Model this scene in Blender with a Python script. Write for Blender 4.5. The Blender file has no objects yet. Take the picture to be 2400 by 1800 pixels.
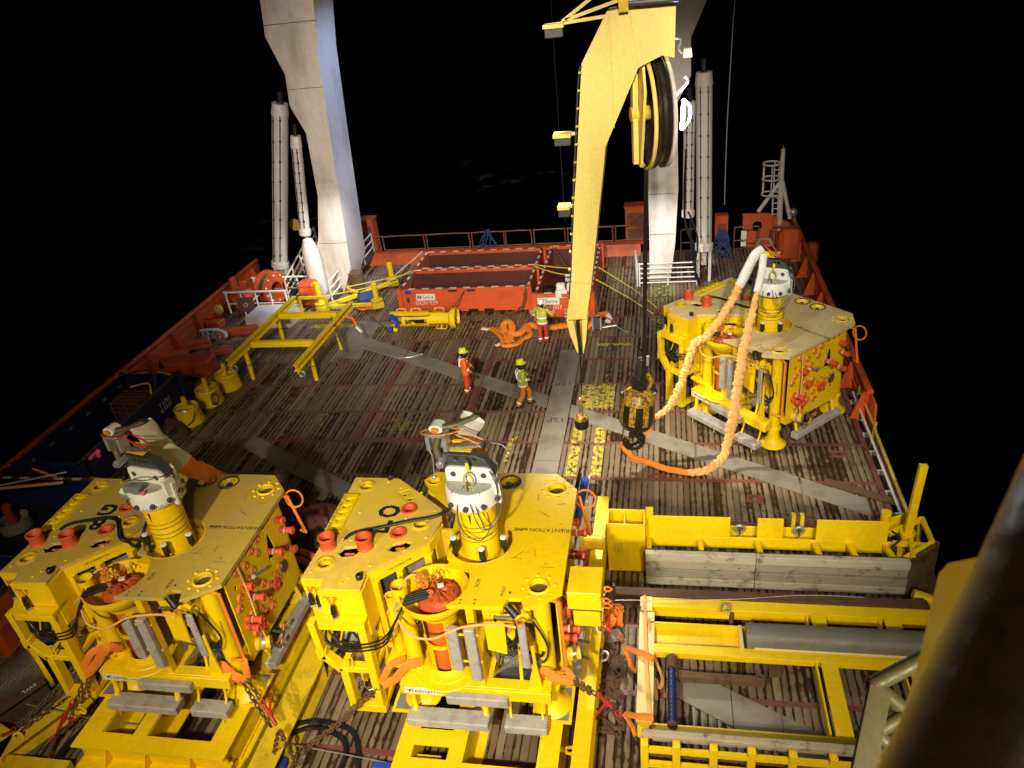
import bpy, bmesh, math, random
from mathutils import Vector, Matrix
from mathutils.geometry import tessellate_polygon
random.seed(7)
C = bpy.context.scene.collection
SC = bpy.context.scene
PI = math.pi
R = math.radians

# ---------------------------------------------------------------- camera
CAM = Vector((0, 0, 14.0))
FPX, PITCH, ROLL, YAW = 1824.0, 0.51376, -0.11893, -0.22541
_cp, _sp, _cy, _sy, _cr, _sr = math.cos(PITCH), math.sin(PITCH), math.cos(YAW), math.sin(YAW), math.cos(ROLL), math.sin(ROLL)
_fw = Vector((_sy * _cp, _cy * _cp, -_sp)); _rt0 = Vector((_cy, -_sy, 0)); _up0 = _rt0.cross(_fw)
_rt = _cr * _rt0 + _sr * _up0; _up = -_sr * _rt0 + _cr * _up0
cd = bpy.data.cameras.new('camera'); cam = bpy.data.objects.new('camera', cd); C.objects.link(cam)
cd.sensor_width = 36.0; cd.lens = FPX / 2400 * 36.0; cd.clip_start = 0.05; cd.clip_end = 3000
cam.matrix_world = Matrix(((_rt.x, _up.x, -_fw.x, CAM.x), (_rt.y, _up.y, -_fw.y, CAM.y), (_rt.z, _up.z, -_fw.z, CAM.z), (0, 0, 0, 1)))
cd.dof.use_dof = True; cd.dof.focus_distance = 19.0; cd.dof.aperture_fstop = 3.2
SC.camera = cam

def ray(px, py):
    return (px - 1200) / FPX * _rt - (py - 900) / FPX * _up + _fw
def G(px, py, z=0.0):            # where the line of sight meets the level z
    d = ray(px, py); return CAM + d * ((z - CAM.z) / d.z)
def V(px, py, y):                # where it meets the upright plane at distance y along the ship
    d = ray(px, py); return CAM + d * (y / d.y)
def AT(px, py, t):               # at t metres along the line of sight
    return CAM + ray(px, py).normalized() * t
def PX(p):                       # world point -> photograph pixel
    d = Vector(p) - CAM; w = d.dot(_fw)
    return (1200 + FPX * d.dot(_rt) / w, 900 - FPX * d.dot(_up) / w, w)

# ---------------------------------------------------------------- night sky and lamps
SC.view_settings.view_transform = 'Standard'; SC.view_settings.look = 'None'
SC.view_settings.exposure = 0.35; SC.view_settings.gamma = 1.0; SC.view_settings.use_curve_mapping = False
world = bpy.data.worlds.new('World'); SC.world = world; world.use_nodes = True
nt = world.node_tree; bgn = nt.nodes['Background']
sky = nt.nodes.new('ShaderNodeTexSky'); sky.sky_type = 'NISHITA'; sky.sun_disc = False
sky.sun_elevation = R(-4.0); sky.sun_rotation = R(200)
nt.links.new(sky.outputs[0], bgn.inputs[0]); bgn.inputs[1].default_value = 0.012

WARM = (1.0, 0.86, 0.60); MID = (1.0, 0.93, 0.78); COOL = (0.72, 0.86, 1.0)
def spot(name, loc, target, power, color, angle, blend=0.6, size=0.25):
    l = bpy.data.lights.new(name, 'SPOT'); l.energy = power; l.color = color
    l.spot_size = R(angle); l.spot_blend = blend; l.shadow_soft_size = size
    o = bpy.data.objects.new(name, l); C.objects.link(o); o.location = loc
    o.rotation_euler = (Vector(target) - Vector(loc)).to_track_quat('-Z', 'Y').to_euler()
    return o
def point(name, loc, power, color, size=0.1):
    l = bpy.data.lights.new(name, 'POINT'); l.energy = power; l.color = color; l.shadow_soft_size = size
    o = bpy.data.objects.new(name, l); C.objects.link(o); o.location = loc; return o
# deck floodlights on the superstructure front, below and to the sides of the camera, plus added fill spots
spot('superstructure_flood_or_fill', (-3.2, -0.5, 11.8), (-3.6, 12.0, 2.2), 8800, MID, 56, 0.9, 0.25)
spot('superstructure_flood_or_fill', (4.5, -1.5, 11.5), (0.5, 12.0, 1.0), 4600, WARM, 56, 0.9, 0.25)
spot('superstructure_flood_or_fill', (-8.5, -1.5, 12.0), (-9.8, 11.0, 2.0), 5600, WARM, 50, 0.9, 0.25)
spot('superstructure_flood_or_fill', (3.0, -3.0, 20.0), (2.2, 21.5, 1.5), 15500, MID, 30, 0.9, 0.3)
spot('superstructure_flood_or_fill', (-4.0, -3.0, 20.0), (-10.2, 33.0, 4.5), 36000, (1.0, 0.92, 0.80), 36, 0.9, 0.3)
spot('superstructure_flood_or_fill', (1.0, -3.0, 20.5), (-0.6, 22.0, 7.5), 13000, MID, 26, 0.9, 0.3)
spot('superstructure_flood_or_fill', (7.0, -2.0, 12.0), (13.0, 17.5, -6.5), 9000, MID, 22, 1.0, 0.3)  # added fill spot that lights the sea foam off the right side
spot('superstructure_flood_or_fill', (2.0, -3.0, 20.0), (1.2, 33.4, 4.8), 15000, MID, 18, 0.9, 0.3)  # added fill spot brightening the right stern cylinders
spot('superstructure_flood_or_fill', (-12.0, -2.5, 17.5), (-18.0, 23.0, 0.5), 2200, WARM, 36, 0.9, 0.3)  # added weak fill spot for the dark left side
# floodlights carried by the crane jib, shining down
spot('crane_floodlight', (-3.1, 19.9, 8.3), (-1.2, 17.4, 0.0), 3600, MID, 96, 0.95, 0.12)
spot('crane_floodlight', (-3.2, 18.9, 11.0), (-1.6, 18.9, 4.0), 900, MID, 70, 0.95, 0.12)
# added unseen fill lamps by the camera for the foreground hose and plate
point('foreground_fill', (-0.9, -0.9, 15.0), 60, (1.0, 0.82, 0.55), 0.06)
point('foreground_fill', (1.2, -0.9, 12.9), 35, (1.0, 0.82, 0.55), 0.08)
# white working lights on the stern frame
spot('stern_worklight', (-5.0, 34.0, 14.5), (-15.2, 34.2, 6.0), 3600, (0.36, 0.52, 1.0), 60, 0.7, 0.2)
spot('stern_worklight', (-11.0, 28.5, 9.0), (-16.4, 33.0, 0.4), 4600, (0.90, 0.97, 1.0), 40, 0.9, 0.2)
spot('stern_worklight', (-9.0, 35.5, 11.0), (-14.0, 33.5, 0.0), 1300, (0.75, 0.88, 1.0), 60, 0.9, 0.2)
spot('stern_worklight', (-1.8, 28.0, 8.0), (-0.3, 33.4, 1.0), 3600, (0.85, 0.97, 1.0), 36, 0.9, 0.2)

# ---------------------------------------------------------------- materials
def mat(name):
    m = bpy.data.materials.new(name); m.use_nodes = True
    n = m.node_tree; b = n.nodes['Principled BSDF']; return m, n, b
def _n(n, t, **kw):
    x = n.nodes.new(t)
    for k, v in kw.items(): setattr(x, k, v)
    return x
def ramp(n, src, stops):
    r = _n(n, 'ShaderNodeValToRGB'); e = r.color_ramp.elements
    e[0].position, e[0].color = stops[0][0], stops[0][1]; e[1].position, e[1].color = stops[-1][0], stops[-1][1]
    for p, c in stops[1:-1]:
        q = e.new(p); q.color = c
    n.links.new(src, r.inputs[0]); return r
def c4(c): return (c[0], c[1], c[2], 1)
def noise(n, scale, detail=4, coord='Object', stretch=None, rough=0.6):
    tc = _n(n, 'ShaderNodeTexCoord'); t = _n(n, 'ShaderNodeTexNoise'); t.inputs['Scale'].default_value = scale
    t.inputs['Detail'].default_value = detail; t.inputs['Roughness'].default_value = rough
    src = tc.outputs[coord]
    if coord == 'World':
        pass
    if stretch:
        mp = _n(n, 'ShaderNodeMapping'); mp.inputs['Scale'].default_value = stretch
        n.links.new(src, mp.inputs[0]); src = mp.outputs[0]
    n.links.new(src, t.inputs['Vector']); return t
def mixc(n, fac, a, b):
    m = _n(n, 'ShaderNodeMix'); m.data_type = 'RGBA'
    if hasattr(fac, 'is_linked') or not isinstance(fac, float): n.links.new(fac, m.inputs[0])
    else: m.inputs[0].default_value = fac
    for i, s in ((6, a), (7, b)):
        if isinstance(s, tuple): m.inputs[i].default_value = c4(s)
        else: n.links.new(s, m.inputs[i])
    return m.outputs[2]
def bump(n, b, src, strength=0.2, dist=0.01):
    bp = _n(n, 'ShaderNodeBump'); bp.inputs['Strength'].default_value = strength; bp.inputs['Distance'].default_value = dist
    n.links.new(src, bp.inputs['Height']); n.links.new(bp.outputs[0], b.inputs['Normal'])
def paint(name, col, dirt=(0.12, 0.07, 0.03), amount=0.35, rough=0.42, scale=2.5, rust=0.0, metal=0.0, streak=None, spec=0.5):
    m, n, b = mat(name)
    t = noise(n, scale, 6, stretch=streak); f = _n(n, 'ShaderNodeMapRange'); n.links.new(t.outputs[0], f.inputs[0])
    f.inputs[1].default_value = 0.48; f.inputs[2].default_value = 0.80; f.inputs[4].default_value = amount
    c = mixc(n, f.outputs[0], col, dirt)
    t2 = noise(n, scale * 9, 5); v = ramp(n, t2.outputs[0], [(0.3, (0.90, 0.90, 0.90, 1)), (0.7, (1.04, 1.04, 1.04, 1))])
    mm = _n(n, 'ShaderNodeMix'); mm.data_type = 'RGBA'; mm.blend_type = 'MULTIPLY'; mm.inputs[0].default_value = 1.0
    n.links.new(c, mm.inputs[6]); n.links.new(v.outputs[0], mm.inputs[7]); c = mm.outputs[2]
    if rust > 0:
        t3 = noise(n, scale * 4, 8, rough=0.75); g = ramp(n, t3.outputs[0], [(1 - rust - 0.04, (0, 0, 0, 1)), (1 - rust + 0.02, (1, 1, 1, 1))])
        t4 = noise(n, scale * 14, 4); rc = ramp(n, t4.outputs[0], [(0.35, (0.03, 0.014, 0.008, 1)), (0.7, (0.12, 0.048, 0.018, 1))])
        c = mixc(n, g.outputs[0], c, rc.outputs[0])
    n.links.new(c, b.inputs['Base Color']); b.inputs['Metallic'].default_value = metal
    rr = ramp(n, t2.outputs[0], [(0.3, (rough - 0.1,) * 3 + (1,)), (0.75, (min(1, rough + 0.2),) * 3 + (1,))]); n.links.new(rr.outputs[0], b.inputs['Roughness'])
    b.inputs['Specular IOR Level'].default_value = spec
    bump(n, b, t2.outputs[0], 0.12, 0.004)
    return m
YEL = (0.90, 0.605, 0.004)
M = {}
M['yellow'] = paint('yellow_paint', YEL, (0.45, 0.27, 0.01), 0.35, 0.38, 1.2, spec=0.35, rust=0.235)
M['yellow_worn'] = paint('worn_yellow_paint', (0.74, 0.51, 0.010), (0.20, 0.13, 0.02), 0.6, 0.5, 2.4, rust=0.33)
M['yellow_crane'] = paint('crane_yellow_paint', (0.82, 0.62, 0.15), (0.50, 0.37, 0.11), 0.5, 0.5, 1.1, streak=(1.6, 1, 0.25), rust=0.22)
M['yellow_dusty'] = paint('dusty_yellow_paint', (0.56, 0.38, 0.05), (0.46, 0.34, 0.14), 1.0, 0.65, 0.9)
M['yellow_soft'] = paint('lightly_dusted_yellow_paint', (0.74, 0.50, 0.04), (0.56, 0.40, 0.12), 0.9, 0.6, 0.9)
M['plug_orange'] = paint('orange_cover_sheet', (0.50, 0.085, 0.012), (0.25, 0.04, 0.01), 0.8, 0.6, 9)
M['beige_top'] = paint('sandy_top_paint', (0.74, 0.54, 0.25), (0.52, 0.36, 0.14), 0.8, 0.7, 1.3)
M['red'] = paint('coral_plastic', (0.62, 0.085, 0.022), (0.35, 0.05, 0.02), 0.4, 0.5, 4)
M['orange'] = paint('orange_plastic', (0.75, 0.15, 0.012), (0.4, 0.08, 0.01), 0.4, 0.45, 5)
M['copper'] = paint('orange_cap', (0.66, 0.20, 0.03), (0.3, 0.08, 0.02), 0.5, 0.35, 6)
M['white'] = paint('white_paint', (0.78, 0.76, 0.68), (0.45, 0.40, 0.30), 0.3, 0.45, 3)
M['white_worn'] = paint('weathered_white_paint', (0.66, 0.60, 0.52), (0.40, 0.27, 0.15), 0.75, 0.55, 1.1, rust=0.27, streak=(1, 1, 0.3))
M['frame_white'] = paint('stern_frame_paint', (0.70, 0.60, 0.52), (0.34, 0.23, 0.13), 0.85, 0.6, 0.5, streak=(1.6, 1.2, 0.45), rust=0.235)
M['grey'] = paint('grey_steel_paint', (0.20, 0.20, 0.19), (0.08, 0.07, 0.06), 0.5, 0.5, 3)
M['darkgrey'] = paint('dark_grey_steel', (0.075, 0.075, 0.07), (0.03, 0.025, 0.02), 0.5, 0.45, 3, metal=0.3)
M['black'] = paint('black_rubber', (0.012, 0.012, 0.012), (0.03, 0.025, 0.02), 0.5, 0.4, 5)
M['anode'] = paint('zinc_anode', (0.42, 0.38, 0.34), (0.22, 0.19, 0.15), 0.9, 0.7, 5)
M['galv'] = paint('galvanised_steel', (0.48, 0.47, 0.44), (0.25, 0.22, 0.18), 0.5, 0.35, 5, metal=0.6)
M['steel'] = paint('bright_steel', (0.55, 0.53, 0.48), (0.25, 0.2, 0.14), 0.4, 0.28, 6, metal=0.85)
M['rust'] = paint('rusty_steel', (0.11, 0.05, 0.025), (0.035, 0.018, 0.01), 0.9, 0.75, 4)
M['chain'] = paint('rusty_chain', (0.17, 0.095, 0.04), (0.05, 0.025, 0.012), 0.8, 0.6, 9, metal=0.3)
M['deckred'] = paint('red_deck_paint', (0.19, 0.055, 0.042), (0.15, 0.095, 0.07), 1.8, 0.5, 0.8, rust=0.40)
M['hullred'] = paint('red_orange_hull_paint', (0.58, 0.088, 0.014), (0.13, 0.025, 0.012), 0.8, 0.5, 0.9, rust=0.22, streak=(1, 1, 0.5))
M['boxred'] = paint('red_container_paint', (0.66, 0.095, 0.018), (0.26, 0.035, 0.014), 0.6, 0.5, 1.4, rust=0.24)
M['boxred_in'] = paint('dark_container_paint', (0.10, 0.02, 0.012), (0.03, 0.02, 0.015), 1.0, 0.6, 1.2, rust=0.4)  # darker, browner red used on the basket insides
M['blue'] = paint('dark_blue_paint', (0.010, 0.017, 0.085), (0.01, 0.01, 0.02), 0.7, 0.45, 1.2, rust=0.22)
M['bluehose'] = paint('blue_hose', (0.02, 0.06, 0.42), (0.02, 0.03, 0.12), 0.4, 0.4, 4)
M['olive'] = paint('olive_grey_paint', (0.10, 0.083, 0.033), (0.06, 0.05, 0.02), 0.5, 0.5, 3)
M['greypipe'] = paint('grey_pipe_paint', (0.17, 0.17, 0.14), (0.10, 0.09, 0.06), 0.7, 0.5, 1.6)
M['sling'] = paint('orange_sling', (0.80, 0.22, 0.015), (0.40, 0.10, 0.01), 0.5, 0.8, 3)
M['sling_pale'] = paint('pale_orange_sling', (0.82, 0.42, 0.13), (0.58, 0.23, 0.05), 0.5, 0.8, 3)
M['canvas'] = paint('white_canvas_sleeve', (0.70, 0.66, 0.58), (0.45, 0.38, 0.28), 0.6, 0.85, 3)
M['strap_y'] = paint('yellow_webbing', (0.50, 0.38, 0.05), (0.25, 0.18, 0.05), 0.5, 0.8, 4)
M['redlever'] = paint('red_tensioner', (0.42, 0.02, 0.015), (0.15, 0.02, 0.01), 0.5, 0.5, 6)
M['rope'] = paint('wire_rope_steel', (0.16, 0.14, 0.11), (0.05, 0.04, 0.03), 0.7, 0.5, 8, metal=0.5)
M['tar'] = paint('tarred_wire', (0.022, 0.014, 0.009), (0.008, 0.006, 0.004), 0.8, 0.30, 12)
M['ink'] = paint('black_lettering', (0.012, 0.011, 0.01), (0.03, 0.025, 0.02), 0.3, 0.6, 8)
M['whiteink'] = paint('white_lettering', (0.72, 0.68, 0.60), (0.4, 0.3, 0.2), 0.3, 0.6, 8)
M['signwhite'] = paint('white_sign', (0.80, 0.76, 0.66), (0.6, 0.55, 0.45), 0.3, 0.5, 5)
M['purple'] = paint('purple_logo', (0.06, 0.03, 0.22), (0.06, 0.03, 0.2), 0.1, 0.5, 5)
M['pinkmark'] = paint('pink_marker', (0.75, 0.06, 0.25), (0.4, 0.04, 0.15), 0.3, 0.5, 6)
M['oil'] = paint('greasy_hook_black', (0.018, 0.014, 0.010), (0.05, 0.035, 0.015), 0.5, 0.28, 4)
M['hookyel'] = paint('greasy_hook_yellow', (0.50, 0.30, 0.015), (0.05, 0.03, 0.012), 1.6, 0.4, 3.6, rust=0.47)
M['netblue'] = paint('blue_net', (0.025, 0.05, 0.14), (0.02, 0.03, 0.1), 0.5, 0.8, 6)
M['pale_jib'] = paint('pale_yellow_post', (0.80, 0.62, 0.22), (0.6, 0.45, 0.15), 0.4, 0.45, 2)

def deckwood():
    m, n, b = mat('worn_deck_plank')
    uv = _n(n, 'ShaderNodeUVMap'); sp = _n(n, 'ShaderNodeSeparateXYZ'); n.links.new(uv.outputs[0], sp.inputs[0])
    def mth(op, a, bb=None):
        x = _n(n, 'ShaderNodeMath', operation=op)
        for i, s in enumerate((a, bb)):
            if s is None: continue
            if isinstance(s, (int, float)): x.inputs[i].default_value = s
            else: n.links.new(s, x.inputs[i])
        return x.outputs[0]
    oi = _n(n, 'ShaderNodeObjectInfo'); ge = _n(n, 'ShaderNodeNewGeometry')
    rnd = mth('FRACT', mth('ADD', oi.outputs['Random'], ge.outputs['Random Per Island']))
    rnd2 = mth('FRACT', mth('MULTIPLY', rnd, 37.7))
    edge = mth('MULTIPLY', mth('ABSOLUTE', mth('SUBTRACT', sp.outputs[0], 0.5)), 2.0)
    def wn(scale, st, det=4):
        mp = _n(n, 'ShaderNodeMapping'); mp.inputs['Scale'].default_value = st; n.links.new(ge.outputs['Position'], mp.inputs[0])
        t = _n(n, 'ShaderNodeTexNoise'); t.inputs['Scale'].default_value = scale; t.inputs['Detail'].default_value = det; t.inputs['Roughness'].default_value = 0.65
        n.links.new(mp.outputs[0], t.inputs[0]); return t.outputs[0]
    n1 = wn(6.0, (1.0, 0.5, 1), 6); n2 = wn(0.45, (1, 1, 1), 3); n3 = wn(30, (1, 0.12, 1), 4); n4 = wn(2.2, (1, 0.8, 1), 5)
    s = mth('ADD', mth('MULTIPLY', mth('MULTIPLY', edge, edge), 0.36), mth('MULTIPLY', n1, 0.95))
    s = mth('ADD', s, mth('MULTIPLY', rnd, 0.52)); s = mth('ADD', s, mth('MULTIPLY', n2, 0.55)); s = mth('ADD', s, mth('MULTIPLY', n4, 0.25))
    wet = ramp(n, s, [(0.0, (0, 0, 0, 1)), (1.0, (1, 1, 1, 1))])
    mr = _n(n, 'ShaderNodeMapRange'); n.links.new(s, mr.inputs[0]); mr.inputs[1].default_value = 1.30; mr.inputs[2].default_value = 1.40
    light = mixc(n, rnd2, (0.155, 0.105, 0.060), (0.265, 0.186, 0.112)); dark = mixc(n, n4, (0.028, 0.014, 0.008), (0.078, 0.041, 0.021))
    c = mixc(n, mr.outputs[0], light, dark)
    gr = ramp(n, n3, [(0.3, (0.78, 0.78, 0.78, 1)), (0.65, (1.06, 1.06, 1.06, 1))])
    mm = _n(n, 'ShaderNodeMix'); mm.data_type = 'RGBA'; mm.blend_type = 'MULTIPLY'; mm.inputs[0].default_value = 1
    n.links.new(c, mm.inputs[6]); n.links.new(gr.outputs[0], mm.inputs[7]); n.links.new(mm.outputs[2], b.inputs['Base Color'])
    rr = _n(n, 'ShaderNodeMapRange'); n.links.new(mr.outputs[0], rr.inputs[0]); rr.inputs[3].default_value = 0.55; rr.inputs[4].default_value = 0.26
    n.links.new(rr.outputs[0], b.inputs['Roughness']); bump(n, b, n3, 0.35, 0.006)
    return m
M['plank'] = deckwood()
def timber(name, a, bcol):
    m, n, b = mat(name); t = noise(n, 3, 6, stretch=(0.6, 6, 6)); oi = _n(n, 'ShaderNodeObjectInfo')
    c = mixc(n, t.outputs[0], a, bcol); r = ramp(n, oi.outputs['Random'], [(0, (0.75, 0.75, 0.75, 1)), (1, (1.08, 1.08, 1.08, 1))])
    k = noise(n, 2.2, 7, rough=0.75); kk = ramp(n, k.outputs[0], [(0.36, (0.35, 0.32, 0.3, 1)), (0.46, (1, 1, 1, 1))])
    for q in (r, kk):
        mm = _n(n, 'ShaderNodeMix'); mm.data_type = 'RGBA'; mm.blend_type = 'MULTIPLY'; mm.inputs[0].default_value = 1
        n.links.new(c, mm.inputs[6]); n.links.new(q.outputs[0], mm.inputs[7]); c = mm.outputs[2]
    n.links.new(c, b.inputs['Base Color']); b.inputs['Roughness'].default_value = 0.8; bump(n, b, t.outputs[0], 0.5, 0.01); return m
M['wet_hose'] = paint('wet_dark_hose', (0.055, 0.034, 0.02), (0.02, 0.014, 0.009), 0.9, 0.30, 30, spec=0.8)
M['timber'] = timber('weathered_timber', (0.50, 0.42, 0.30), (0.26, 0.205, 0.135))
M['timber_b'] = timber('weathered_timber_b', (0.40, 0.34, 0.25), (0.19, 0.15, 0.10))
M['timber_c'] = timber('weathered_timber_c', (0.56, 0.50, 0.38), (0.33, 0.27, 0.19))
M['timber_brown'] = timber('brown_timber', (0.17, 0.09, 0.04), (0.10, 0.05, 0.02))
M['plate'] = paint('grey_deck_plate', (0.25, 0.215, 0.165), (0.10, 0.075, 0.05), 1.0, 0.62, 1.1, rust=0.29)
def wornpaint(name, col, thr=0.52):
    m, n, b = mat(name); t = noise(n, 5.5, 9, rough=0.72); r = ramp(n, t.outputs[0], [(thr - 0.015, (1, 1, 1, 1)), (thr + 0.02, (0, 0, 0, 1))])
    b.inputs['Base Color'].default_value = c4(col); b.inputs['Roughness'].default_value = 0.6; n.links.new(r.outputs[0], b.inputs['Alpha']); return m
M['deckyellow'] = wornpaint('worn_yellow_deck_marking', (0.50, 0.40, 0.045), 0.515)
M['deckyellow_faint'] = wornpaint('faint_yellow_deck_marking', (0.38, 0.30, 0.05), 0.45)
M['steelink'] = wornpaint('worn_black_deck_lettering', (0.05, 0.045, 0.04), 0.56)
def sea():
    m, n, b = mat('night_sea_water'); b.inputs['Base Color'].default_value = (0.002, 0.004, 0.006, 1); b.inputs['Roughness'].default_value = 0.12
    t = noise(n, 0.35, 8); k = noise(n, 0.05, 6); bump(n, b, t.outputs[0], 0.6, 0.5)
    q = _n(n, 'ShaderNodeMath', operation='MULTIPLY'); n.links.new(t.outputs[0], q.inputs[0]); n.links.new(k.outputs[0], q.inputs[1])
    f = ramp(n, q.outputs[0], [(0.355, (0.002, 0.004, 0.006, 1)), (0.40, (0.14, 0.15, 0.16, 1))]); n.links.new(f.outputs[0], b.inputs['Base Color']); return m
M['sea'] = sea()
def emit(name, col, s):
    m, n, b = mat(name); b.inputs['Emission Color'].default_value = c4(col); b.inputs['Emission Strength'].default_value = s; b.inputs['Base Color'].default_value = c4(col); return m
M['lamp'] = emit('lit_lamp_tube', (0.86, 0.90, 1.0), 45.0)
M['lampface'] = emit('lit_floodlight_glass', (1.0, 0.95, 0.82), 8.0)
M['skin'] = paint('skin', (0.48, 0.27, 0.19), (0.4, 0.2, 0.14), 0.2, 0.5, 8)
M['hivis_y'] = paint('yellow_green_jacket', (0.42, 0.44, 0.05), (0.22, 0.22, 0.04), 0.6, 0.85, 7)
M['hivis_o'] = paint('orange_jacket', (0.80, 0.14, 0.012), (0.5, 0.08, 0.01), 0.4, 0.85, 7)
M['trs_o'] = paint('orange_trousers', (0.62, 0.20, 0.01), (0.35, 0.11, 0.01), 0.6, 0.85, 7)
M['trs_r'] = paint('red_trousers', (0.46, 0.035, 0.02), (0.25, 0.02, 0.012), 0.5, 0.85, 7)
M['trs_ro'] = paint('red_orange_trousers', (0.62, 0.06, 0.012), (0.35, 0.03, 0.01), 0.5, 0.85, 7)
M['reflect'] = paint('reflective_band', (0.86, 0.85, 0.80), (0.6, 0.6, 0.55), 0.2, 0.35, 8)
M['helmet_y'] = paint('yellow_helmet', (0.68, 0.66, 0.03), (0.5, 0.45, 0.03), 0.2, 0.3, 6)
M['helmet_w'] = paint('white_helmet', (0.82, 0.80, 0.76), (0.6, 0.6, 0.55), 0.2, 0.3, 6)
M['boot'] = paint('dark_boot', (0.03, 0.022, 0.018), (0.06, 0.04, 0.03), 0.4, 0.6, 6)
M['glove'] = paint('work_glove', (0.05, 0.05, 0.05), (0.1, 0.09, 0.07), 0.4, 0.7, 6)
M['glove_w'] = paint('pale_glove', (0.62, 0.60, 0.54), (0.4, 0.36, 0.3), 0.4, 0.7, 6)
M['boot_r'] = paint('red_boot_cover', (0.30, 0.03, 0.02), (0.1, 0.02, 0.01), 0.5, 0.7, 6)

# ---------------------------------------------------------------- mesh helpers
def spl(pts, n=8, closed=False):
    P = [Vector(p) for p in pts]; out = []; N = len(P)
    if N == 2: return [P[0].lerp(P[1], i / n) for i in range(n + 1)]
    for i in range(N if closed else N - 1):
        if closed: a, b, c, d = P[(i - 1) % N], P[i], P[(i + 1) % N], P[(i + 2) % N]
        else: a, b, c, d = P[max(i - 1, 0)], P[i], P[i + 1], P[min(i + 2, N - 1)]
        for k in range(n):
            t = k / n; out.append(0.5 * ((2 * b) + (c - a) * t + (2 * a - 5 * b + 4 * c - d) * t * t + (3 * b - a - 3 * c + d) * t ** 3))
    if not closed: out.append(P[-1])
    return out
def circ(r, n=16, c=(0, 0), a0=0.0):
    return [(c[0] + r * math.cos(a0 + 2 * PI * i / n), c[1] + r * math.sin(a0 + 2 * PI * i / n)) for i in range(n)]
class MB:
    def __init__(s): s.v = []; s.f = []
    def add(s, vs, fs):
        o = len(s.v); s.v += [tuple(v) for v in vs]; s.f += [tuple(i + o for i in f) for f in fs]; return s
    def bx(s, x0, x1, y0, y1, z0, z1):
        return s.add([(x0, y0, z0), (x1, y0, z0), (x1, y1, z0), (x0, y1, z0), (x0, y0, z1), (x1, y0, z1), (x1, y1, z1), (x0, y1, z1)],
                     [(0, 3, 2, 1), (4, 5, 6, 7), (0, 1, 5, 4), (1, 2, 6, 5), (2, 3, 7, 6), (3, 0, 4, 7)])
    def chbox(s, c, sz, ch=0.02, T=None):     # box with chamfered edges
        x, y, z = (k / 2 for k in sz); vs = []
        bmx = bmesh.new(); bmesh.ops.create_cube(bmx, size=1.0)
        for v in bmx.verts: v.co = Vector((v.co.x * sz[0], v.co.y * sz[1], v.co.z * sz[2]))
        bmesh.ops.bevel(bmx, geom=bmx.edges[:], offset=ch, segments=1, affect='EDGES')
        bmx.verts.index_update()
        T = T or Matrix.Identity(4)
        s.add([T @ v.co + Vector(c) for v in bmx.verts], [[v.index for v in f.verts] for f in bmx.faces]); bmx.free(); return s
    def bar(s, a, b, w, h, up=(0, 0, 1), ext=0.0):
        a, b = Vector(a), Vector(b); d = (b - a).normalized(); a = a - d * ext; b = b + d * ext; up = Vector(up)
        if abs(d.dot(up)) > 0.98: up = Vector((0, 1, 0)) if abs(d.y) < 0.9 else Vector((1, 0, 0))
        sx = d.cross(up).normalized(); sy = sx.cross(d).normalized(); vs = []
        for p in (a, b):
            for u, v in ((-1, -1), (1, -1), (1, 1), (-1, 1)): vs.append(p + sx * (u * w / 2) + sy * (v * h / 2))
        return s.add(vs, [(0, 3, 2, 1)[::-1], (4, 5, 6, 7)[::-1], (0, 1, 5, 4)[::-1], (1, 2, 6, 5)[::-1], (2, 3, 7, 6)[::-1], (3, 0, 4, 7)[::-1]])
    def ibeam(s, a, b, w, h, t=0.025, up=(0, 0, 1)):   # I section
        a, b = Vector(a), Vector(b); d = (b - a).normalized(); up = Vector(up); sx = d.cross(up).normalized(); sy = sx.cross(d).normalized()
        o = sy * (h / 2 - t / 2)
        s.bar(a + o, b + o, w, t, up); s.bar(a - o, b - o, w, t, up); s.bar(a, b, t, h - 2 * t, up); return s
    def tube(s, pts, r, n=8, caps=True, closed=False, sq=1.0):
        P = [Vector(p) for p in pts]; N = len(P); rr = r if isinstance(r, (list, tuple)) else [r] * N
        t0 = (P[1] - P[0]).normalized(); ref = Vector((0, 0, 1)) if abs(t0.z) < 0.9 else Vector((1, 0, 0))
        u = t0.cross(ref).normalized(); vs = []
        for i in range(N):
            if closed: t = (P[(i + 1) % N] - P[i - 1])
            else: t = P[min(i + 1, N - 1)] - P[max(i - 1, 0)]
            t = t.normalized() if t.length > 1e-9 else t0
            u = (u - t * u.dot(t)); u = u.normalized() if u.length > 1e-6 else t.orthogonal().normalized(); w = t.cross(u)
            for k in range(n):
                a = 2 * PI * k / n; vs.append(P[i] + (u * math.cos(a) + w * math.sin(a) * sq) * rr[i])
        fs = []
        for i in range(N if closed else N - 1):
            j = (i + 1) % N
            for k in range(n): fs.append((i * n + k, i * n + (k + 1) % n, j * n + (k + 1) % n, j * n + k))
        if caps and not closed: fs.append(tuple(range(n))[::-1]); fs.append(tuple((N - 1) * n + k for k in range(n)))
        return s.add(vs, fs)
    def lathe(s, prof, n=24, c=(0, 0, 0), T=None, a0=0.0, a1=2 * PI, thick=None):
        T = T or Matrix.Identity(4); full = abs(a1 - a0 - 2 * PI) < 1e-6; c = Vector(c); m = n if full else n + 1; vs = []
        for (r, z) in prof:
            for k in range(m):
                a = a0 + (a1 - a0) * k / n; vs.append(T @ Vector((r * math.cos(a), r * math.sin(a), z)) + c)
        fs = []; L = len(prof)
        for i in range(L - 1):
            for k in range(n):
                k2 = (k + 1) % m; fs.append((i * m + k, i * m + k2, (i + 1) * m + k2, (i + 1) * m + k))
        return s.add(vs, fs)
    def cyl(s, a, b, r, n=16, r2=None):
        a, b = Vector(a), Vector(b); return s.tube([a, b], [r, r if r2 is None else r2], n)
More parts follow.
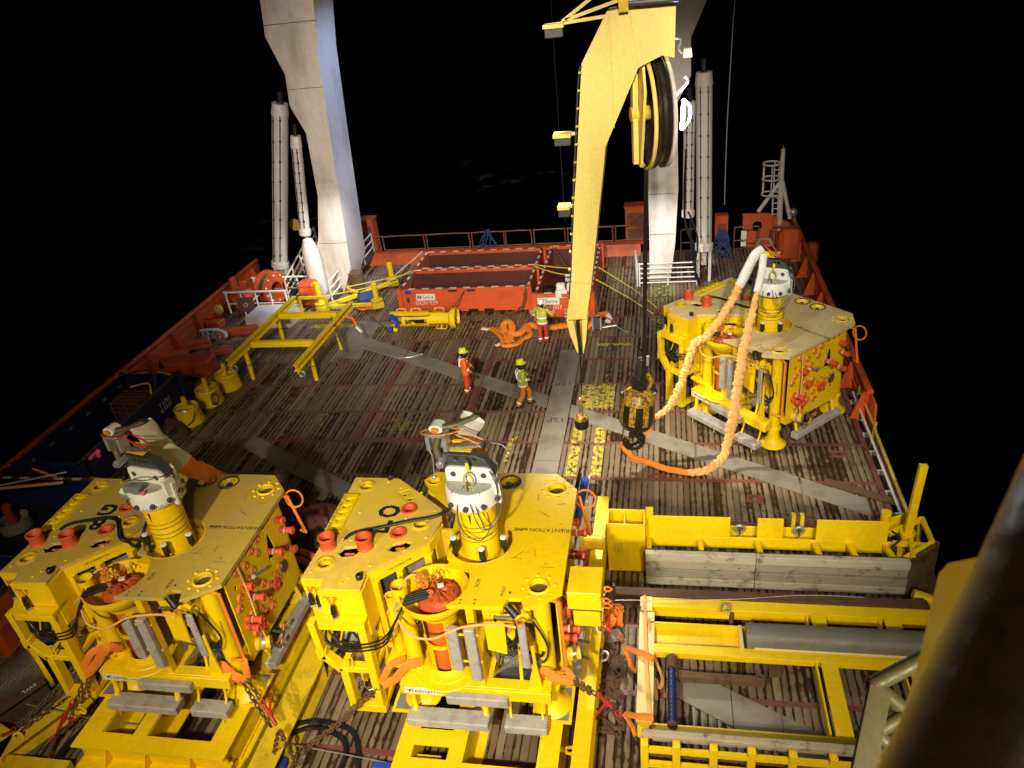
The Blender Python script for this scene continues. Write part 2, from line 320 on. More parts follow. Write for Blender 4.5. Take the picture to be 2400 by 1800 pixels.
    def prism(s, poly, z0, z1, holes=(), T=None):
        T = T or Matrix.Identity(4); loops = [list(poly)] + [list(h) for h in holes]
        tri = tessellate_polygon([[Vector((p[0], p[1], 0)) for p in l] for l in loops]); pts = [p for l in loops for p in l]; N = len(pts)
        vs = [T @ Vector((p[0], p[1], z1)) for p in pts] + [T @ Vector((p[0], p[1], z0)) for p in pts]; fs = []
        for t in tri:
            a, b, c_ = (pts[i] for i in t); cr = (b[0] - a[0]) * (c_[1] - a[1]) - (b[1] - a[1]) * (c_[0] - a[0])
            if abs(cr) < 1e-12: continue
            t = tuple(t) if cr > 0 else tuple(t)[::-1]; fs.append(t); fs.append(tuple(i + N for i in t[::-1]))
        o = 0
        for li, l in enumerate(loops):
            n = len(l); ar = sum(l[i][0] * l[(i + 1) % n][1] - l[(i + 1) % n][0] * l[i][1] for i in range(n))
            flip = (ar < 0) != (li > 0)
            for i in range(n):
                j = (i + 1) % n; q = (o + i, o + i + N, o + j + N, o + j); fs.append(q[::-1] if flip else q)
            o += n
        return s.add(vs, [f for f in fs])
    def sphere(s, c, r, n=12, m=8, sz=(1, 1, 1)):
        prof = [(r * math.sin(PI * i / m), -r * math.cos(PI * i / m)) for i in range(m + 1)]
        k = len(s.v); s.lathe(prof, n, (0, 0, 0)); c = Vector(c)
        for i in range(k, len(s.v)): v = s.v[i]; s.v[i] = (v[0] * sz[0] + c.x, v[1] * sz[1] + c.y, v[2] * sz[2] + c.z)
        return s
    def xf(s, T, start=0):
        for i in range(start, len(s.v)): s.v[i] = tuple(T @ Vector(s.v[i]))
        return s
    def mesh(s, name, m, ang=35):
        me = bpy.data.meshes.new(name); me.from_pydata(s.v, [], s.f); me.materials.append(m)
        me.polygons.foreach_set('use_smooth', [True] * len(me.polygons)); me.set_sharp_from_angle(angle=R(ang)); me.update(); return me
    def build(s, name, m, parent=None, loc=None, ang=35, bevel=0.0, fix=False):
        me = s.mesh(name, m, ang)
        if fix:
            b = bmesh.new(); b.from_mesh(me); bmesh.ops.recalc_face_normals(b, faces=b.faces[:]); b.to_mesh(me); b.free()
        o = bpy.data.objects.new(name, me); C.objects.link(o)
        if parent: o.parent = parent
        if loc: o.location = loc
        if bevel:
            md = o.modifiers.new('bevel', 'BEVEL'); md.width = bevel; md.segments = 1; md.limit_method = 'ANGLE'; md.angle_limit = R(40)
        return o
def tag(o, label, cat, group=None):
    o['label'] = label; o['category'] = cat
    if group: o['group'] = group
    return o
def empty(name, loc, label, cat, group=None, rz=0.0):
    o = bpy.data.objects.new(name, None); C.objects.link(o); o.location = loc; o.rotation_euler = (0, 0, rz); o.empty_display_size = 0.2
    return tag(o, label, cat, group)
def kids(o): return [c for c in bpy.data.objects if c.parent == o]
def copy_tree(o, parent=None):
    ks = CH.get(o.name) or kids(o)
    c = o.copy(); C.objects.link(c)
    if parent: c.parent = parent
    for k in ks: copy_tree(k, c)
    return c
CH = {}
def lettering(txt, size, T, m, parent=None, name='lettering', sx=1.0, align='CENTER', ext=0.002, bold=0.0):
    cu = bpy.data.curves.new('text', 'FONT'); cu.body = txt; cu.size = size; cu.align_x = align; cu.align_y = 'CENTER'; cu.extrude = ext; cu.offset = bold; cu.resolution_u = 2
    t = bpy.data.objects.new('text', cu); C.objects.link(t); bpy.context.view_layer.update()
    me = bpy.data.meshes.new_from_object(t.evaluated_get(bpy.context.evaluated_depsgraph_get())); bpy.data.objects.remove(t); bpy.data.curves.remove(cu)
    for v in me.vertices: v.co = T @ Vector((v.co.x * sx, v.co.y, v.co.z))
    me.materials.clear(); me.materials.append(m); me.name = name; o = bpy.data.objects.new(name, me); C.objects.link(o)
    if parent: o.parent = parent
    return o
def face_T(origin, xdir, ydir):
    x, y = Vector(xdir).normalized(), Vector(ydir).normalized(); z = x.cross(y)
    return Matrix(((x.x, y.x, z.x, origin[0]), (x.y, y.y, z.y, origin[1]), (x.z, y.z, z.z, origin[2]), (0, 0, 0, 1)))
def chain_mb(pts, step=0.075, r=0.011, w=0.026, seed=0):
    P = spl(pts, 24); mb = MB(); acc = 0.0; k = 0; L = [P[0]]
    for i in range(1, len(P)):
        seg = P[i] - L[-1]
        while seg.length >= step:
            L.append(L[-1] + seg.normalized() * step); seg = P[i] - L[-1]
    for i in range(len(L) - 1):
        d = (L[i + 1] - L[i]).normalized(); u = d.orthogonal().normalized(); w2 = d.cross(u)
        if i % 2: u, w2 = w2, u
        c = (L[i] + L[i + 1]) / 2; h = step * 0.62
        ring = [c + d * (h * 0.55 * sx + 0.45 * h * math.cos(a) * 1) * 1.0 + u * (w * math.sin(a)) for sx, a in ((1, R(60)), (1, 0), (1, R(-60)), (-1, R(-120)), (-1, PI), (-1, R(120)))]
        mb.tube(ring, r, 5, closed=True)
    return mb
def sleeve_mb(pts, w, t=None, ruffle=0.16, freq=34, n=14, seg=14, seed=1, widths=None, nrm=(0, 0, 1), twist=0.0):
    """flat gathered sling sleeve along a path: width w across, thickness t"""
    rnd = random.Random(seed); P = spl(pts, seg); N = len(P); t = t or w * 0.4; vs = []; L = 0.0; mb = MB(); ph = [rnd.uniform(0, 6.3) for _ in range(n)]
    ws = [w] * N
    if widths:
        for i in range(N):
            q = i / (N - 1) * (len(widths) - 1); a = min(int(q), len(widths) - 2); ws[i] = widths[a] + (widths[a + 1] - widths[a]) * (q - a)
    nr = Vector(nrm); p0, p1, p2 = (rnd.uniform(0, 6.3) for _ in range(3)); off = 0.0; big = 1.0
    for i in range(N):
        if i: L += (P[i] - P[i - 1]).length
        d = (P[min(i + 1, N - 1)] - P[max(i - 1, 0)]).normalized(); side = d.cross(nr)
        side = side.normalized() if side.length > 1e-3 else d.orthogonal().normalized(); up = side.cross(d)
        tw = twist * i / N; side, up = side * math.cos(tw) + up * math.sin(tw), up * math.cos(tw) - side * math.sin(tw)
        off = off * 0.6 + rnd.uniform(-1, 1) * 0.10 * ruffle * ws[i] * 2; big = 1 + (big - 1) * 0.55 + rnd.uniform(-1, 1) * ruffle * 0.22; p2 += rnd.uniform(-0.5, 0.5)
        for k in range(n):
            a = 2 * PI * k / n; ph_ = 2.4 * math.sin(a + p0) + 1.6 * math.sin(2 * a + p1) + p2
            f = big * (1 + ruffle * (0.55 * math.sin(L * freq + ph_) + 0.30 * math.sin(L * freq * 2.3 + 1.7 * ph_) + rnd.uniform(-0.35, 0.35)))
            vs.append(P[i] + side * (math.cos(a) * ws[i] / 2 * (1 + (f - 1) * 0.55) + off) + up * (math.sin(a) * t * (ws[i] / w) / 2 * f))
    fs = [(i * n + k, i * n + (k + 1) % n, (i + 1) * n + (k + 1) % n, (i + 1) * n + k) for i in range(N - 1) for k in range(n)]
    fs += [tuple(range(n))[::-1], tuple((N - 1) * n + k for k in range(n))]
    return mb.add(vs, fs)
def strap_mb(pts, w=0.05, th=0.006, nrm=(0, 0, 1), seg=8):
    P = spl(pts, seg); mb = MB(); vs = []; nr = Vector(nrm)
    for i, p in enumerate(P):
        d = (P[min(i + 1, len(P) - 1)] - P[max(i - 1, 0)]).normalized(); s_ = d.cross(nr); s_ = s_.normalized() if s_.length > 1e-3 else d.orthogonal().normalized(); u = s_.cross(d)
        vs += [p - s_ * w / 2 - u * th / 2, p + s_ * w / 2 - u * th / 2, p + s_ * w / 2 + u * th / 2, p - s_ * w / 2 + u * th / 2]
    fs = [(i * 4 + k, i * 4 + (k + 1) % 4, i * 4 + 4 + (k + 1) % 4, i * 4 + 4 + k) for i in range(len(P) - 1) for k in range(4)] + [(0, 1, 2, 3)[::-1], tuple(len(vs) - 4 + k for k in range(4))]
    return mb.add(vs, fs)
def wrope(pts, r, seg=10): return MB().tube(spl(pts, seg), r, 6)
def rx(a): return Matrix.Rotation(a, 4, 'X')
def ry(a): return Matrix.Rotation(a, 4, 'Y')
def rz(a): return Matrix.Rotation(a, 4, 'Z')
def tr(*p): return Matrix.Translation(Vector(p))
# ================================================================ setting: sea, hull, deck
XL, XR, Y0, Y1 = -20.9, 5.78, 4.5, 37.2
o = MB().add([(-1500, -1500, -6.5), (1500, -1500, -6.5), (1500, 1500, -6.5), (-1500, 1500, -6.5)], [(0, 1, 2, 3)]).build('sea', M['sea']); o['kind'] = 'structure'
hull = MB().bx(XL - 0.1, 6.3, -6, Y1 + 0.5, -6.0, -0.30).build('hull', M['hullred']); hull['kind'] = 'structure'
deck = MB().bx(XL, XR + 0.05, Y0, Y1, -0.25, -0.045).build('deck', M['rust']); deck['kind'] = 'structure'
ROW0, ROWD = 26.013, 1.863
rows = [ROW0 - ROWD * k for k in range(-6, 12)]
PITCHX = 0.168
g = MB()
def plank_mb(L, w=0.158):
    mb = MB(); h = w / 2; c = 0.008
    sec = [(-h, -0.05), (-h, -c), (-h + c, 0), (h - c, 0), (h, -c), (h, -0.05)]
    mb.add([(x, -L / 2, z) for x, z in sec] + [(x, L / 2, z) for x, z in sec], [(i, i + 1, i + 7, i + 6) for i in range(5)] + [(0, 5, 4, 3, 2, 1), (6, 7, 8, 9, 10, 11)]); return mb
PL = ROWD - 0.14
pm = plank_mb(PL); pmesh = pm.mesh('plank', M['plank'], 60)
def set_uv(me, w):
    uv = me.uv_layers.new(name='UVMap')
    for l in me.loops:
        co = me.vertices[l.vertex_index].co; uv.data[l.index].uv = (co.x / w + 0.5, co.y / PL + 0.5)
set_uv(pmesh, 0.158)
places = []
for ri in range(len(rows) - 1):
    yc = (rows[ri] + rows[ri + 1]) / 2
    n = int((XR - 0.1 - XL) / PITCHX)
    for i in range(n):
        x = XR - 0.12 - PITCHX * (i + 0.5)
        px, py, d = PX((x, yc, 0)); d = d if d > 0 else 1e9
        score = 1 / d
        if not (-40 < px < 2440 and -40 < py < 1830): score *= 0.05
        if x < -1.3 and yc < 15: score *= 0.2
        if -1.6 < x < 5.3 and 13.2 < yc < 15.4: score *= 0.1
        if 0.6 < x < 5.2 and 19.8 < yc < 24: score *= 0.4
        places.append((score, x, yc))
places.sort(key=lambda t: -t[0])
for s_, x, y in places[:300]:
    p = bpy.data.objects.new('plank', pmesh); C.objects.link(p); p.parent = deck
    p.location = (x + random.uniform(-.003, .003), y + random.uniform(-.01, .01), random.uniform(-.004, .003)); p.rotation_euler = (0, 0, random.uniform(-.002, .002))
rest = MB(); uvs = []
for s_, x, y in places[300:]:
    dz = random.uniform(-.004, .003)
    rest.add([(v[0] + x, v[1] + y, v[2] + dz) for v in pm.v], pm.f)
po = rest.build('plank', M['plank'], deck, ang=60); po['kind'] = 'stuff'
uv = po.data.uv_layers.new(name='UVMap'); nv = len(pm.v)
arr = [0.0] * (2 * len(po.data.loops))
for l in po.data.loops:
    v = pm.v[l.vertex_index % nv]; arr[2 * l.index] = v[0] / 0.158 + 0.5; arr[2 * l.index + 1] = v[1] / PL + 0.5
uv.data.foreach_set('uv', arr)
for y in rows:                       # red steel strips between the plank bays
    MB().bx(XL + 0.1, XR, y - 0.065, y + 0.065, -0.04, 0.004).build('steel_strip', M['deckred'], deck)
MB().bx(XR - 0.10, XR + 0.04, Y0, Y1, -0.04, 0.012).build('edge_strip', M['deckred'], deck)
for x, ya, yb in ((-10.29, 20.55, 28.0), (-6.70, 20.55, 27.85)):   # seams of the cargo hatch
    MB().bx(x - 0.10, x + 0.10, ya, yb, -0.04, 0.008).bx(x - 0.02, x + 0.02, ya, yb, -0.04, 0.016).build('hatch_seam', M['deckred'], deck)
MB().bx(-10.29, -6.70, 20.50, 20.62, -0.04, 0.010).bx(-10.2, -6.8, 27.86, 27.95, -0.04, 0.010).build('hatch_seam', M['deckred'], deck)
def plate(pts, z=0.016, label=None):
    o = MB().prism([(p[0], p[1]) for p in pts], z - 0.02, z).build('steel_plate', M['plate'], deck)
    if label: o['label'] = label
    return o
yy = [14.2, 16.6, 19.4, 22.3, 24.2, 26.8]
for a, b in zip(yy[:-1], yy[1:]): plate([(-4.03, a + 0.008), (-3.245, a + 0.008), (-3.245, b - 0.008), (-4.03, b - 0.008)], 0.020)
def diag(ua, ub, la, lb, cuts, z=0.014):
    ua, ub, la, lb = (Vector(v) for v in (ua, ub, la, lb))
    for a, b in zip(cuts[:-1], cuts[1:]):
        e = 0.004; plate([la.lerp(lb, a + e), la.lerp(lb, b - e), ua.lerp(ub, b - e), ua.lerp(ub, a + e)], z)
diag((-3.245, 22.75), (5.3, 17.85), (-3.245, 21.95), (5.3, 17.08), [0, .22, .48, .81, 1])
diag((-12.9, 28.45), (-4.03, 23.3), (-12.9, 27.58), (-4.03, 22.48), [0, .29, .6, .85, 1])
diag((-14.2, 20.75), (-9.4, 17.95), (-14.2, 19.95), (-9.4, 17.2), [0, .5, 1])
diag((0.13, 11.95), (3.3, 10.25), (0.13, 11.1), (3.3, 9.3), [0, .36, .66, 1])
plate([(-13.4, 26.6), (-12.2, 26.2), (-12.4, 29.6), (-13.5, 29.9)], 0.010)
plate([(-13.3, 29.3), (-11.9, 29.3), (-11.9, 29.7), (-13.3, 29.7)], 0.012)
for (px, py) in ((1770, 1170), (1965, 1065), (1540, 1118), (900, 988), (1150, 785)):     # small lashing pads
    q = G(px, py, 0); T = tr(q.x, q.y, 0) @ rz(random.uniform(-.5, .5))
    MB().prism([(-.22, -.16), (.22, -.16), (.22, .16), (-.22, .16)], 0, 0.022, [circ(0.08, 8)], T).build('lashing_pad', M['deckred'], deck)
def mark(x, y, w, L, m='deckyellow'):
    MB().bx(x - w / 2, x + w / 2, y - L / 2, y + L / 2, 0.004, 0.0065).build('paint_mark', M[m], deck)
for k in range(7): mark(-2.86 + PITCHX * k, 23.30, 0.150, 1.68)
mark(-2.1, 24.6, 0.14, 0.7, 'deckyellow_faint')
for r_ in (19.45, 21.2):
    for x in (-2.92, -2.75, -2.18, -2.01): mark(x, r_, 0.15, 1.60)
mark(-4.95, 20.0, 0.13, 1.3); mark(-4.8, 21.0, 0.1, 1.0, 'deckyellow_faint')
mark(-14.1, 25.6, 0.35, 1.5, 'deckyellow_faint'); mark(-12.0, 21.6, 0.3, 1.5, 'deckyellow_faint'); mark(-8.9, 21.4, 0.8, 0.7, 'deckyellow_faint')
mark(-14.6, 29.45, 2.0, 0.35); mark(-11.9, 28.5, 1.0, 0.25, 'deckyellow_faint'); mark(-7.3, 29.0, 3.5, 0.18, 'deckyellow_faint'); mark(-2.0, 27.2, 1.3, 0.22, 'deckyellow'); mark(-0.2, 30.6, 0.8, 5.0, 'deckyellow_faint')
lettering('15P', 0.42, tr(-3.63, 21.75, 0.024) @ rz(PI), M['steelink'], deck, ext=0.0005)
lettering('15P', 0.42, tr(-3.63, 24.2, 0.024) @ rz(PI), M['steelink'], deck, ext=0.0005)

# ---------------------------------------------------------------- bulwarks
def bulwark(name, x, ya, yb, h, side, label, step=1.9):
    t = empty(name, (x, ya, 0), label, 'bulwark', 'ship side bulwarks')
    MB().bx(0, 0.03 * side, 0, yb - ya, -0.6, h).build('shell_plate', M['hullred'], t)
    MB().cyl((0.02 * side, -0.02, h), (0.02 * side, yb - ya, h), 0.11, 12).build('top_rail', M['hullred'], t)
    n = int((yb - ya) / step)
    for i in range(n + 1):
        y = 0.1 + i * step; T = tr(0, y, 0)
        MB().prism([(0, 0), (-0.45 * side, 0), (-0.42 * side, 0.15), (-0.16 * side, h - 0.05), (0, h - 0.05)], -0.012, 0.012, (), T @ rx(PI / 2)).build('stiffener', M['hullred'], t)
    for zz in (0.35, 0.68): MB().bx(-0.06 * side, 0, 0, yb - ya, zz, zz + 0.05).build('stringer', M['hullred'], t)
    return t
bulwark('bulwark', 6.06, 21.78, 38.5, 1.02, 1, 'orange red bulwark with stiffeners along the right ship side')
bulwark('bulwark', -20.9, 6.0, 35.5, 1.02, -1, 'long orange red bulwark with stiffeners along the left ship side')
t = empty('bulwark_door', (6.1, 21.0, 0), 'flat orange end panel closing the right bulwark beside the yellow subsea module', 'panel')
MB().prism([(0, -0.3), (0.75, -0.3), (0.75, 1.0), (0.1, 1.0), (0, 0.8)], -0.03, 0.03, (), tr(0, 0, 0) @ rz(PI / 2) @ rx(PI / 2)).build('door_panel', M['hullred'], t)
# dark gutter and light rail outside the deck edge
o = MB().bx(XR + 0.05, 6.3, 6, 37, -0.3, -0.2).build('gutter', M['rust']); o['kind'] = 'structure'
t = empty('side_railing', (6.0, 17.0, 0), 'slack yellow and white guard rail along the open right deck edge', 'railing')
for a, b, r_, m in (((0, 5.7, .55), (.03, 3.55, .5), .035, 'strap_y'), ((0, 3.55, .5), (0.02, -0.4, .35), .045, 'strap_y'), ((-0.12, 5.9, .35), (-.1, -.2, .25), .04, 'white_worn')):
    MB().cyl(a, b, r_, 8).build('rail', M[m], t)
for y in (5.7, 3.55): MB().cyl((-0.05, y, -.2), (0.02, y, .72), .04, 8).build('post', M['strap_y'], t)
for i in range(7):
    y = 0.3 + i * 0.95; MB().bx(-.22, .12, y, y + 0.08, -0.19, -0.05).build('clamp', M['white_worn'], t)
t = tag(wrope([(5.9, 22.6, .5), (5.95, 21, .1), (6.0, 19.5, .06), (6.02, 17.9, .04)], .03).build('hose', M['bluehose']), 'thin blue hose running along the gutter at the right deck edge', 'hose')

# ---------------------------------------------------------------- stern coaming, rails, posts
t = empty('stern_coaming', (-15.8, 36.7, 0), 'low rounded orange coaming across the stern edge of the deck', 'coaming')
MB().prism([(0, 0), (0.15, 0.55), (0.45, 0.62), (0.7, 0.5), (0.7, 0)], 0, 6.4, (), rz(PI / 2) @ rx(PI / 2) @ tr(0, 0, 0)).build('rounded_plate', M['hullred'], t)
MB().prism([(0, 0), (0.15, 0.55), (0.45, 0.62), (0.7, 0.5), (0.7, 0)], 6.5, 14.6, (), rz(PI / 2) @ rx(PI / 2)).build('rounded_plate', M['hullred'], t)
def rail_panel(x0, x1, y, z0, z1, m='deckred'):
    mb = MB(); r_ = 0.035
    mb.tube(spl([(x0, y, z0), (x0, y, z1 - 0.12), (x0 + 0.12, y, z1), (x1 - 0.12, y, z1), (x1, y, z1 - 0.12), (x1, y, z0)], 4), r_, 8)
    mb.cyl((x0, y, (z0 + z1) / 2), (x1, y, (z0 + z1) / 2), r_ * 0.8, 8); return mb
xs = [-16.9, -14.6, -14.4, -12.2, -12.05, -9.8, -9.65, -8.0, -7.9, -6.6, -6.45, -4.9, -4.75, -2.55, -2.4, -0.6]
for i in range(0, len(xs), 2):
    k = i // 2
    o = rail_panel(xs[i], xs[i + 1], 37.0, 0.0, 1.45).build('stern_rail', M['deckred'])
    tag(o, ['dark red stern rail panel beside the left leg of the white frame', 'dark red rail panel behind the left red box post', 'red stern rail panel left of the red containers', 'stern rail panel behind the left end of the rear container', 'stern rail panel left of the blue net bundle', 'stern rail panel under the blue net bundle', 'stern rail panel behind the yellow crane jib', 'dark red stern rail panel right of the crane jib'][k], 'railing', 'stern rail panels')
for px, lab in ((865, 'red steel box post on the stern beside the left white leg'), (1492, 'red steel box post on the stern beside the right white leg')):
    q = V(px, 590, 37.3); t = empty('box_post', (q.x, 37.4, 0), lab, 'post', 'red box posts on the stern')
    MB().bx(-.5, .5, -.15, .5, 0.4, 2.25).build('casing', M['hullred'], t); MB().bx(-.55, .55, -.2, .55, 2.25, 2.33).build('cap', M['hullred'], t)
    for z in (0.6, 1.4): MB().bx(-.38, .38, -.18, -.14, z, z + 0.6).build('panel', M['deckred'], t)
q = V(1145, 575, 36.9); t = empty('net_bundle', (q.x, 36.9, 0.9), 'tangled blue net bundle hung on the stern rail', 'net')
mb = MB(); rnd = random.Random(3)
for k in range(9):
    a = rnd.uniform(0, 6.3); mb.tube(spl([(rnd.uniform(-.15, .15), -.05, .75), (.25 * math.cos(a), -.1, .35), (.5 * math.cos(a + .4), -.12, 0), (.55 * math.cos(a + .8), -.1, -.25 * rnd.random())], 4), .025, 5)
mb.build('net', M['netblue'], t)

# ---------------------------------------------------------------- stern A-frame legs and cylinders
def leg(name, poly, y0, dep, label):
    o = MB().prism(poly, 0, dep, (), tr(0, y0, 0) @ rx(PI / 2) @ Matrix.Scale(-1, 4, (0, 0, 1))).build(name, M['frame_white'], fix=True)
    return tag(o, label, 'frame leg', 'stern frame legs')
lp = [(-17.85, 0.05), (-15.35, 0.05), (-14.72, 1.4), (-14.36, 7.3), (-14.1, 10.9), (-13.8, 13), (-13.55, 15.5), (-15.8, 15.5), (-16.1, 13), (-16.26, 11.64), (-15.77, 10.12), (-15.89, 8.85), (-15.43, 7.67), (-15.55, 4.87), (-16.0, 2.9), (-16.45, 1.8)]
leg('stern_frame_leg', lp, 33.0, 2.15, 'tall kinked white left leg of the stern frame, bluish on its inner side')
rp = [(-0.72, 0.02), (0.20, 0.02), (0.42, 1.8), (0.55, 4.2), (0.50, 7.7), (1.03, 8.7), (1.02, 10.1), (1.9, 12.0), (2.0, 15.5), (-0.9, 15.5), (-1.0, 10.5), (-0.72, 7.0), (-0.70, 2.0)]
leg('stern_frame_leg', rp, 33.4, 2.15, 'tall white right leg of the stern frame behind the yellow crane jib')
for z, h_, xa, xb in ((12.05, .03, -16.2, -13.9), (9.5, .02, -15.8, -14.2), (5.0, .42, -15.52, -14.5), (2.6, .02, -16.0, -14.65)):
    MB().bx(xa, xb, 32.992, 32.999, z, z + h_).build('plate_joint', M['white_worn' if h_ > .1 else 'rust'], bpy.data.objects['stern_frame_leg'])
for z in (7.5, 4.0, 2.2): MB().bx(-.68, .38, 33.392, 33.399, z, z + .02).build('plate_joint', M['rust'], bpy.data.objects['stern_frame_leg.001'])
t = empty('pivot_housing', (-16.35, 32.55, 0), 'white rounded pivot housing standing before the foot of the left stern frame leg', 'housing')
MB().lathe([(0.42, 0), (0.42, 2.1), (0.36, 2.6), (0.22, 3.0), (0, 3.1)], 20, (0, 0, 0.0)).build('casing', M['frame_white'], t)
def ramcyl(name, a, b, r_, label, clevis=True):
    a, b = Vector(a), Vector(b); t = empty(name, a, label, 'hydraulic cylinder', 'stern frame cylinders'); d = b - a; u = d.normalized()
    MB().tube([Vector((0, 0, 0)), u * 0.25, u * 0.26, d - u * 0.5, d - u * 0.49, d], [r_ * 1.18, r_ * 1.18, r_, r_, r_ * 1.08, r_ * 0.95], 20).build('barrel', M['white_worn'], t)
    MB().cyl(d, d + u * 0.5, r_ * 0.4, 12).build('piston_rod', M['black'], t)
    s_ = Vector((1, 0, 0))
    for k in (-1, 1):
        off = Vector((s_.x * k * r_ * 0.45, -r_ * 1.05, 0)); MB().tube([off + u * 0.4, off + d - u * 0.5], 0.022, 6).build('pipe', M['darkgrey'], t)
        for j in range(8): p = off + u * (0.7 + j * (d.length - 1.4) / 7); MB().bx(p.x - .045, p.x + .045, p.y - .03, p.y + .05, p.z - .03, p.z + .03).build('pipe_clamp', M['darkgrey'], t)
    if clevis:
        for k in (-1, 1): MB().bx(k * r_ * 0.75 - 0.06, k * r_ * 0.75 + 0.06, -0.15, 0.15, -a.z, 0.05).build('clevis_plate', M['white_worn'], t)
        MB().cyl((-r_ * 1.1, 0, -0.45), (r_ * 1.1, 0, -0.45), 0.10, 12).build('pin', M['rust'], t)
        MB().cyl((0, 0, 0), (0, 0, -0.7), r_ * 0.4, 10).build('eye', M['white_worn'], t)
ramcyl('hydraulic_cylinder', (-18.85, 34, 1.2), (-16.8, 34, 8.85), 0.37, 'long white hydraulic cylinder left of the left stern frame leg')
ramcyl('hydraulic_cylinder', (-16.62, 33.0, 3.1), (-15.95, 33.0, 7.6), 0.24, 'shorter white hydraulic cylinder close against the left stern frame leg', False)
ramcyl('hydraulic_cylinder', (1.66, 33.4, 1.45), (1.53, 33.4, 8.8), 0.33, 'long white rust speckled hydraulic cylinder right of the right stern frame leg')
ramcyl('hydraulic_cylinder', (0.95, 33.0, 3.1), (0.98, 33.0, 7.8), 0.23, 'shorter white hydraulic cylinder beside the right stern frame leg', False)
t = tag(MB().tube(spl([(0.85, 32.7, 6), (0.8, 32.6, 3.2), (1.2, 32.6, 1.8), (1.3, 32.7, 0.3)], 8), .05, 6).tube(spl([(0.95, 32.7, 3.4), (1.35, 32.6, 2.2), (1.25, 32.6, 0.9), (1.5, 32.7, 0.2)], 8), .04, 6).tube(spl([(1.05, 32.7, 3.2), (1.1, 32.6, 1.6), (1.45, 32.6, 0.1)], 8), .04, 6).build('hydraulic_hose', M['black']), 'bunch of black hydraulic hoses hanging beside the right stern frame leg', 'hose')
q = V(690, 527, 35.5); t = empty('floodlight', (q.x, 35.5, q.z), 'round pale lamp disc between the left cylinder and the left leg', 'lamp')
MB().lathe([(0.0, 0.02), (0.28, 0.02), (0.30, 0), (0.28, -0.10), (0, -0.12)], 20, (0, 0, 0), rx(PI / 2)).build('reflector', M['strap_y'], t)
MB().cyl((0, .1, 0), (1.6, .3, .3), .03, 6).build('arm', M['darkgrey'], t)
# guard rails round the legs
def guard(name, x0, x1, y, n, label, m='white_worn', z1=1.05):
    t = empty(name, (x0, y, 0), label, 'guard rail')
    for k in range(n): MB().cyl((0, 0, 0.15 + k * (z1 - 0.15) / (n - 1)), (x1 - x0, 0, 0.15 + k * (z1 - 0.15) / (n - 1)), 0.032, 8).build('rail', M[m], t)
    for f in (0, 0.5, 1): MB().cyl(((x1 - x0) * f, 0, 0), ((x1 - x0) * f, 0, z1 + .03), 0.04, 8).build('post', M[m], t)
    return t
guard('guard_rail', -1.15, 1.35, 32.9, 5, 'low white guard rail across the foot of the right stern frame leg')
q = guard('guard_rail', 1.35, 3.0, 32.9, 3, 'white guard rail seen end on right of the right stern frame leg'); q.rotation_euler[2] = R(86)
q = guard('guard_rail', -1.25, 0.4, 32.9, 3, 'white guard rail seen end on left of the right stern frame leg'); q.rotation_euler[2] = R(94)
def stair(name, a, b, label):
    a, b = Vector(a), Vector(b); t = empty(name, a, label, 'stair rail', 'white stair rails at the left frame leg'); d = b - a
    for h in (0.35, 0.7, 1.05): MB().cyl((0, 0, h), d + Vector((0, 0, h)), 0.04, 8).build('rail', M['white_worn'], t)
    n = 4
    for k in range(n + 1): p = d * (k / n); MB().cyl(p, p + Vector((0, 0, 1.05)), 0.045, 8).build('post', M['white_worn'], t)
    MB().bar(Vector((0, 0, 0.05)), d + Vector((0, 0, 0.05)), 0.05, 0.22).build('stringer', M['darkgrey'], t)
stair('stair_rail', (-15.5, 31.9, 0.05), (-15.0, 37.0, 0.6), 'white sloping stair rail right of the left stern frame leg')
stair('stair_rail', (-17.9, 32.3, 0.05), (-17.3, 35.4, 1.6), 'white sloping stair rail between the orange winch and the left frame leg')
t = empty('step_grating', (-18.0, 32.4, 0), 'dark handrail frame in front of the white foot plate', 'guard rail')
for z in (0.25, 0.65, 1.0): MB().cyl((0, 0, z), (1.9, -.1, z), .03, 8).build('rail', M['darkgrey'], t)
for x in (0, 1.9): MB().cyl((x, -.05, 0), (x, -.05, 1.0), .035, 8).build('post', M['darkgrey'], t)

# ---------------------------------------------------------------- starboard quarter: high bulwark, mast with ladder
t = empty('bulwark_house', (4.6, 38.0, 0), 'high dark orange bulwark corner with a round opening, under the ladder mast', 'bulwark')
P = [V(1738, 625, 38), V(1740, 500, 38), V(1800, 498, 38), V(1850, 520, 38), V(1880, 570, 38), V(1895, 625, 38)]
hx = V(1774, 528, 38)
MB().prism([(p.x - 4.6, p.z) for p in P], 0, 0.1, [circ(0.24, 14, (hx.x - 4.6, hx.z))], rx(PI / 2)).build('shell_plate', M['hullred'], t, fix=True)
for px in (1741, 1812, 1860):
    a, b = V(px, 620, 37.7), V(px + 2, 510, 37.7); MB().bar((a.x - 4.6, -.3, a.z), (b.x - 4.6, -.2, b.z), .08, .3, (0, 1, 0)).build('stiffener', M['hullred'], t)
a, b = V(1814, 529, 37.4), V(1852, 527, 37.4); MB().cyl((a.x - 4.6, -.7, a.z), (b.x - 4.6, -.7, b.z), .05, 8).build('crossbar', M['deckred'], t)
for px in (1808, 1843): a, b = V(px, 537, 37.4), V(px - 2, 580, 37.4); MB().cyl((a.x - 4.6, -.7, a.z), (b.x - 4.6, -.7, b.z), .07, 8).build('frame_post', M['deckred'], t)
a = V(1690, 545, 37.6); t2 = empty('box_post', (a.x, 37.6, 0), 'dark red steel box post behind the right white cylinder', 'post')
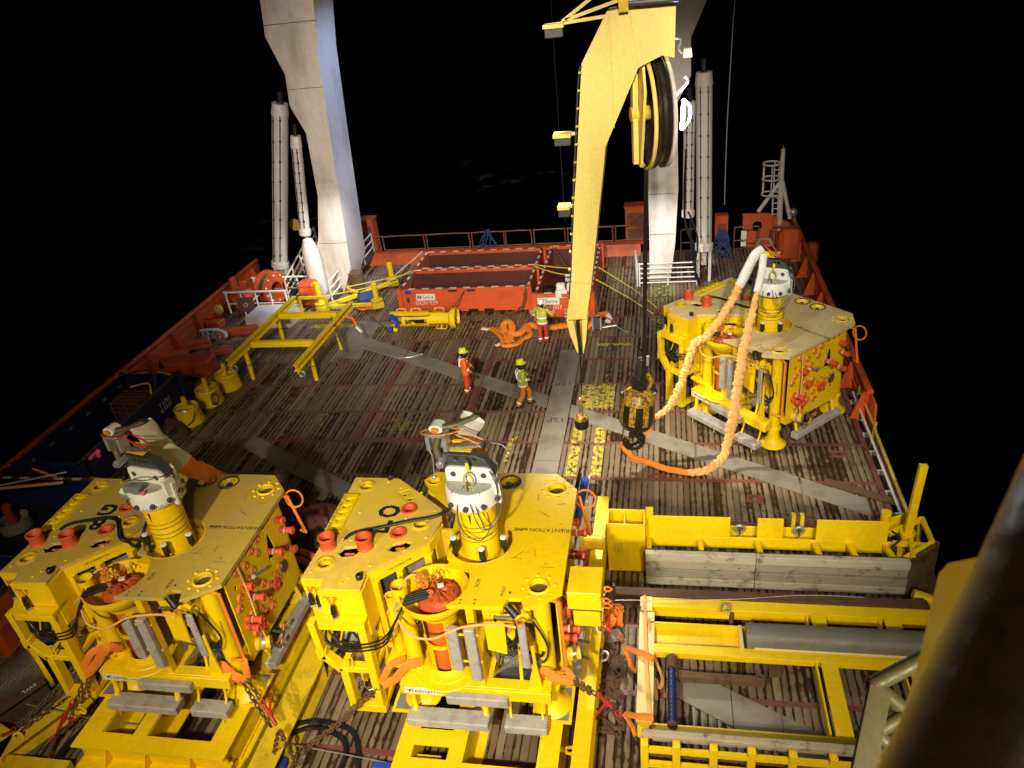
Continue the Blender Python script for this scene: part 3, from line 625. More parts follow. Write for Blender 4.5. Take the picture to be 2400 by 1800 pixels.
MB().bx(-.3, .3, -.2, .3, 0.4, V(1690, 503, 37.6).z).build('casing', M['hullred'], t2); MB().bx(-.2, .2, -.24, -.19, .6, 1.2).build('panel', M['deckred'], t2)
a = V(1848, 600, 35.5); t2 = empty('mooring_fairlead', (a.x, 35.5, 0), 'rounded orange mooring housing below the ladder mast', 'mooring gear')
MB().chbox((0, 0, .75), (1.0, .8, 1.5), .2).build('housing', M['hullred'], t2); MB().cyl((-.5, -.45, .3), (-.75, -.9, 1.7), .06, 8).build('stay', M['deckred'], t2); MB().chbox((.9, -.6, .5), (.5, .5, 1.0), .12).build('bollard', M['hullred'], t2)
# mast
mt = empty('ladder_mast', V(1825, 500, 38), 'thin grey white mast with caged ladder and two braces on the right quarter', 'mast')
def mv(px, py, y=38): return V(px, py, y) - Vector(mt.location)
MB().tube([mv(1826, 540), mv(1830, 430), mv(1836, 348)], [.14, .13, .09], 10).build('pole', M['white_worn'], mt); MB().cyl(mv(1836, 348), mv(1837, 340), .03, 6).build('aerial', M['galv'], mt)
for a, b in (((1826, 430), (1777, 496)), ((1834, 424), (1851, 512))): MB().cyl(mv(*a), mv(*b), .09, 10).build('brace', M['white_worn'], mt)
for dx in (0, 15): MB().cyl(mv(1809 + dx, 520), mv(1816 + dx, 378), .035, 8).build('ladder_rail', M['white_worn'], mt)
for k in range(11): y_ = 515 - k * 13; x_ = 1809 + (520 - y_) * 7 / 142; MB().cyl(mv(x_, y_), mv(x_ + 15, y_), .022, 6).build('rung', M['white_worn'], mt)
for py in (383, 418, 454):
    c = mv(1810 - (py - 383) * .06, py); MB().tube([c + Vector((.42 * math.cos(2 * PI * k / 20), .42 * math.sin(2 * PI * k / 20), 0)) for k in range(20)], .04, 6, closed=True).build('cage_hoop', M['white_worn'], mt)
for k in range(5):
    a = PI * .75 + k * PI * .36; c0, c1 = mv(1806, 454), mv(1810, 383); w = Vector((.42 * math.cos(a), .42 * math.sin(a), 0)); MB().cyl(c0 + w, c1 + w, .025, 6).build('cage_bar', M['white_worn'], mt)
a = V(1859, 497, 38); t2 = empty('searchlight', a, 'round pale searchlight on the bulwark corner beside the mast brace', 'lamp')
MB().sphere((0, 0, 0), .2, 12, 8).build('housing', M['galv'], t2); MB().tube([(-.2, 0, 0), (-.17, 0, -.25), (.17, 0, -.25), (.2, 0, 0)], .025, 6).build('yoke', M['darkgrey'], t2)
for px, lab in ((1596, 'dark red rail panel between the box post and the right cylinder'), (1720, 'dark red low rail panel left of the high bulwark corner')):
    a = V(px, 585, 36.5); tag(rail_panel(a.x, a.x + 1.1, 36.5, 0, 1.3).build('stern_rail', M['deckred']), lab, 'railing')
a = V(1690, 580, 36.0); t2 = empty('net_bundle', (a.x, 36, .5), 'dark blue net heap hanging beside the right cylinder', 'net')
mb = MB()
for k in range(12): mb.tube(spl([(rnd.uniform(-.2, .2), 0, .9), (rnd.uniform(-.4, .4), -.1, .4), (rnd.uniform(-.4, .4), -.1, 0), (rnd.uniform(-.6, .6), -.2, -.4)], 4), .03, 5)
mb.build('net', M['netblue'], t2)
a = V(1741, 590, 37.0); tag(MB().bx(a.x - .12, a.x + .12, 36.9, 37.0, .2, .95).build('rag', M['white']), 'small pale blue cloth at the foot of the high bulwark corner', 'cloth')

# ---------------------------------------------------------------- crane jib, sheave, wires
YC = 18.5
cr_ = empty('crane_jib', V(1420, 300, YC), 'big yellow knuckle jib of the deck crane reaching down in front of the stern frame', 'crane')
cl = Vector(cr_.location)
def pv(px, py, y=YC): return V(px, py, y) - cl
bp = [(1328, 750), (1339, 662), (1346, 474), (1351, 400), (1363, 149), (1422, 27), (1474, 18), (1474, -60), (1586, -60), (1581, 135), (1551, 130), (1496, 159), (1457, 253), (1419, 345), (1415, 390), (1386, 665), (1375, 747)]
pp = [(pv(*q).x, pv(*q).z) for q in bp]
MB().prism(pp[::-1], 0, 0.95, (), tr(0, YC - cl.y, 0) @ rx(PI / 2) @ Matrix.Scale(-1, 4, (0, 0, 1))).build('boom', M['yellow_crane'], cr_, fix=True)
def pl(px): return (pv(*px).x, pv(*px).z)
Tb = rx(PI / 2) @ Matrix.Scale(-1, 4, (0, 0, 1))
for poly, y in (([(1328, 752), (1344, 752), (1358, 826), (1353, 827), (1336, 785)], 0.0), ([(1364, 750), (1377, 748), (1373, 800), (1368, 828), (1366, 826)], 0.0)):
    MB().prism([pl(q) for q in poly], y, y + 0.5, (), tr(0, YC - cl.y, 0) @ Tb).build('cheek_plate', M['yellow_crane'], cr_, fix=True)
MB().prism([pl(q) for q in ((1338, 752), (1366, 750), (1368, 800), (1362, 826), (1356, 826))], .2, .3, (), tr(0, YC - cl.y, 0) @ Tb).build('tip_web', M['yellow'], cr_, fix=True)
MB().tube([pv(1354, 752, YC - .03), pv(1361, 828, YC - .03)], .055, 8).build('tip_sheave', M['black'], cr_)
for a, b in (((1339, 662), (1386, 665)), ((1474, 18), (1496, 155)), ((1427, 30), (1440, 300))):   # weld seams
    p, q = pv(a[0], a[1], YC - .004), pv(b[0], b[1], YC - .004); MB().bar(p, q, .012, .012, (0, 1, 0)).build('weld_seam', M['yellow_worn'], cr_)
MB().tube(spl([pv(1362, 155, YC - .05), pv(1356, 180, YC - .05), pv(1349, 330, YC - .05), pv(1343, 480, YC - .05), pv(1337, 640, YC - .05), pv(1334, 700, YC - .05)], 6), .02, 6).build('conduit', M['darkgrey'], cr_)
for k in range(12): p = pv(1360 - k * 2.2, 170 + k * 42, YC - .05); MB().bx(p.x - .04, p.x + .02, p.y - .03, p.y + .05, p.z - .02, p.z + .02).build('conduit_clip', M['yellow_worn'], cr_)
# lamp brackets
def flood(c, w, arms):
    c = Vector(c); MB().chbox(c, (w, .35, .09), .01).build('lamp_shade', M['yellow_crane'], cr_)
    h = MB().bx(-w * .42, w * .42, -.13, .13, -.22, -.045).build('floodlight', M['darkgrey'], cr_); h.location = c
    f = MB().bx(-w * .36, w * .36, -.10, .10, -.235, -.222).build('glass', M['darkgrey'], h)
    for a, b in arms: MB().bar(a, b, .07, .07).build('lamp_bracket', M['yellow_crane'], cr_)
flood(pv(1298, 60), .46, [(pv(1280, 60), pv(1418, 38)), (pv(1325, 47), pv(1450, 0)), (pv(1318, 50), pv(1392, -10))])
flood(pv(1318, 316), .42, [(pv(1300, 317), pv(1352, 312))])
flood(pv(1322, 484), .30, [(pv(1312, 485), pv(1346, 482))])
# upper hydraulic gear at the knuckle
MB().cyl(pv(1474, 8, YC - .25), pv(1590, -2, YC - .25), .055, 10).build('ram', M['darkgrey'], cr_); MB().bx(*(lambda p: (p.x - .1, p.x + .1, -.2, .3, p.z - .15, p.z + .25))(pv(1462, 8)) ).build('ram_lug', M['yellow_worn'], cr_)
# sheave with guards
sh = empty('hoist_sheave', V(1532, 262, 19.3), 'large dark rimmed rope sheave in yellow cheeks under the crane knuckle', 'sheave'); shl = Vector(sh.location)
rs = 1.27 * 1.0
Ts = rz(R(14)) @ ry(-PI / 2)
MB().lathe([(rs - .18, -.12), (rs, -.14), (rs + .02, -.1), (rs - .06, -.04), (rs - .06, .04), (rs + .02, .1), (rs, .14), (rs - .18, .12)], 48, (0, 0, 0), Ts).build('rim', M['oil'], sh, fix=True)
MB().lathe([(rs - .20, -.24), (rs + .01, -.24), (rs + .02, -.16), (rs - .2, -.16), (rs - .2, -.24)], 48, (0, 0, 0), Ts).build('outer_ring', M['white_worn'], sh, fix=True)
MB().lathe([(0, -.1), (rs - .15, -.1), (rs - .15, .1), (0, .1)], 40, (0, 0, 0), Ts).build('disc', M['rust'], sh)
MB().tube([(Ts @ Vector(((rs + .0) * math.cos(a), (rs + .0) * math.sin(a), .24))) for a in [2 * PI * k / 44 for k in range(44)]], .05, 8, closed=True).build('guard_ring', M['yellow_crane'], sh)
MB().prism([(1.15, -.55), (1.3, .1), (.6, .62), (-.5, .45), (-1.22, .12), (-1.22, -.16), (-.5, -.4), (.6, -.72)], .32, .38, [circ(.2, 12)], Ts).build('cheek_plate', M['yellow_crane'], sh, fix=True)
MB().prism([(1.2, -.2), (1.2, .05), (-1.15, .08), (-1.15, -.10)], .40, .52, (), Ts).build('cheek_rib', M['yellow_crane'], sh, fix=True)
MB().cyl(Ts @ Vector((0, 0, -.3)), Ts @ Vector((0, 0, .55)), .17, 16).build('axle', M['yellow_worn'], sh)
lm = empty('tube_lamp', V(1592, 268, 19.6), 'lit white tube lamp beside the crane sheave', 'lamp')
p0, p1 = V(1603, 232, 19.6) - Vector(lm.location), V(1598, 305, 19.6) - Vector(lm.location)
MB().tube([p0, p0.lerp(p1, .05), p0.lerp(p1, .95), p1], [.02, .045, .045, .02], 12).build('tube', M['lamp'], lm)
MB().tube(spl([p0, p0.lerp(p1, .3) + Vector((.16, .05, 0)), p0.lerp(p1, .7) + Vector((.16, .05, 0)), p1], 5), .03, 8).build('guard', M['white'], lm)
MB().cyl(p0.lerp(p1, .5) + Vector((-.14, 0, 0)), p0.lerp(p1, .5) + Vector((-.5, 0, 0)), .03, 6).build('arm', M['galv'], lm)
point('tube_lamp_light', V(1596, 268, 19.35), 330, COOL, .15)
bf = empty('floodlight', V(1610, 124, 19.4), 'small white flood lamp on a bent arm under the crane knuckle', 'lamp')
MB().prism([(-.09, -.09), (.12, -.09), (.10, .1), (-.07, .1)], -.08, .08, (), rx(PI / 2)).build('housing', M['white'], bf); MB().tube(spl([(-.1, 0, 0), (-.18, 0, .1), (-.14, 0, .28), (-.28, 0, .33)], 5), .025, 6).build('arm', M['galv'], bf)
MB().tube(spl([(-.05, 0, -.5), (.02, 0, -.62), (-.15, 0, -.8), (-.32, 0, -.95)], 5), .035, 8).build('bent_tube', M['white'], bf)
tag(wrope([V(1515, 390, 19), V(1512, 640, 19), V(1510, 872, 19)], .062).build('hoist_wire', M['tar']), 'thick dark greasy hoist wire from the sheave to the striped hook block', 'wire')
tag(wrope([V(1360, 826, 18.5), V(1361.5, 880, 18.5), V(1363, 925, 18.5)], .018).build('whip_wire', M['tar']), 'thin dark wire hanging from the jib tip to the headache ball', 'wire')
tag(wrope([V(1290, -20, 60), V(1312, 330, 60), V(1325, 520, 60)], .03).build('stay_wire', M['rope']), 'faint thin wire in the dark sky left of the crane jib', 'wire')
tag(wrope([V(1725, -20, 30), V(1718, 60, 30), V(1704, 300, 30), V(1698, 480, 30)], .018).build('stay_wire', M['galv']), 'thin pale wire in the dark sky right of the stern frame', 'wire')
# headache ball
hb = empty('headache_ball', V(1363, 985, 18.5), 'small yellow topped black overhaul ball hanging on the thin wire', 'hook ball')
MB().lathe([(0, -.28), (.14, -.26), (.195, -.2), (.205, .04), (.2, .05)], 20).build('ball_weight', M['oil'], hb)
MB().lathe([(.2, .045), (.19, .12), (.12, .2), (.065, .28)], 20).build('ball_top', M['hookyel'], hb)
MB().lathe([(.065, .27), (.058, .5), (.05, .52), (.05, .62), (.028, .64), (.028, .72), (0, .73)], 14).build('socket', M['steel'], hb)
for z in (.56, .62, .68): MB().lathe([(.045, z), (.055, z + .01), (.045, z + .02)], 12).build('collar', M['red'] if z > .6 else M['white'], hb)
# main hook block
bk = empty('hook_block', V(1494, 955, 19), 'large yellow and black striped crane hook block standing over its sling', 'hook block'); bk.rotation_euler = (R(-4), R(7), R(20))
MB().lathe([(0, -.72), (.22, -.70), (.40, -.60), (.49, -.44), (.51, -.2), (.485, .2)], 32).build('body', M['oil'], bk)
for k in range(16):
    if k % 2: continue
    a0 = 2 * PI * k / 16
    MB().lathe([(.494, -.40), (.515, -.2), (.489, .2)], 5, (0, 0, 0), None, a0, a0 + PI / 8 * .9).build('stripe', M['hookyel'], bk)
MB().lathe([(.49, .2), (.47, .34), (.38, .50), (.24, .60), (0, .64)], 28).build('cap', M['hookyel'], bk)
MB().chbox((-.02, 0, .82), (.40, .30, .55), .10).build('swivel_head', M['oil'], bk)
MB().cyl((-.02, -.26, .78), (-.02, .26, .78), .17, 18).build('swivel_pin', M['oil'], bk)
MB().tube(spl([(.24, 0, .55), (.34, 0, .78), (.22, 0, 1.0)], 6), .07, 8).build('guard_arm', M['hookyel'], bk)
MB().lathe([(.17, .98), (.15, 1.3), (.09, 1.62), (.08, 1.75)], 16).build('socket', M['oil'], bk)
sw = MB().tube([(-.05, -.1, 1.5), (.16, -.1, 1.48)], .02, 6).build('sensor_bracket', M['galv'], bk); MB().cyl((.12, -.12, 1.35), (.12, -.12, 1.62), .06, 12).build('sensor', M['galv'], sw); MB().cyl((-.12, -.1, 1.58), (.12, -.1, 1.55), .02, 6).build('sensor_arm', M['steel'], sw)
for s_ in (-1, 1): MB().tube(spl([(s_ * .38, 0, .36), (s_ * .52, 0, .45), (s_ * .45, 0, .55)], 4), .045, 6).build('lug', M['oil'], bk)
MB().tube(spl([(.04, 0, -.66), (.04, 0, -.86), (.2, 0, -1.0), (.12, 0, -1.22), (-.12, 0, -1.26), (-.28, 0, -1.1), (-.24, 0, -.98)], 6), [.1] * 10 + [.12] * 12 + [.1] * 15, 12).build('hook', M['oil'], bk)
MB().bar((-.26, 0, -.98), (.02, 0, -.84), .05, .08).build('safety_latch', M['hookyel'], bk)
MB().cyl((-.16, -.14, -.80), (.22, .14, -.80), .11, 12).build('hook_swivel', M['oil'], bk)
# ================================================================ cargo containers on the far deck
def rim(t, x0, x1, y, z, along='x', w=.10, off=0):
    n = int(abs(x1 - x0) / .30); L = (x1 - x0) / n
    for i in range(n):
        q = MB(); a, b = x0 + i * L + .002, x0 + (i + 1) * L - .002
        if along == 'x': q.bx(a, b, y - w / 2, y + w / 2, z, z + .012)
        else: q.bx(y - w / 2, y + w / 2, a, b, z, z + .012)
        q.build('rim_mark', M['whiteink' if (i + off) % 2 else 'deckred'], t)
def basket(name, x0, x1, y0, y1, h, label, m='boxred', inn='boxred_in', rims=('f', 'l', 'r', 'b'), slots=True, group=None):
    t = empty(name, (x0, y0, 0), label, 'container', group); X, Y = x1 - x0, y1 - y0; w = .11
    MB().bx(0, X, 0, w, .12, h).build('front_wall', M[m], t, bevel=.012); MB().bx(0, X, Y - w, Y, .12, h).build('back_wall', M[m], t, bevel=.012)
    MB().bx(0, w, w + .002, Y - w - .002, .12, h).build('side_wall', M[m], t); MB().bx(X - w, X, w + .002, Y - w - .002, .12, h).build('side_wall', M[m], t)
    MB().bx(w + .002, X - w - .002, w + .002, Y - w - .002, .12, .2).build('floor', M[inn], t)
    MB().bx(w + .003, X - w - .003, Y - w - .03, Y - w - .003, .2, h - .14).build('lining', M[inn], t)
    for x in (0, X):
        for y in (0, Y): MB().bx(x - .1, x + .1, y - .1, y + .1, 0, h + .03).build('corner_post', M[m], t, bevel=.01)
    # raised panel ribs on the front wall
    for k in range(1, int(X / 1.1) + 1): xx = k * X / (int(X / 1.1) + 1); MB().bx(xx - .03, xx + .03, -.03, -.001, .262, h - .165).build('rib', M[m], t)
    MB().bx(.12, X - .12, -.045, -.001, h - .16, h - .02).build('top_rail', M[m], t); MB().bx(.12, X - .12, -.045, -.001, .14, .26).build('bottom_rail', M[m], t)
    if slots:
        for f in (.42, .56):
            MB().bx(X * f - .2, X * f + .2, -.05, -.046, h - .14, h - .05).build('slot', M['black'], t)
        for f in (.56, .68):
            MB().bx(X * f - .22, X * f + .22, -.05, -.046, .13, .24).build('fork_pocket', M['black'], t)
    if 'f' in rims: rim(t, .1, X - .1, w / 2, h)
    if 'b' in rims: rim(t, .1, X - .1, Y - w / 2, h, off=1)
    if 'l' in rims: rim(t, .1, Y - .1, w / 2, h, 'y')
    if 'r' in rims: rim(t, .1, Y - .1, X - w / 2, h, 'y', off=1)
    return t
H = 1.22
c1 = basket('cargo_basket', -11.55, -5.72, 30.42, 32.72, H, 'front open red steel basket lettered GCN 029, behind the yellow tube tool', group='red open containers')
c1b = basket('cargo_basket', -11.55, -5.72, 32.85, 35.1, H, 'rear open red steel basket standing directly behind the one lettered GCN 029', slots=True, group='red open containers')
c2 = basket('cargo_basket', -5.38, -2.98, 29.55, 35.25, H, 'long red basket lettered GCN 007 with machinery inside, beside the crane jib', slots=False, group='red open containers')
def wall_T(x, z): return face_T((x, -.012, z), (1, 0, 0), (0, 0, 1))
def swire(t, x, z, s):
    p = MB().bx(x, x + 1.05 * s, -.062, -.05, z, z + .36 * s).build('sign', M['signwhite'], t)
    T = face_T((x + .66 * s, -.0635, z + .17 * s), (1, 0, 0), (0, 0, 1)); lettering('Swire', .27 * s, T, M['ink'], p)
    for k, (a, b) in enumerate(((.06, .10), (.13, .17), (.21, .25), (.28, .31))): MB().bx(x + a * s, x + b * s, -.066, -.063, z + .07 * s, z + .29 * s).build('logo_bar', M['ink' if k in (1, 2) else 'deckred'], p)
    MB().bx(x + .1 * s, x + .28 * s, -.066, -.0625, z + .16 * s, z + .2 * s).build('logo_bar', M['ink'], p)
swire(c1, .75, .72, .82); lettering('GCN 029', .26, face_T((1.18, -.052, .58), (1, 0, 0), (0, 0, 1)), M['whiteink'], c1)
swire(c2, .12, .74, .88); lettering('GCN 007', .26, face_T((.62, -.05, .60), (1, 0, 0), (0, 0, 1)), M['whiteink'], c2)
for s_, z in (('TARE', .40), ('PAYLOAD', .24), ('MGW', .08)): lettering(s_, .18, face_T((1.22, -.05, z + .06), (1, 0, 0), (0, 0, 1)), M['whiteink'], c2, align='LEFT', sx=.8)
lettering('TAG', .18, face_T((.62, -.05, .42), (1, 0, 0), (0, 0, 1)), M['whiteink'], c2)
MB().bx(1.45, 1.68, -.056, -.05, .5, .72).build('data_plate', M['whiteink'], c2); MB().lathe([(0, 0), (.1, 0), (.1, .008), (0, .008)], 14, (1.55, -.05, .88), rx(PI / 2)).build('round_sticker', M['olive'], c2)
MB().bx(.25, .55, -.055, -.05, 1.02, 1.18).build('blue_label', M['bluehose'], c1); MB().bx(.3, .42, -.06, -.05, .62, .86).build('latch', M['darkgrey'], c1)
# machinery inside the GCN 007 basket
t = empty('pump_unit', (-4.0, 31.2, .2), 'grey and white pump unit lying inside the GCN 007 basket', 'machine')
MB().chbox((.3, 0, .62), (.85, 1.0, .7), .06).build('casing', M['galv'], t); MB().cyl((-.1, -.55, .75), (-.1, .1, .75), .24, 16).build('motor', M['darkgrey'], t); MB().cyl((.3, -.9, .9), (.3, -.4, .9), .17, 14).build('drum', M['darkgrey'], t); MB().chbox((.15, -.35, 1.12), (.7, .35, .16), .03).build('cover', M['white'], t); MB().cyl((-.1, -.2, 1.22), (.7, -.2, 1.22), .045, 8).build('pipe', M['strap_y'], t)
t = empty('tyre_roll', (-4.9, 30.6, .2), 'black ribbed roller standing inside the GCN 007 basket at its left wall', 'roller')
MB().lathe([(.2, 0), (.26, .05), (.26, .2), (.22, .25), (.27, .3), (.27, .5), (.22, .55), (.27, .6), (.27, .82), (.2, .88), (0, .88)], 18).build('roller', M['black'], t)
t = empty('white_cover', (-4.28, 29.75, 1.1), 'crumpled cream sheets of board draped over the front edge of the GCN 007 basket', 'cover')
MB().chbox((0, .05, .22), (.36, .3, .5), .05, rx(-.3)).build('sheet', M['signwhite'], t); MB().chbox((.03, -.12, .06), (.5, .25, .34), .04, rz(.2)).build('sheet', M['signwhite'], t); MB().chbox((.36, .1, .22), (.25, .2, .5), .08, rz(.5)).build('bag', M['signwhite'], t); MB().chbox((.55, .5, .62), (.8, .1, .1), .02).build('bar', M['signwhite'], t); MB().chbox((.62, .5, .6), (.1, .12, .35), .02).build('bar', M['signwhite'], t)
t = tag(MB().chbox((-3.6, 33.4, .75), (1.1, 1.3, .7), .1).build('blue_bundle', M['netblue']), 'pale blue wrapped bundle at the back of the GCN 007 basket', 'bundle')
# chains and straps over the containers
def chain(pts, label, step=.12, r=.02, w=.042, m='chain', name='chain', group=None): return tag(chain_mb(pts, step, r, w).build(name, M[m]), label, 'chain', group)
chain([(-5.85, 30.35, 1.25), (-5.9, 30.2, .9), (-6.1, 30.1, .35), (-6.9, 30.0, .06), (-8.0, 29.95, .05), (-9.2, 29.95, .05)], 'rusty chain hanging down the right end of the GCN 029 basket', .16, .03, .06)
t = tag(chain_mb([(-6.4, 29.75, .05), (-7.2, 29.9, .08), (-8.1, 29.7, .05), (-8.7, 29.9, .07), (-7.4, 29.62, .05), (-6.3, 29.9, .06), (-7.0, 29.7, .1), (-8.4, 30.0, .09)], .14, .03, .055).build('chain_heap', M['chain']), 'heap of rusty chain lying along the foot of the GCN 029 basket', 'chain')
chain([(-11.5, 32.5, 1.2), (-11.35, 31.6, 1.1), (-11.3, 30.7, .6)], 'rusty chain hanging inside the left end of the GCN 029 basket', .14, .025, .05)
chain([(-2.9, 29.6, 1.2), (-2.82, 29.5, .7), (-2.8, 29.45, .2)], 'rusty chain hanging at the right front corner of the GCN 007 basket', .14, .025, .05)
chain([(-5.15, 34.9, 1.2), (-4.7, 34.0, .9), (-4.2, 33.0, .7)], 'rusty chain hanging inside the far end of the GCN 007 basket', .14, .025, .05)
def strap(pts, label, w=.05, m='strap_y', nrm=(0, -1, .5), name='lashing_strap', group=None): return tag(strap_mb(pts, w, .008, nrm).build(name, M[m]), label, 'strap', group)
strap([(-11.6, 32.6, 1.25), (-13.2, 31.9, .85), (-16.0, 30.9, .75)], 'upper yellow strap from the GCN 029 basket to the yellow guide frame')
strap([(-11.6, 32.45, 1.2), (-13.0, 32.4, .95), (-14.8, 32.2, .7)], 'lower yellow strap from the GCN 029 basket to the yellow guide frame')
strap([(-2.95, 32.4, 1.2), (-1.2, 30.9, .6), (-.35, 30.2, .12)], 'upper yellow strap from the GCN 007 basket down to the deck at right')
strap([(-2.95, 31.2, 1.1), (-1.6, 30.4, .6), (-.5, 29.7, .1)], 'lower yellow strap from the GCN 007 basket down to the deck at right')
strap([(-5.8, 32.6, 1.32), (-4.6, 32.2, 1.3), (-3.7, 32.0, 1.3)], 'upper yellow strap across the GCN 007 basket beside the jib')
strap([(-5.8, 32.5, 1.28), (-4.6, 31.7, 1.22), (-3.7, 31.5, 1.2)], 'lower yellow strap across the GCN 007 basket beside the jib')
strap([(-11.7, 35.0, 1.3), (-12.6, 34.6, .7), (-13.5, 34.2, .1)], 'bluish strap from the rear red basket down to the deck at left', .06, 'galv')
strap([(-8.55, 30.35, 1.15), (-8.9, 29.8, .75), (-9.35, 29.2, .62), (-10.3, 28.95, .6), (-11.5, 29.0, .62)], 'brown strap tying the yellow tube tool to the GCN 029 basket', .05, 'timber_brown')
chain([(-.42, 30.1, .1), (-.1, 29.95, .06), (.3, 30.0, .05)], 'red chain end lying at the foot of the yellow straps on the deck', .1, .02, .04, 'redlever')

# ================================================================ yellow tube tool lying before the containers
t = empty('tube_tool', (-11.75, 29.25, .36), 'yellow barrel shaped subsea tool lying on the deck before the GCN 029 basket', 'subsea tool'); Tt = ry(PI / 2)
L = 3.0; r_ = .34
def sect(x0, x1, a0, a1, r=r_, m='yellow', name='shell'): MB().lathe([(r, x0), (r, x1), (r - .02, x1), (r - .02, x0), (r, x0)], max(4, int((a1 - a0) * 6)), (0, 0, 0), Tt, a0, a1).build(name, M[m], t, fix=True)
# angle pi = up (rotated about y: local x -> -z)
sect(.05, .95, PI * .80, PI * 1.25); sect(.05, .95, PI * 1.62, PI * 2.55); sect(.62, .78, 0, 2 * PI)
sect(.78, 1.75, PI * .55, PI * 1.40); sect(.78, 1.75, PI * 1.68, PI * 2.56); sect(1.75, 2.75, PI * 1.12, PI * 1.60); sect(1.75, 2.75, PI * 1.72, PI * 2.96); sect(1.72, 1.82, 0, 2 * PI)
MB().lathe([(r_, 2.7), (.44, 2.78), (.46, 3.0), (.43, 3.0), (.41, 2.8), (r_ - .02, 2.74)], 28, (0, 0, 0), Tt).build('end_bell', M['yellow'], t, fix=True)
MB().lathe([(0, 2.74), (.4, 2.74)], 24, (0, 0, 0), Tt).build('end_plate', M['yellow_worn'], t)
MB().cyl((.1, 0, 0), (.9, 0, 0), .17, 16).build('cylinder', M['galv'], t); MB().tube([(.85, 0, 0), (1.0, 0, 0), (1.15, 0, 0), (1.9, 0, 0)], [.05, .12, .2, .2], 16).build('tool_core', M['black'], t); MB().cyl((1.6, 0, 0), (1.64, 0, 0), .205, 16).build('tool_band', M['whiteink'], t)
for x, a in ((1.2, 0), (2.25, 0), (.55, 0)): MB().tube(spl([(x - .18, .05, .3), (x - .18, .05, .44), (x + .18, .05, .44), (x + .18, .05, .3)], 4), .03, 8).build('handle', M['sling_pale'], t)
MB().tube(spl([(2.2, -.32, -.2), (2.2, -.5, -.25), (2.6, -.5, -.25), (2.6, -.32, -.2)], 4), .03, 8).build('handle', M['sling_pale'], t)
for x in (.3, 2.3): MB().prism([(-.3, -.36), (.3, -.36), (.2, -.2), (-.2, -.2)], x, x + .06, (), rz(PI / 2) @ rx(PI / 2) @ tr(0, 0, 0)).build('saddle', M['yellow_worn'], t)
b = tag(sleeve_mb([(-11.6, 28.88, .72), (-11.35, 28.75, .55), (-11.3, 28.75, .3), (-11.5, 28.7, .12)], .25, .12, .3, 18, 10, 6).build('blue_cloth', M['bluehose']), 'blue cloth wrapped round the left end of the yellow tube tool', 'cloth')
tag(MB().sphere((-11.62, 28.7, .12), .11, 10, 8).build('float', M['bluehose']), 'small blue float on the deck at the left end of the yellow tube tool', 'float')
tag(MB().sphere((-11.38, 28.68, .13), .12, 10, 8, (1, 1, 1)).build('float', M['yellow']), 'small yellow float on the deck at the left end of the yellow tube tool', 'float')

# ================================================================ yellow guide-post spreader
t = empty('guide_frame', (-15.5, 31.0, 0), 'yellow four armed spreader frame with upright guide posts left of the red containers', 'spreader frame')
posts = [V(755, 725, 31.0), V(806, 665, 33.4), V(885, 712, 31.2), V(920, 660, 33.8)]; tops = [V(746, 662, 31.0), V(795, 618, 33.4), V(876, 665, 31.2), V(914, 616, 33.8)]
o0 = Vector(t.location); cen = (posts[0] + posts[3]) / 2; 
for p, q in zip(posts, tops):
    z1 = q.z; p = Vector((p.x, p.y, max(p.z, .25))) - o0; q = Vector((q.x - o0.x, q.y - o0.y, z1)); q = Vector((p.x, p.y, z1))
    MB().cyl((p.x, p.y, .15), q, .125, 14).build('guide_post', M['yellow'], t); MB().lathe([(.13, .75), (.28, .72), (.28, .66), (.13, .6)], 14, (p.x, p.y, -.25)).build('flange', M['yellow_worn'], t)
    MB().chbox((p.x, p.y, .22), (.55, .5, .3), .05, rz(.5)).build('shoe', M['yellow_worn'], t)
pp_ = [Vector((p.x - o0.x, p.y - o0.y, .24)) for p in posts]; cc = sum(pp_, Vector()) / 4; 
for p in pp_: MB().bar(cc, p, .18, .16).build('arm', M['yellow_worn'], t)
MB().bar(pp_[0], pp_[2], .15, .14).build('cross_arm', M['yellow_worn'], t)
for dx in (-.75, .55): MB().bar((pp_[0].x + dx, pp_[0].y - .5, 0), (pp_[0].x + dx, pp_[0].y - .5, .95), .12, .12).build('stand_post', M['yellow_worn'], t)
MB().bar((pp_[0].x - .75, pp_[0].y - .5, .95), (pp_[0].x + .55, pp_[0].y - .5, .95), .1, .12).build('stand_bar', M['yellow_worn'], t)
t = empty('steel_drum', V(838, 665, 33.2), 'brown rusty drum behind the yellow guide posts', 'drum'); t.location.z = 0
MB().lathe([(0, .02), (.36, .02), (.36, .35), (.38, .37), (.36, .39), (.36, .7), (.38, .72), (.36, .74), (.36, 1.05), (.33, 1.07), (0, 1.05)], 20).build('shell', M['rust'], t)
q = V(862, 690, 31.8); tag(MB().chbox((q.x, q.y, .3), (1.0, .8, .45), .12, rz(.4)).build('blue_sheet', M['netblue']), 'folded grey blue sheet lying among the yellow guide posts', 'sheet')
q = G(865, 722); mb = MB()
for k in range(5): mb.tube(spl([(q.x + rnd.uniform(-.5, .5), q.y + rnd.uniform(-.4, .4), .06 + .03 * k) for _ in range(5)], 6, True), .045, 6, closed=True)
tag(mb.build('sling_heap', M['sling']), 'small heap of orange sling on the deck in front of the yellow guide frame', 'sling')
q = V(735, 715, 31.6); t = empty('orange_machine', (q.x - .2, 31.9, 0), 'orange steel machine casing behind the front left guide post', 'machine'); MB().chbox((0, 0, .6), (.9, .7, 1.2), .12).build('casing', M['hullred'], t); MB().cyl((-.2, -.4, .8), (.2, -.4, .8), .2, 12).build('hub', M['hullred'], t)

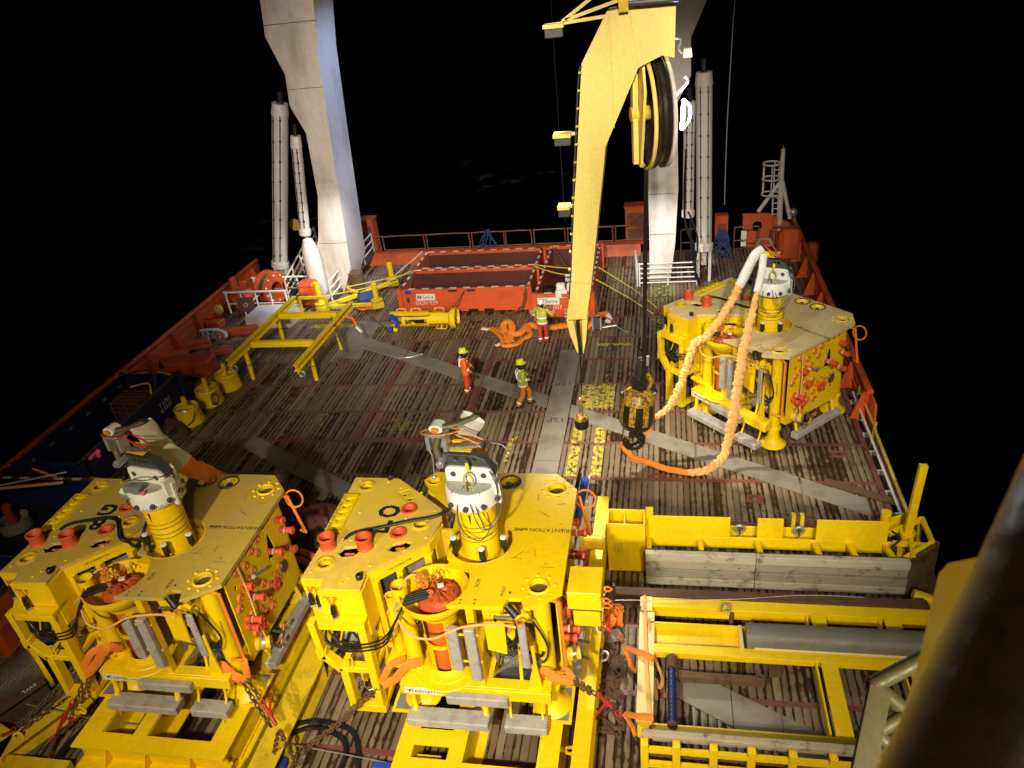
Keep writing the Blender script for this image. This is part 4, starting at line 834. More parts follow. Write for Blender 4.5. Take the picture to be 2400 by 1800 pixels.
# ================================================================ yellow H-beam trestle
t = empty('beam_trestle', (-16.25, 24.0, 0), 'yellow steel beam trestle on four round legs at the left of the deck', 'trestle'); ZT = 1.40
def L_(x, y, z=0): return (x + 16.25, y - 24.0, z)
MB().ibeam(L_(-16.32, 23.72, ZT - .13), L_(-16.18, 29.7, ZT - .13), .21, .26, .025).build('long_beam', M['yellow'], t)
MB().ibeam(L_(-13.34, 23.22, ZT - .13), L_(-13.22, 28.95, ZT - .13), .21, .26, .025).build('long_beam', M['yellow'], t)
for ya, yb in ((25.4, 24.85), (28.0, 27.5)): MB().bx(0, 2.62, -.09, .09, ZT - .25, ZT - .01).build('cross_beam', M['yellow'], t).location = (.15, ya - 24.1, 0)
for x, y in ((-16.15, 24.75), (-13.38, 24.6), (-16.3, 28.0), (-13.32, 27.2)):
    MB().cyl(L_(x, y, 0), L_(x, y, ZT - .26), .088, 16).build('leg', M['yellow'], t); MB().lathe([(.09, .62), (.102, .64), (.09, .66)], 14, L_(x, y, 0)).build('leg_band', M['rust'], t)
for x, y in ((-16.3, 23.9), (-13.33, 23.45)):
    MB().chbox(L_(x, y, ZT - .32), (.05, .3, .16), .01).build('padeye', M['yellow'], t); MB().tube([Vector(L_(x + .05, y, ZT - .48)) + Vector((.12 * math.cos(a), 0, .12 * math.sin(a))) for a in [2 * PI * k / 14 for k in range(14)]], .025, 6, closed=True).build('shackle', M['galv'], t)
mb = MB()
for k in range(7): mb.tube(spl([(-13.5 + rnd.uniform(-.1, .2), 27.2 + rnd.uniform(-.2, .2), 1.43), (-13.2 + rnd.uniform(-.1, .1), 26.9, 1.2), (-13.1 + rnd.uniform(-.1, .15), 26.85, .6), (-13.05 + rnd.uniform(-.1, .2), 26.8, .05)], 5), .02, 5)
tag(mb.build('rope_tail', M['rope']), 'grey frayed rope draped over the right beam of the yellow trestle', 'rope')
tag(MB().tube(spl([(-13.0, 27.35, 1.42), (-12.6, 27.3, 1.35), (-12.35, 27.1, 1.0)], 5), .05, 8).build('orange_grip', M['sling']), 'orange handled grip tied to the right beam of the yellow trestle', 'grip')
tag(MB().cyl((-12.4, 27.1, 1.05), (-12.15, 26.95, .88), .06, 10).build('white_light', M['white']), 'short white tube hanging off the right beam of the yellow trestle', 'tube')
tag(wrope([(-12.4, 27.2, .05), (-10.5, 26.3, .03), (-9.6, 26.6, .03)], .02).build('wire', M['galv']), 'pale wire lying from the trestle across the grey deck plate', 'wire')
tag(wrope([(-11.85, 28.9, .04), (-12.7, 29.9, .03), (-13.6, 30.9, .05)], .018).build('wire', M['tar']), 'dark wire on the deck from the yellow tube tool to the guide frame', 'wire')

# ================================================================ three yellow clump weights
labs = ['nearest of three yellow bucket shaped weights beside the blue container', 'middle of three yellow bucket shaped weights, with a coil of wire on its side', 'farthest of three yellow bucket shaped weights, under the yellow trestle end']
w0 = empty('clump_weight', (-17.1, 21.6, 0), labs[0], 'weight', 'yellow clump weights')
MB().lathe([(.50, 0), (.52, .03), (.47, .16), (.43, .55), (.45, .60), (.43, .66), (.40, .66), (.40, .56), (0, .56)], 28).build('bucket', M['yellow'], w0)
MB().cyl((0, 0, .55), (0, 0, 1.05), .085, 12).build('lifting_post', M['yellow'], w0); MB().lathe([(.085, .85), (.11, .87), (.085, .89)], 12).build('collar', M['yellow_worn'], w0)
for k in range(4): MB().bar((0, 0, .62), (.36 * math.cos(k * PI / 2 + .4), .36 * math.sin(k * PI / 2 + .4), .58), .03, .12).build('web', M['yellow_worn'], w0)
MB().tube(spl([(-.2, -.3, .62), (0, -.38, .7), (.25, -.32, .64), (.38, -.05, .68)], 5), .03, 6).build('shackle', M['galv'], w0)
bpy.context.view_layer.update()
CH[w0.name] = kids(w0)
for loc, lb, a in (((-17.03, 22.95, 0), labs[1], .8), ((-16.85, 24.1, 0), labs[2], 2.0)):
    c = copy_tree(w0); c.location = loc; c.rotation_euler = (0, 0, a); c['label'] = lb
mb = MB()
for k in range(4): mb.tube([(-16.62 + .02 * k, 22.62 + .2 * math.cos(a), .34 + .24 * math.sin(a)) for a in [2 * PI * j / 16 for j in range(16)]], .012, 5, closed=True)
tag(mb.build('wire_coil', M['rope']), 'brown wire coil hung on the middle yellow clump weight', 'coil')
tag(MB().tube(spl([(-17.4, 21.2, .5), (-17.1, 21.05, .15), (-16.75, 21.15, .25), (-16.65, 21.35, .55)], 6), .018, 6).build('rope_loop', M['black']), 'thin black rope loop on the nearest yellow clump weight', 'rope')

# ================================================================ dark blue containers on the left side
def bluebox(x0, x1, y0, y1, h, label):
    t = empty('blue_container', (x0, y0, 0), label, 'container', 'dark blue open containers'); X, Y = x1 - x0, y1 - y0; w = .12
    MB().bx(0, X, 0, w, .1, h).build('end_wall', M['blue'], t, bevel=.01); MB().bx(0, X, Y - w, Y, .1, h).build('end_wall', M['blue'], t, bevel=.01)
    MB().bx(0, w, w + .002, Y - w - .002, .1, h).build('side_wall', M['blue'], t); MB().bx(X - w, X, w + .002, Y - w - .002, .1, h).build('side_wall', M['blue'], t); MB().bx(w + .002, X - w - .002, w + .002, Y - w - .002, .1, .16).build('floor', M['black'], t)
    for x in (0, X):
        for y in (0, Y): MB().bx(x - .1, x + .1, y - .1, y + .1, 0, h + .06).build('corner_post', M['blue'], t)
    MB().cyl((X - .05, 0, h + .02), (X - .05, Y, h + .02), .06, 8).build('rim_tube', M['darkgrey'], t)
    for k in range(9): MB().bx(X + .001, X + .035, Y * (k + .5) / 9 - .04, Y * (k + .5) / 9 + .04, .14, h - .05).build('rib', M['blue'], t)
    for k in range(6): MB().bx(.13, .16, Y * (k + .5) / 6 - .1, Y * (k + .5) / 6 + .1, h - .28, h - .2).build('lashing_ring', M['galv'], t)
    return t
b1 = bluebox(-20.45, -18.1, 17.25, 23.05, 1.2, 'long open dark blue container with a wooden pallet stack inside')
for s_, z in (('T 3.75T', .72), ('G 13.5T', .50)): lettering(s_, .22, face_T((2.4, 4.55, z), (0, 1, 0), (0, 0, 1)), M['whiteink'], b1)
b2 = bluebox(-20.6, -16.9, 13.1, 16.6, 1.2, 'nearer dark blue container with orange straps at the left picture edge')
rim(b2, .3, 3.4, 3.4, 1.2, off=1)
t = empty('pallet_stack', (-19.2, 21.6, .17), 'stack of brown wooden pallets inside the long blue container', 'pallets')
for k in range(5):
    z = k * .19
    for i in range(5): MB().bx(-.6, .6, -.5 + i * .22, -.38 + i * .22, z + .12, z + .145).build('board', M['timber_brown'], t)
    for x in (-.55, 0, .5): MB().bx(x, x + .08, -.5, .5, z, z + .118).build('bearer', M['timber_brown'], t)
t = tag(MB().tube(spl([(-20.3, 22.7, 1.35), (-19.2, 22.8, 1.5), (-18.6, 22.4, 1.45), (-18.4, 21.8, .9), (-18.4, 21.6, .2)], 6), .04, 8).build('frame_tube', M['darkgrey']), 'dark bent tube frame over the pallet stack in the blue container', 'frame')
S_ = strap
S_([(-20.3, 23.0, 1.3), (-18.9, 22.95, 1.35), (-18.2, 22.8, 1.3)], 'pale orange strap across the far end of the long blue container', .08, 'sling_pale', (0, 0, 1)); S_([(-19.6, 22.2, 1.12), (-18.9, 22.3, 1.22), (-18.55, 21.9, 1.1), (-18.5, 21.6, .5)], 'pale orange strap over the pallet stack', .07, 'sling_pale', (0, -1, 1))
q0, q1 = G(0, 1145, 1.35), G(148, 1131, 1.35); S_([q0, q1], 'bright orange strap across the near blue container at the left edge', .09, 'sling_pale', (0, -.5, 1)); q0, q1 = G(75, 1098, 1.5), G(132, 1118, 1.35); S_([q0, q1], 'dull orange strap over the near blue container rim', .07, 'sling', (0, -.5, 1))
q0, q1 = G(0, 1138, 1.4), G(157, 1106, 1.4); tag(wrope([q0, q1], .03).build('steel_bar', M['galv']), 'thin grey bar above the near blue container', 'bar')
q0, q1 = G(10, 1103, 1.3), G(100, 1108, 1.3); tag(wrope([q0, q1], .09).build('dark_pipe', M['black']), 'thick black pipe lying on the near blue container', 'pipe')
q = G(28, 1208, .6); t = empty('wooden_reel', (q.x, q.y, 0), 'pale timber ring with an upright coral red pipe in it, at the left picture edge', 'reel')
MB().lathe([(.0, .3), (.34, .3), (.36, .42), (.42, .5), (.46, .3), (.44, .0), (.0, 0)], 22).build('ring', M['timber'], t); MB().tube([(-.05, 0, .2), (-.08, 0, .75), (-.04, .02, .95)], .13, 14).build('pipe', M['red'], t)

# ================================================================ left side: winch, white platform, orange gear
q = G(625, 690); t = empty('winch', (-19.2, 32.3, 0), 'orange winch with a large flanged drum at the foot of the left cylinder', 'winch')
Td = rz(R(-25)) @ ry(PI / 2)
MB().lathe([(.35, -.15), (.75, -.15), (.78, -.1), (.75, -.02), (.45, 0), (.45, .45), (.75, .47), (.78, .52), (.75, .6), (.3, .6)], 30, (.4, 0, .85), Td).build('drum', M['hullred'], t, fix=True)
MB().lathe([(.5, .06), (.62, .08), (.62, .38), (.5, .4)], 24, (.4, 0, .85), Td).build('rope_wrap', M['rope'], t)
for k in range(10): a = 2 * PI * k / 10; p = Td @ Vector((.62 * math.cos(a), .62 * math.sin(a), .61)) + Vector((.4, 0, .85)); MB().sphere(p, .05, 8, 6).build('bolt', M['whiteink'], t)
MB().chbox((-.7, -.6, .55), (1.3, .9, .9), .25, rz(-.3)).build('gearbox', M['hullred'], t); MB().lathe([(0, 0), (.42, 0), (.45, .1), (.45, .6), (.3, .75), (0, .75)], 20, (-.6, -1.1, .55), rx(PI / 2) @ rx(PI)).build('motor', M['hullred'], t); MB().chbox((-1.2, -.3, .8), (.25, .4, 1.4), .08).build('bracket', M['hullred'], t)
t = empty('white_platform', (-19.6, 29.6, 0), 'white railed access platform with a dark red panel behind the yellow trestle', 'platform')
MB().bx(0.9, 3.1, -.25, 1.2, 0, .55).build('base_box', M['white_worn'], t, bevel=.02)
for z, dx, y in ((1.15, -.6, 1.2), (1.15, 0, 2.9)):
    MB().tube(spl([(dx, y, .15), (dx, y, z), (dx + .15, y, z + .05), (dx + 2.8, y, z + .05), (dx + 3.0, y, z), (dx + 3.0, y, .3)], 3), .05, 8).build('rail', M['white'], t)
    MB().cyl((dx, y, .62), (dx + 3.0, y, .62), .03, 8).build('mid_rail', M['white_worn'], t)
    for k in range(1, 4): MB().cyl((dx + .75 * k, y, 0), (dx + .75 * k, y, z), .04, 8).build('post', M['white'], t)
MB().cyl((0, 1.2, .3), (1.2, 2.9, 1.1), .04, 8).build('brace', M['white'], t)
MB().bx(-.1, .75, 1.10, 1.14, .25, .95).build('panel', M['deckred'], t); MB().tube([(.32 + .1 * math.cos(a), 1.09, .6 + .1 * math.sin(a)) for a in [2 * PI * k / 14 for k in range(14)]], .016, 6, closed=True).build('ring', M['whiteink'], t)
def clutter(px, py, sz, a, label, m='hullred', z=None, name='steel_bracket', cat='bracket', shape='box'):
    q = G(px, py); t = empty(name, (q.x, q.y, 0), label, cat); t.rotation_euler[2] = a
    if shape == 'box':
        MB().chbox((0, 0, sz[2] / 2), sz, min(sz) * .12).build('casing', M[m], t); MB().chbox((0, -sz[1] * .5, sz[2] * .5), (sz[0] * .6, .04, sz[2] * .5), .01).build('cover', M[m], t)
    return t
clutter(572, 698, (.9, .7, 1.0), .2, 'orange ribbed box against the left bulwark behind the white platform', name='orange_box', cat='box')
clutter(555, 785, (1.9, .25, .35), .3, 'bright orange beam lying among the gear left of the trestle', name='orange_beam', cat='beam')
clutter(455, 820, (1.5, .35, .4), .35, 'orange bracket lying under the long orange strap at the left side', name='orange_beam', cat='beam')
clutter(500, 765, (1.2, .5, .35), -.2, 'red orange mooring base farther along the left bulwark', name='mooring_chock', cat='mooring gear')
clutter(455, 875, (1.9, .9, .7), .1, 'red orange hatch box just beyond the long blue container', name='orange_box', cat='box')
clutter(415, 850, (1.1, .6, .5), .2, 'dark orange fairlead base against the left bulwark by the blue container', name='mooring_chock', cat='mooring gear')
clutter(520, 830, (1.0, .3, .25), .5, 'orange angle bar lying beside the left end of the trestle', name='orange_beam', cat='beam')
q = G(500, 795); t = empty('shackle_pile', (q.x, q.y, 0), 'small pile of galvanised shackles on the deck left of the trestle', 'shackles')
for k in range(6):
    c = Vector((rnd.uniform(-.35, .35), rnd.uniform(-.25, .25), .12 + .05 * k)); MB().tube([c + Vector((.13 * math.cos(a), .13 * math.sin(a) * .5, .1 * math.sin(a))) for a in [2 * PI * j / 12 for j in range(12)]], .04, 6, closed=True).build('shackle', M['galv'], t)
tag(sleeve_mb([G(470, 775, .4), G(500, 772, .45), G(525, 778, .4), G(530, 790, .3)], .18, .1, .2, 12, 8, 5).build('white_rope', M['canvas']), 'white rope slack over the orange gear at the left bulwark', 'rope')
q = V(521, 716, 29.5); tag(MB().sphere((-20.2, 29.9, .75), .25, 12, 8, (1, .6, 1)).build('coil_bag', M['strap_y']), 'small yellow green coil hung on the left bulwark', 'coil')
S_([G(380, 838, .8), G(460, 815, 1.0), G(572, 792, 1.25)], 'long thin orange strap from the left bulwark to the yellow trestle', .06, 'sling', (0, 0, 1))
mb = MB().tube(spl([G(478, 830, .5), G(492, 850, .3), G(487, 870, .1)], 5), .04, 6); tag(mb.build('turnbuckle', M['strap_y']), 'dull yellow turnbuckle hanging beside the farthest clump weight', 'turnbuckle')
q = G(405, 985); tag(sleeve_mb([G(395, 985, .2), G(415, 995, .25), G(430, 1020, .12)], .35, .25, .3, 10, 9, 5).build('brown_sack', M['timber_brown']), 'brown sack on the deck between the nearest clump weight and the left module', 'sack')
# ================================================================ yellow subsea modules
def smooth_arc(c, r, a0, a1, n): return [(c[0] + r * math.cos(a0 + (a1 - a0) * i / n), c[1] + r * math.sin(a0 + (a1 - a0) * i / n)) for i in range(n + 1)]
TOP = 3.15
CYL = (-1.29, 1.15)
def star(c, r, n=6): return [(c[0] + (r if i % 2 else r * .68) * math.cos(PI * i / n + .3), c[1] + (r if i % 2 else r * .68) * math.sin(PI * i / n + .3)) for i in range(2 * n)]
def key(c, r, a=0.0):
    pts = smooth_arc((0, 0), r, R(30), R(330), 9) + [(r * 2.1, -.025), (r * 2.1, .025)]
    return [(c[0] + p[0] * math.cos(a) - p[1] * math.sin(a), c[1] + p[0] * math.sin(a) + p[1] * math.cos(a)) for p in pts]
root = empty('subsea_module', (-2.26, 10.05, .85), '', 'subsea module', 'yellow subsea modules')
BODY = []
def P(name, mb, m, parent=None, **kw):
    o = mb.build(name, M[m], parent or root, **kw)
    return o
# -- top plates
fa = smooth_arc((-1.99, .03), .70, R(-55), R(50), 8)
main = [(-1.34, 3.35), (-2.75, 3.35), (-2.96, 3.05), (-2.62, 2.58), (-1.98, 2.0), (-1.86, .66), (-1.62, .60)] + [(x, y) for x, y in reversed(fa)] + [(-1.43, -.54), (-.57, -.51), (-.50, -.30), (-.28, -.30), (-.20, -.5), (-.11, -.5), (.43, -.10), (.42, 2.82), (-.04, 3.34)]
hol = [circ(.165, 18, (0, 0)), circ(.165, 18, (0, 2.8)), circ(.21, 20, (-1.03, 3.03)), circ(.21, 20, (-1.62, 3.06)), circ(.13, 14, (-2.72, 3.02)), circ(.62, 32, CYL)]
P('top_plate', MB().prism(main, TOP - .09, TOP, hol), 'yellow', fix=True)
def scuffs(seed, n, x0, x1, y0, y1):
    r2 = random.Random(seed); mb = MB()
    for _ in range(n): x, y = r2.uniform(x0, x1), r2.uniform(y0, y1); a = r2.uniform(0, 3.1); L = r2.uniform(.05, .3); mb.bar((x, y, TOP + .003), (x + L * math.cos(a), y + L * math.sin(a), TOP + .003), .008, .002)
    return mb
P('scuff_marks', scuffs(5, 9, -.6, .3, .2, 2.5), 'rust')
left = [(-4.57, 3.1), (-4.55, 2.45), (-4.24, 2.45), (-4.24, 1.24), (-4.50, 1.18), (-4.55, -.06), (-4.11, -.06), (-4.05, -.3), (-3.29, -.27), (-3.31, .16), (-2.35, 1.09), (-2.22, 1.72), (-2.32, 2.09), (-3.55, 3.09)]
hex_ = lambda c, rx_, ry_, a: [(c[0] + rx_ * math.cos(2 * PI * i / 6) * math.cos(a) - ry_ * math.sin(2 * PI * i / 6) * math.sin(a), c[1] + rx_ * math.cos(2 * PI * i / 6) * math.sin(a) + ry_ * math.sin(2 * PI * i / 6) * math.cos(a)) for i in range(6)]
sm = [(-3.42, 2.58), (-3.12, 2.26), (-2.94, 2.42), (-3.22, 2.74)]
lh = [circ(.135, 16, (-4.21, 2.8)), circ(.135, 16, (-2.64, 1.6)), circ(.135, 16, (-4.23, .37)), hex_((-3.86, .72), .24, .17, .2), hex_((-2.88, .92), .27, .15, .45)] + [circ(.13, 14, c) for c in ((-3.01, 2.05), (-3.02, 1.3), (-4.33, .83), (-3.57, .86))] + [sm[::-1]]
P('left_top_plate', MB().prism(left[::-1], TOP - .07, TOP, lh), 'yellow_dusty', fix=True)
P('strip_shade', MB().bx(-4.57, -4.25, 1.28, 2.44, TOP - .075, TOP - .065), 'black'); P('plate_shade', MB().prism([(-3.4, 2.58), (-3.12, 2.28), (-2.96, 2.42), (-3.22, 2.72)], TOP - .075, TOP - .065), 'black')  # black sheets paint in the shade behind the keyholes
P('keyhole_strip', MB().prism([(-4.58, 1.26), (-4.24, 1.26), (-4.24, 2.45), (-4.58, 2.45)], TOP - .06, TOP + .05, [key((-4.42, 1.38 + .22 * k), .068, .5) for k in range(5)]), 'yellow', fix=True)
P('keyhole_plate', MB().prism(sm, TOP - .05, TOP - .02, [key((-3.26, 2.55), .05, .5), key((-3.1, 2.40), .05, .5)]), 'yellow_worn', fix=True)
for k, s_ in enumerate(('TPX2', 'LPX2', 'CDLP', 'CDLV', 'CLV')): lettering(s_, .085, tr(-4.535, 1.42 + .225 * k, TOP + .052) @ rz(-PI / 2 + .0), M['ink'], root, ext=.001)
P('inner_shade', MB().prism([(-4.52, 0), (-3.4, 0), (-3.4, .25), (-2.5, 1.1), (-2.4, 1.9), (-3.6, 2.95), (-4.52, 2.95)], 2.70, 2.74), 'black')  # black sheet: interior shade painted in beneath the plate holes
# raised rings, bolts
def ring(c, r0, r1, h, m, name='hole_ring', z=TOP): return P(name, MB().lathe([(r0, -.25), (r0, h), (r0 + .015, h + .01), (r1, h * .6), (r1 + .01, .001)], 22, (c[0], c[1], z)), m)
for c in ((0, 0), (0, 2.8)):
    ring(c, .165, .20, .02, 'yellow'); P('hole_dark_disc', MB().lathe([(.164, -.085), (0, -.086)], 18, (c[0], c[1], TOP)), 'rust')
    for k in range(8): P('bolt', MB().sphere((c[0] + .285 * math.cos(k * PI / 4 + .2), c[1] + .285 * math.sin(k * PI / 4 + .2), TOP), .038, 8, 4, (1, 1, .8)), 'yellow')
for c in ((-4.21, 2.8), (-2.64, 1.6), (-4.23, .37)): ring(c, .135, .21, .012, 'yellow_worn'); P('guide_tube', MB().lathe([(.135, -.5), (.135, .0)], 16, (c[0], c[1], TOP)), 'yellow'); P('hole_dark_disc', MB().lathe([(.134, -.17), (0, -.17)], 16, (c[0], c[1], TOP)), 'black')  # black disc paints in the shade down each guide hole
for c in ((-1.03, 3.03), (-1.62, 3.06)):
    ring(c, .21, .235, .015, 'darkgrey'); P('recess_cup', MB().lathe([(.22, .0), (.12, -.16), (0, -.18)], 20, (c[0], c[1], TOP)), 'yellow'); P('recess_knob', MB().lathe([(.055, -.16), (.06, -.04), (.04, -.02), (0, -.02)], 12, (c[0], c[1] - .02, TOP)), 'darkgrey')
ring((-2.72, 3.02), .13, .15, .012, 'yellow')
for x, y in ((-4.4, 2.95), (-3.75, 2.95), (-3.4, 2.75), (-2.45, 2.02), (-2.42, 1.2), (-4.05, 1.9), (-4.1, 1.05), (-3.95, 1.05), (-3.3, .35), (-4.42, .12), (-3.62, .02), (-3.7, -.14), (-2.75, .8), (-3.0, 1.75), (-2.9, 2.6)): P('bolt', MB().sphere((x, y, TOP), .03, 8, 4, (1, 1, .8)), 'yellow')
for c in ((-3.01, 2.05), (-3.02, 1.3)): P('red_bushing', MB().lathe([(.10, -.25), (.10, -.02), (.125, .03), (.17, .03), (.18, .002)], 20, (c[0], c[1], TOP)), 'red')
for c in ((-4.33, .83), (-3.57, .86)): P('red_bushing', MB().lathe([(.11, -.2), (.115, .22), (.14, .27), (.17, .27), (.175, .24), (.15, .2), (.15, .04), (.165, .02), (.165, -.02)], 22, (c[0], c[1], TOP)), 'red')
for c in ((-3.86, .72), (-2.88, .92)):
    mb = MB()
    for k in range(4): mb.tube(spl([(c[0] + random.uniform(-.13, .13), c[1] + random.uniform(-.08, .08), TOP - .14 + random.uniform(-.05, .05)) for _ in range(4)], 5, True), .03, 6, closed=True)
    P('orange_caps', mb, 'copper')
for c in ((-3.74, 3.08), (-3.39, .0)): P('black_cap', MB().lathe([(.065, 0), (.065, .09), (.05, .11), (0, .11)], 12, (c[0], c[1], TOP)), 'black')
# recess under the connector
P('recess_floor', MB().lathe([(.62, -.24), (.62, -.25), (0, -.25)], 36, (CYL[0], CYL[1], TOP)), 'yellow_worn')
P('recess_rim', MB().lathe([(.615, -.25), (.618, .006), (.64, .008), (.645, .001)], 40, (CYL[0], CYL[1], TOP), None, R(-100), R(95)), 'yellow_worn')
P('connector_wing', MB().prism([(-1.92, .60), (-1.3, .50), (-.86, .62), (-1.5, 1.8)], TOP - .24, TOP - .20), 'yellow')
for a in (-75, -18, 205): x, y = CYL[0] + .52 * math.cos(R(a)), CYL[1] + .52 * math.sin(R(a)); P('camlock_pin', MB().lathe([(.035, -.22), (.035, 0), (.062, .02), (.062, .2), (.05, .24)], 12, (x, y, TOP)), 'black'); P('camlock_cap', MB().lathe([(.05, .235), (.066, .24), (.066, .27), (.05, .28), (0, .28)], 12, (x, y, TOP)), 'white')
P('connector_body', MB().lathe([(.375, -.25), (.375, .02), (.375, .98), (.0, .98)], 36, (CYL[0], CYL[1], TOP)), 'yellow')
for z in (.28, .38, .52, .62): P('connector_band', MB().lathe([(.378, z), (.381, z + .008), (.378, z + .016)], 36, (CYL[0], CYL[1], TOP)), 'ink')
P('marker_line', MB().prism([(-.006, 0), (.006, 0), (.022, .22), (-.022, .22)], 0, .004, (), tr(CYL[0] - .03, CYL[1] - .379, TOP + .72) @ rx(PI / 2)), 'ink')
lettering('ORIENTATION LINE', .135, tr(-.10, 1.52, TOP + .003) @ rz(PI), M['ink'], root, ext=.001); P('orientation_mark', MB().bx(-.67, -.42, 1.52, 1.535, TOP + .001, TOP + .004), 'ink')
# -- funnel, column and orange core
FC = (-1.99, .03)
P('funnel', MB().lathe([(.34, -.75), (.36, -.66), (.42, -.62), (.655, -.34), (.67, -.26), (.665, -.2), (.64, -.2), (.635, -.28), (.42, -.58), (.30, -.62)], 40, (FC[0], FC[1], TOP)), 'yellow')
P('funnel_collar', MB().lathe([(.34, 1.80), (.34, 2.42)], 32, (FC[0], FC[1], 0), None, R(-62), R(225)), 'yellow'); P('funnel_band', MB().lathe([(.34, 1.72), (.365, 1.72), (.365, 1.82), (.34, 1.82)], 32, (FC[0], FC[1], 0)), 'yellow')
P('funnel_band_edge', MB().lathe([(.367, 1.815), (.369, 1.822), (.367, 1.829)], 32, (FC[0], FC[1], 0)), 'ink')
for a0, a1 in ((-62, 20), (45, 110), (130, 195), (210, 246)): P('column_shell', MB().lathe([(.34, .95), (.34, 1.73), (.315, 1.73), (.315, .95)], 8, (FC[0], FC[1], 0), None, R(a0), R(a1)), 'yellow')
P('orange_core', MB().lathe([(.265, 1.08), (.265, 2.5), (0, 2.5)], 28, (FC[0], FC[1], 0)), 'orange'); P('core_foot', MB().lathe([(.266, .93), (.272, 1.08)], 28, (FC[0], FC[1], 0)), 'black')
P('column_flange', MB().lathe([(.345, 1.12), (.40, 1.0), (.50, .985), (.52, .96), (.66, .955), (.68, .93)], 36, (FC[0], FC[1], 0)), 'yellow')
mb = MB().lathe([(.40, -.60), (.40, -.40), (.37, -.32), (.30, -.27), (.18, -.24), (0, -.23)], 30, (FC[0] + .07, FC[1] + .0, TOP)); r3 = random.Random(5)
mb.v = [(x + r3.uniform(-.018, .018), y + r3.uniform(-.018, .018), z + r3.uniform(-.02, .02)) for x, y, z in mb.v]; P('connector_plug', mb, 'plug_orange', ang=15)
for k in range(7): a = k * .9; P('plug_bolt', MB().cyl((FC[0] + .07 + .28 * math.cos(a), FC[1] + .28 * math.sin(a), TOP - .29), (FC[0] + .07 + .28 * math.cos(a), FC[1] + .28 * math.sin(a), TOP - .23), .03, 8), 'plug_orange')
mb = MB(); r3 = random.Random(11)
for k in range(6):
    c = Vector((FC[0] - .22 + r3.uniform(-.1, .28), FC[1] - .05 + r3.uniform(-.18, .22), TOP - .10 + r3.uniform(-.06, .06)))
    mb.tube([c + Vector((.075 * math.cos(a), .05 * math.sin(a), .045 * math.sin(a + .6))) for a in [2 * PI * j / 6 for j in range(6)]], .014, 5, closed=True); mb.cyl(c, c + Vector((.05, .02, .05)), .025, 6)
P('orange_pull_rings', mb, 'copper')
mb = MB()
for k in range(9): c = Vector((FC[0] + r3.uniform(-.4, .3), FC[1] + r3.uniform(.02, .35), TOP - .14)); mb.tube(spl([c, c + Vector((.05, .03, .10)), c + Vector((.12, .01, .02))], 4), .010, 5)
P('orange_tails', mb, 'copper')
for k in range(4): y = FC[1] - .22 - .06 * k; P('hose_connector', MB().tube([(FC[0] - .05, y + .12, TOP - .14), (FC[0] - .28, y + .02, TOP - .15), (FC[0] - .46, y - .05, TOP - .17)], [.03, .045, .03], 10), 'black')
P('white_tape', MB().chbox((FC[0] + .14, FC[1] + .02, TOP - .13), (.12, .09, .05), .01, rz(.4)), 'whiteink')
mb = MB()
for k in range(3):
    e = .085 * k; mb.tube(spl([(FC[0] - .44, FC[1] - .25 - e, TOP - .17), (-2.62, -.42 - e * .5, TOP - .52), (-2.95, -.52, TOP - .98 - e), (-3.5, -.5, TOP - 1.22 - e), (-3.95, -.42, TOP - 1.22 - e * 1.3), (-4.12 + e * 1.5, -.34, TOP - .98), (-4.02 + e * 2.2, -.3, TOP - .66)], 8), .019, 7)
P('umbilical_hose', mb, 'black')
for k in range(4): p = (FC[0] - .50, FC[1] - .28 - .045 * k, TOP - .22); P('hose_sleeve', MB().tube([p, (p[0] - .16, p[1] - .05, p[2] - .12)], .026, 8), 'strap_y')
P('orange_hose', MB().tube(spl([(FC[0] - .3, FC[1] + .25, TOP - .1), (-2.55, .18, TOP - .12), (-2.72, -.2, TOP - .42), (-2.4, -.62, TOP - .66), (-1.9, -.74, TOP - .66), (-1.35, -.66, TOP - .42), (-.75, -.6, TOP - .36), (-.35, -.62, TOP - .38)], 10), .024, 8), 'sling_pale')
# -- posts with bells
def post(c, z0=0.0, z1=TOP - .09, r=.165, bell=True):
    prof = [(r, z1), (r, .62), (r + .04, .60), (r + .04, .54), (r, .52)]
    if bell: prof += [(r, .34), (r + .05, .20), (r + .17, .07), (r + .22, .03), (r + .22, 0), (r + .1, -.02), (r - .03, -.03), (r - .04, -.10), (0, -.10)]
    P('corner_post', MB().lathe(prof, 26, (c[0], c[1], 0)), 'yellow')
for c in ((0, 0), (0, 2.8), (-2.64, -.02), (-2.72, 2.95)): post(c, r=.165 if c[0] > -1 else .155)
lettering('WARNING', .06, face_T((.11, -.135, 1.95), (0, 0, -1), (.75, .66, 0)), M['ink'], root, sx=1.6, ext=.001)
P('post_tag', MB().lathe([(.03, -.168), (.03, -.172), (0, -.172)], 10, (.02, 0, .46), rx(PI / 2) @ rx(PI)), 'whiteink')
for x, z0, z1, r in ((-2.98, 1.15, 2.15, .10), (-2.95, 1.95, 2.6, .09)): P('guide_tube', MB().lathe([(r, z0), (r, z1), (r + .012, z1 + .01), (r - .02, z1), (r - .02, z1 - .12), (0, z1 - .12)], 16, (x, .15, 0)), 'yellow'); P('tube_bracket', MB().bx(x - .1, x + .35, .1, .3, z0 + .1, z0 + .18), 'yellow')
P('tube_shelf', MB().prism([(-3.2, -.2), (-2.6, -.25), (-2.6, .3), (-3.2, .3)], 1.02, 1.08), 'yellow')
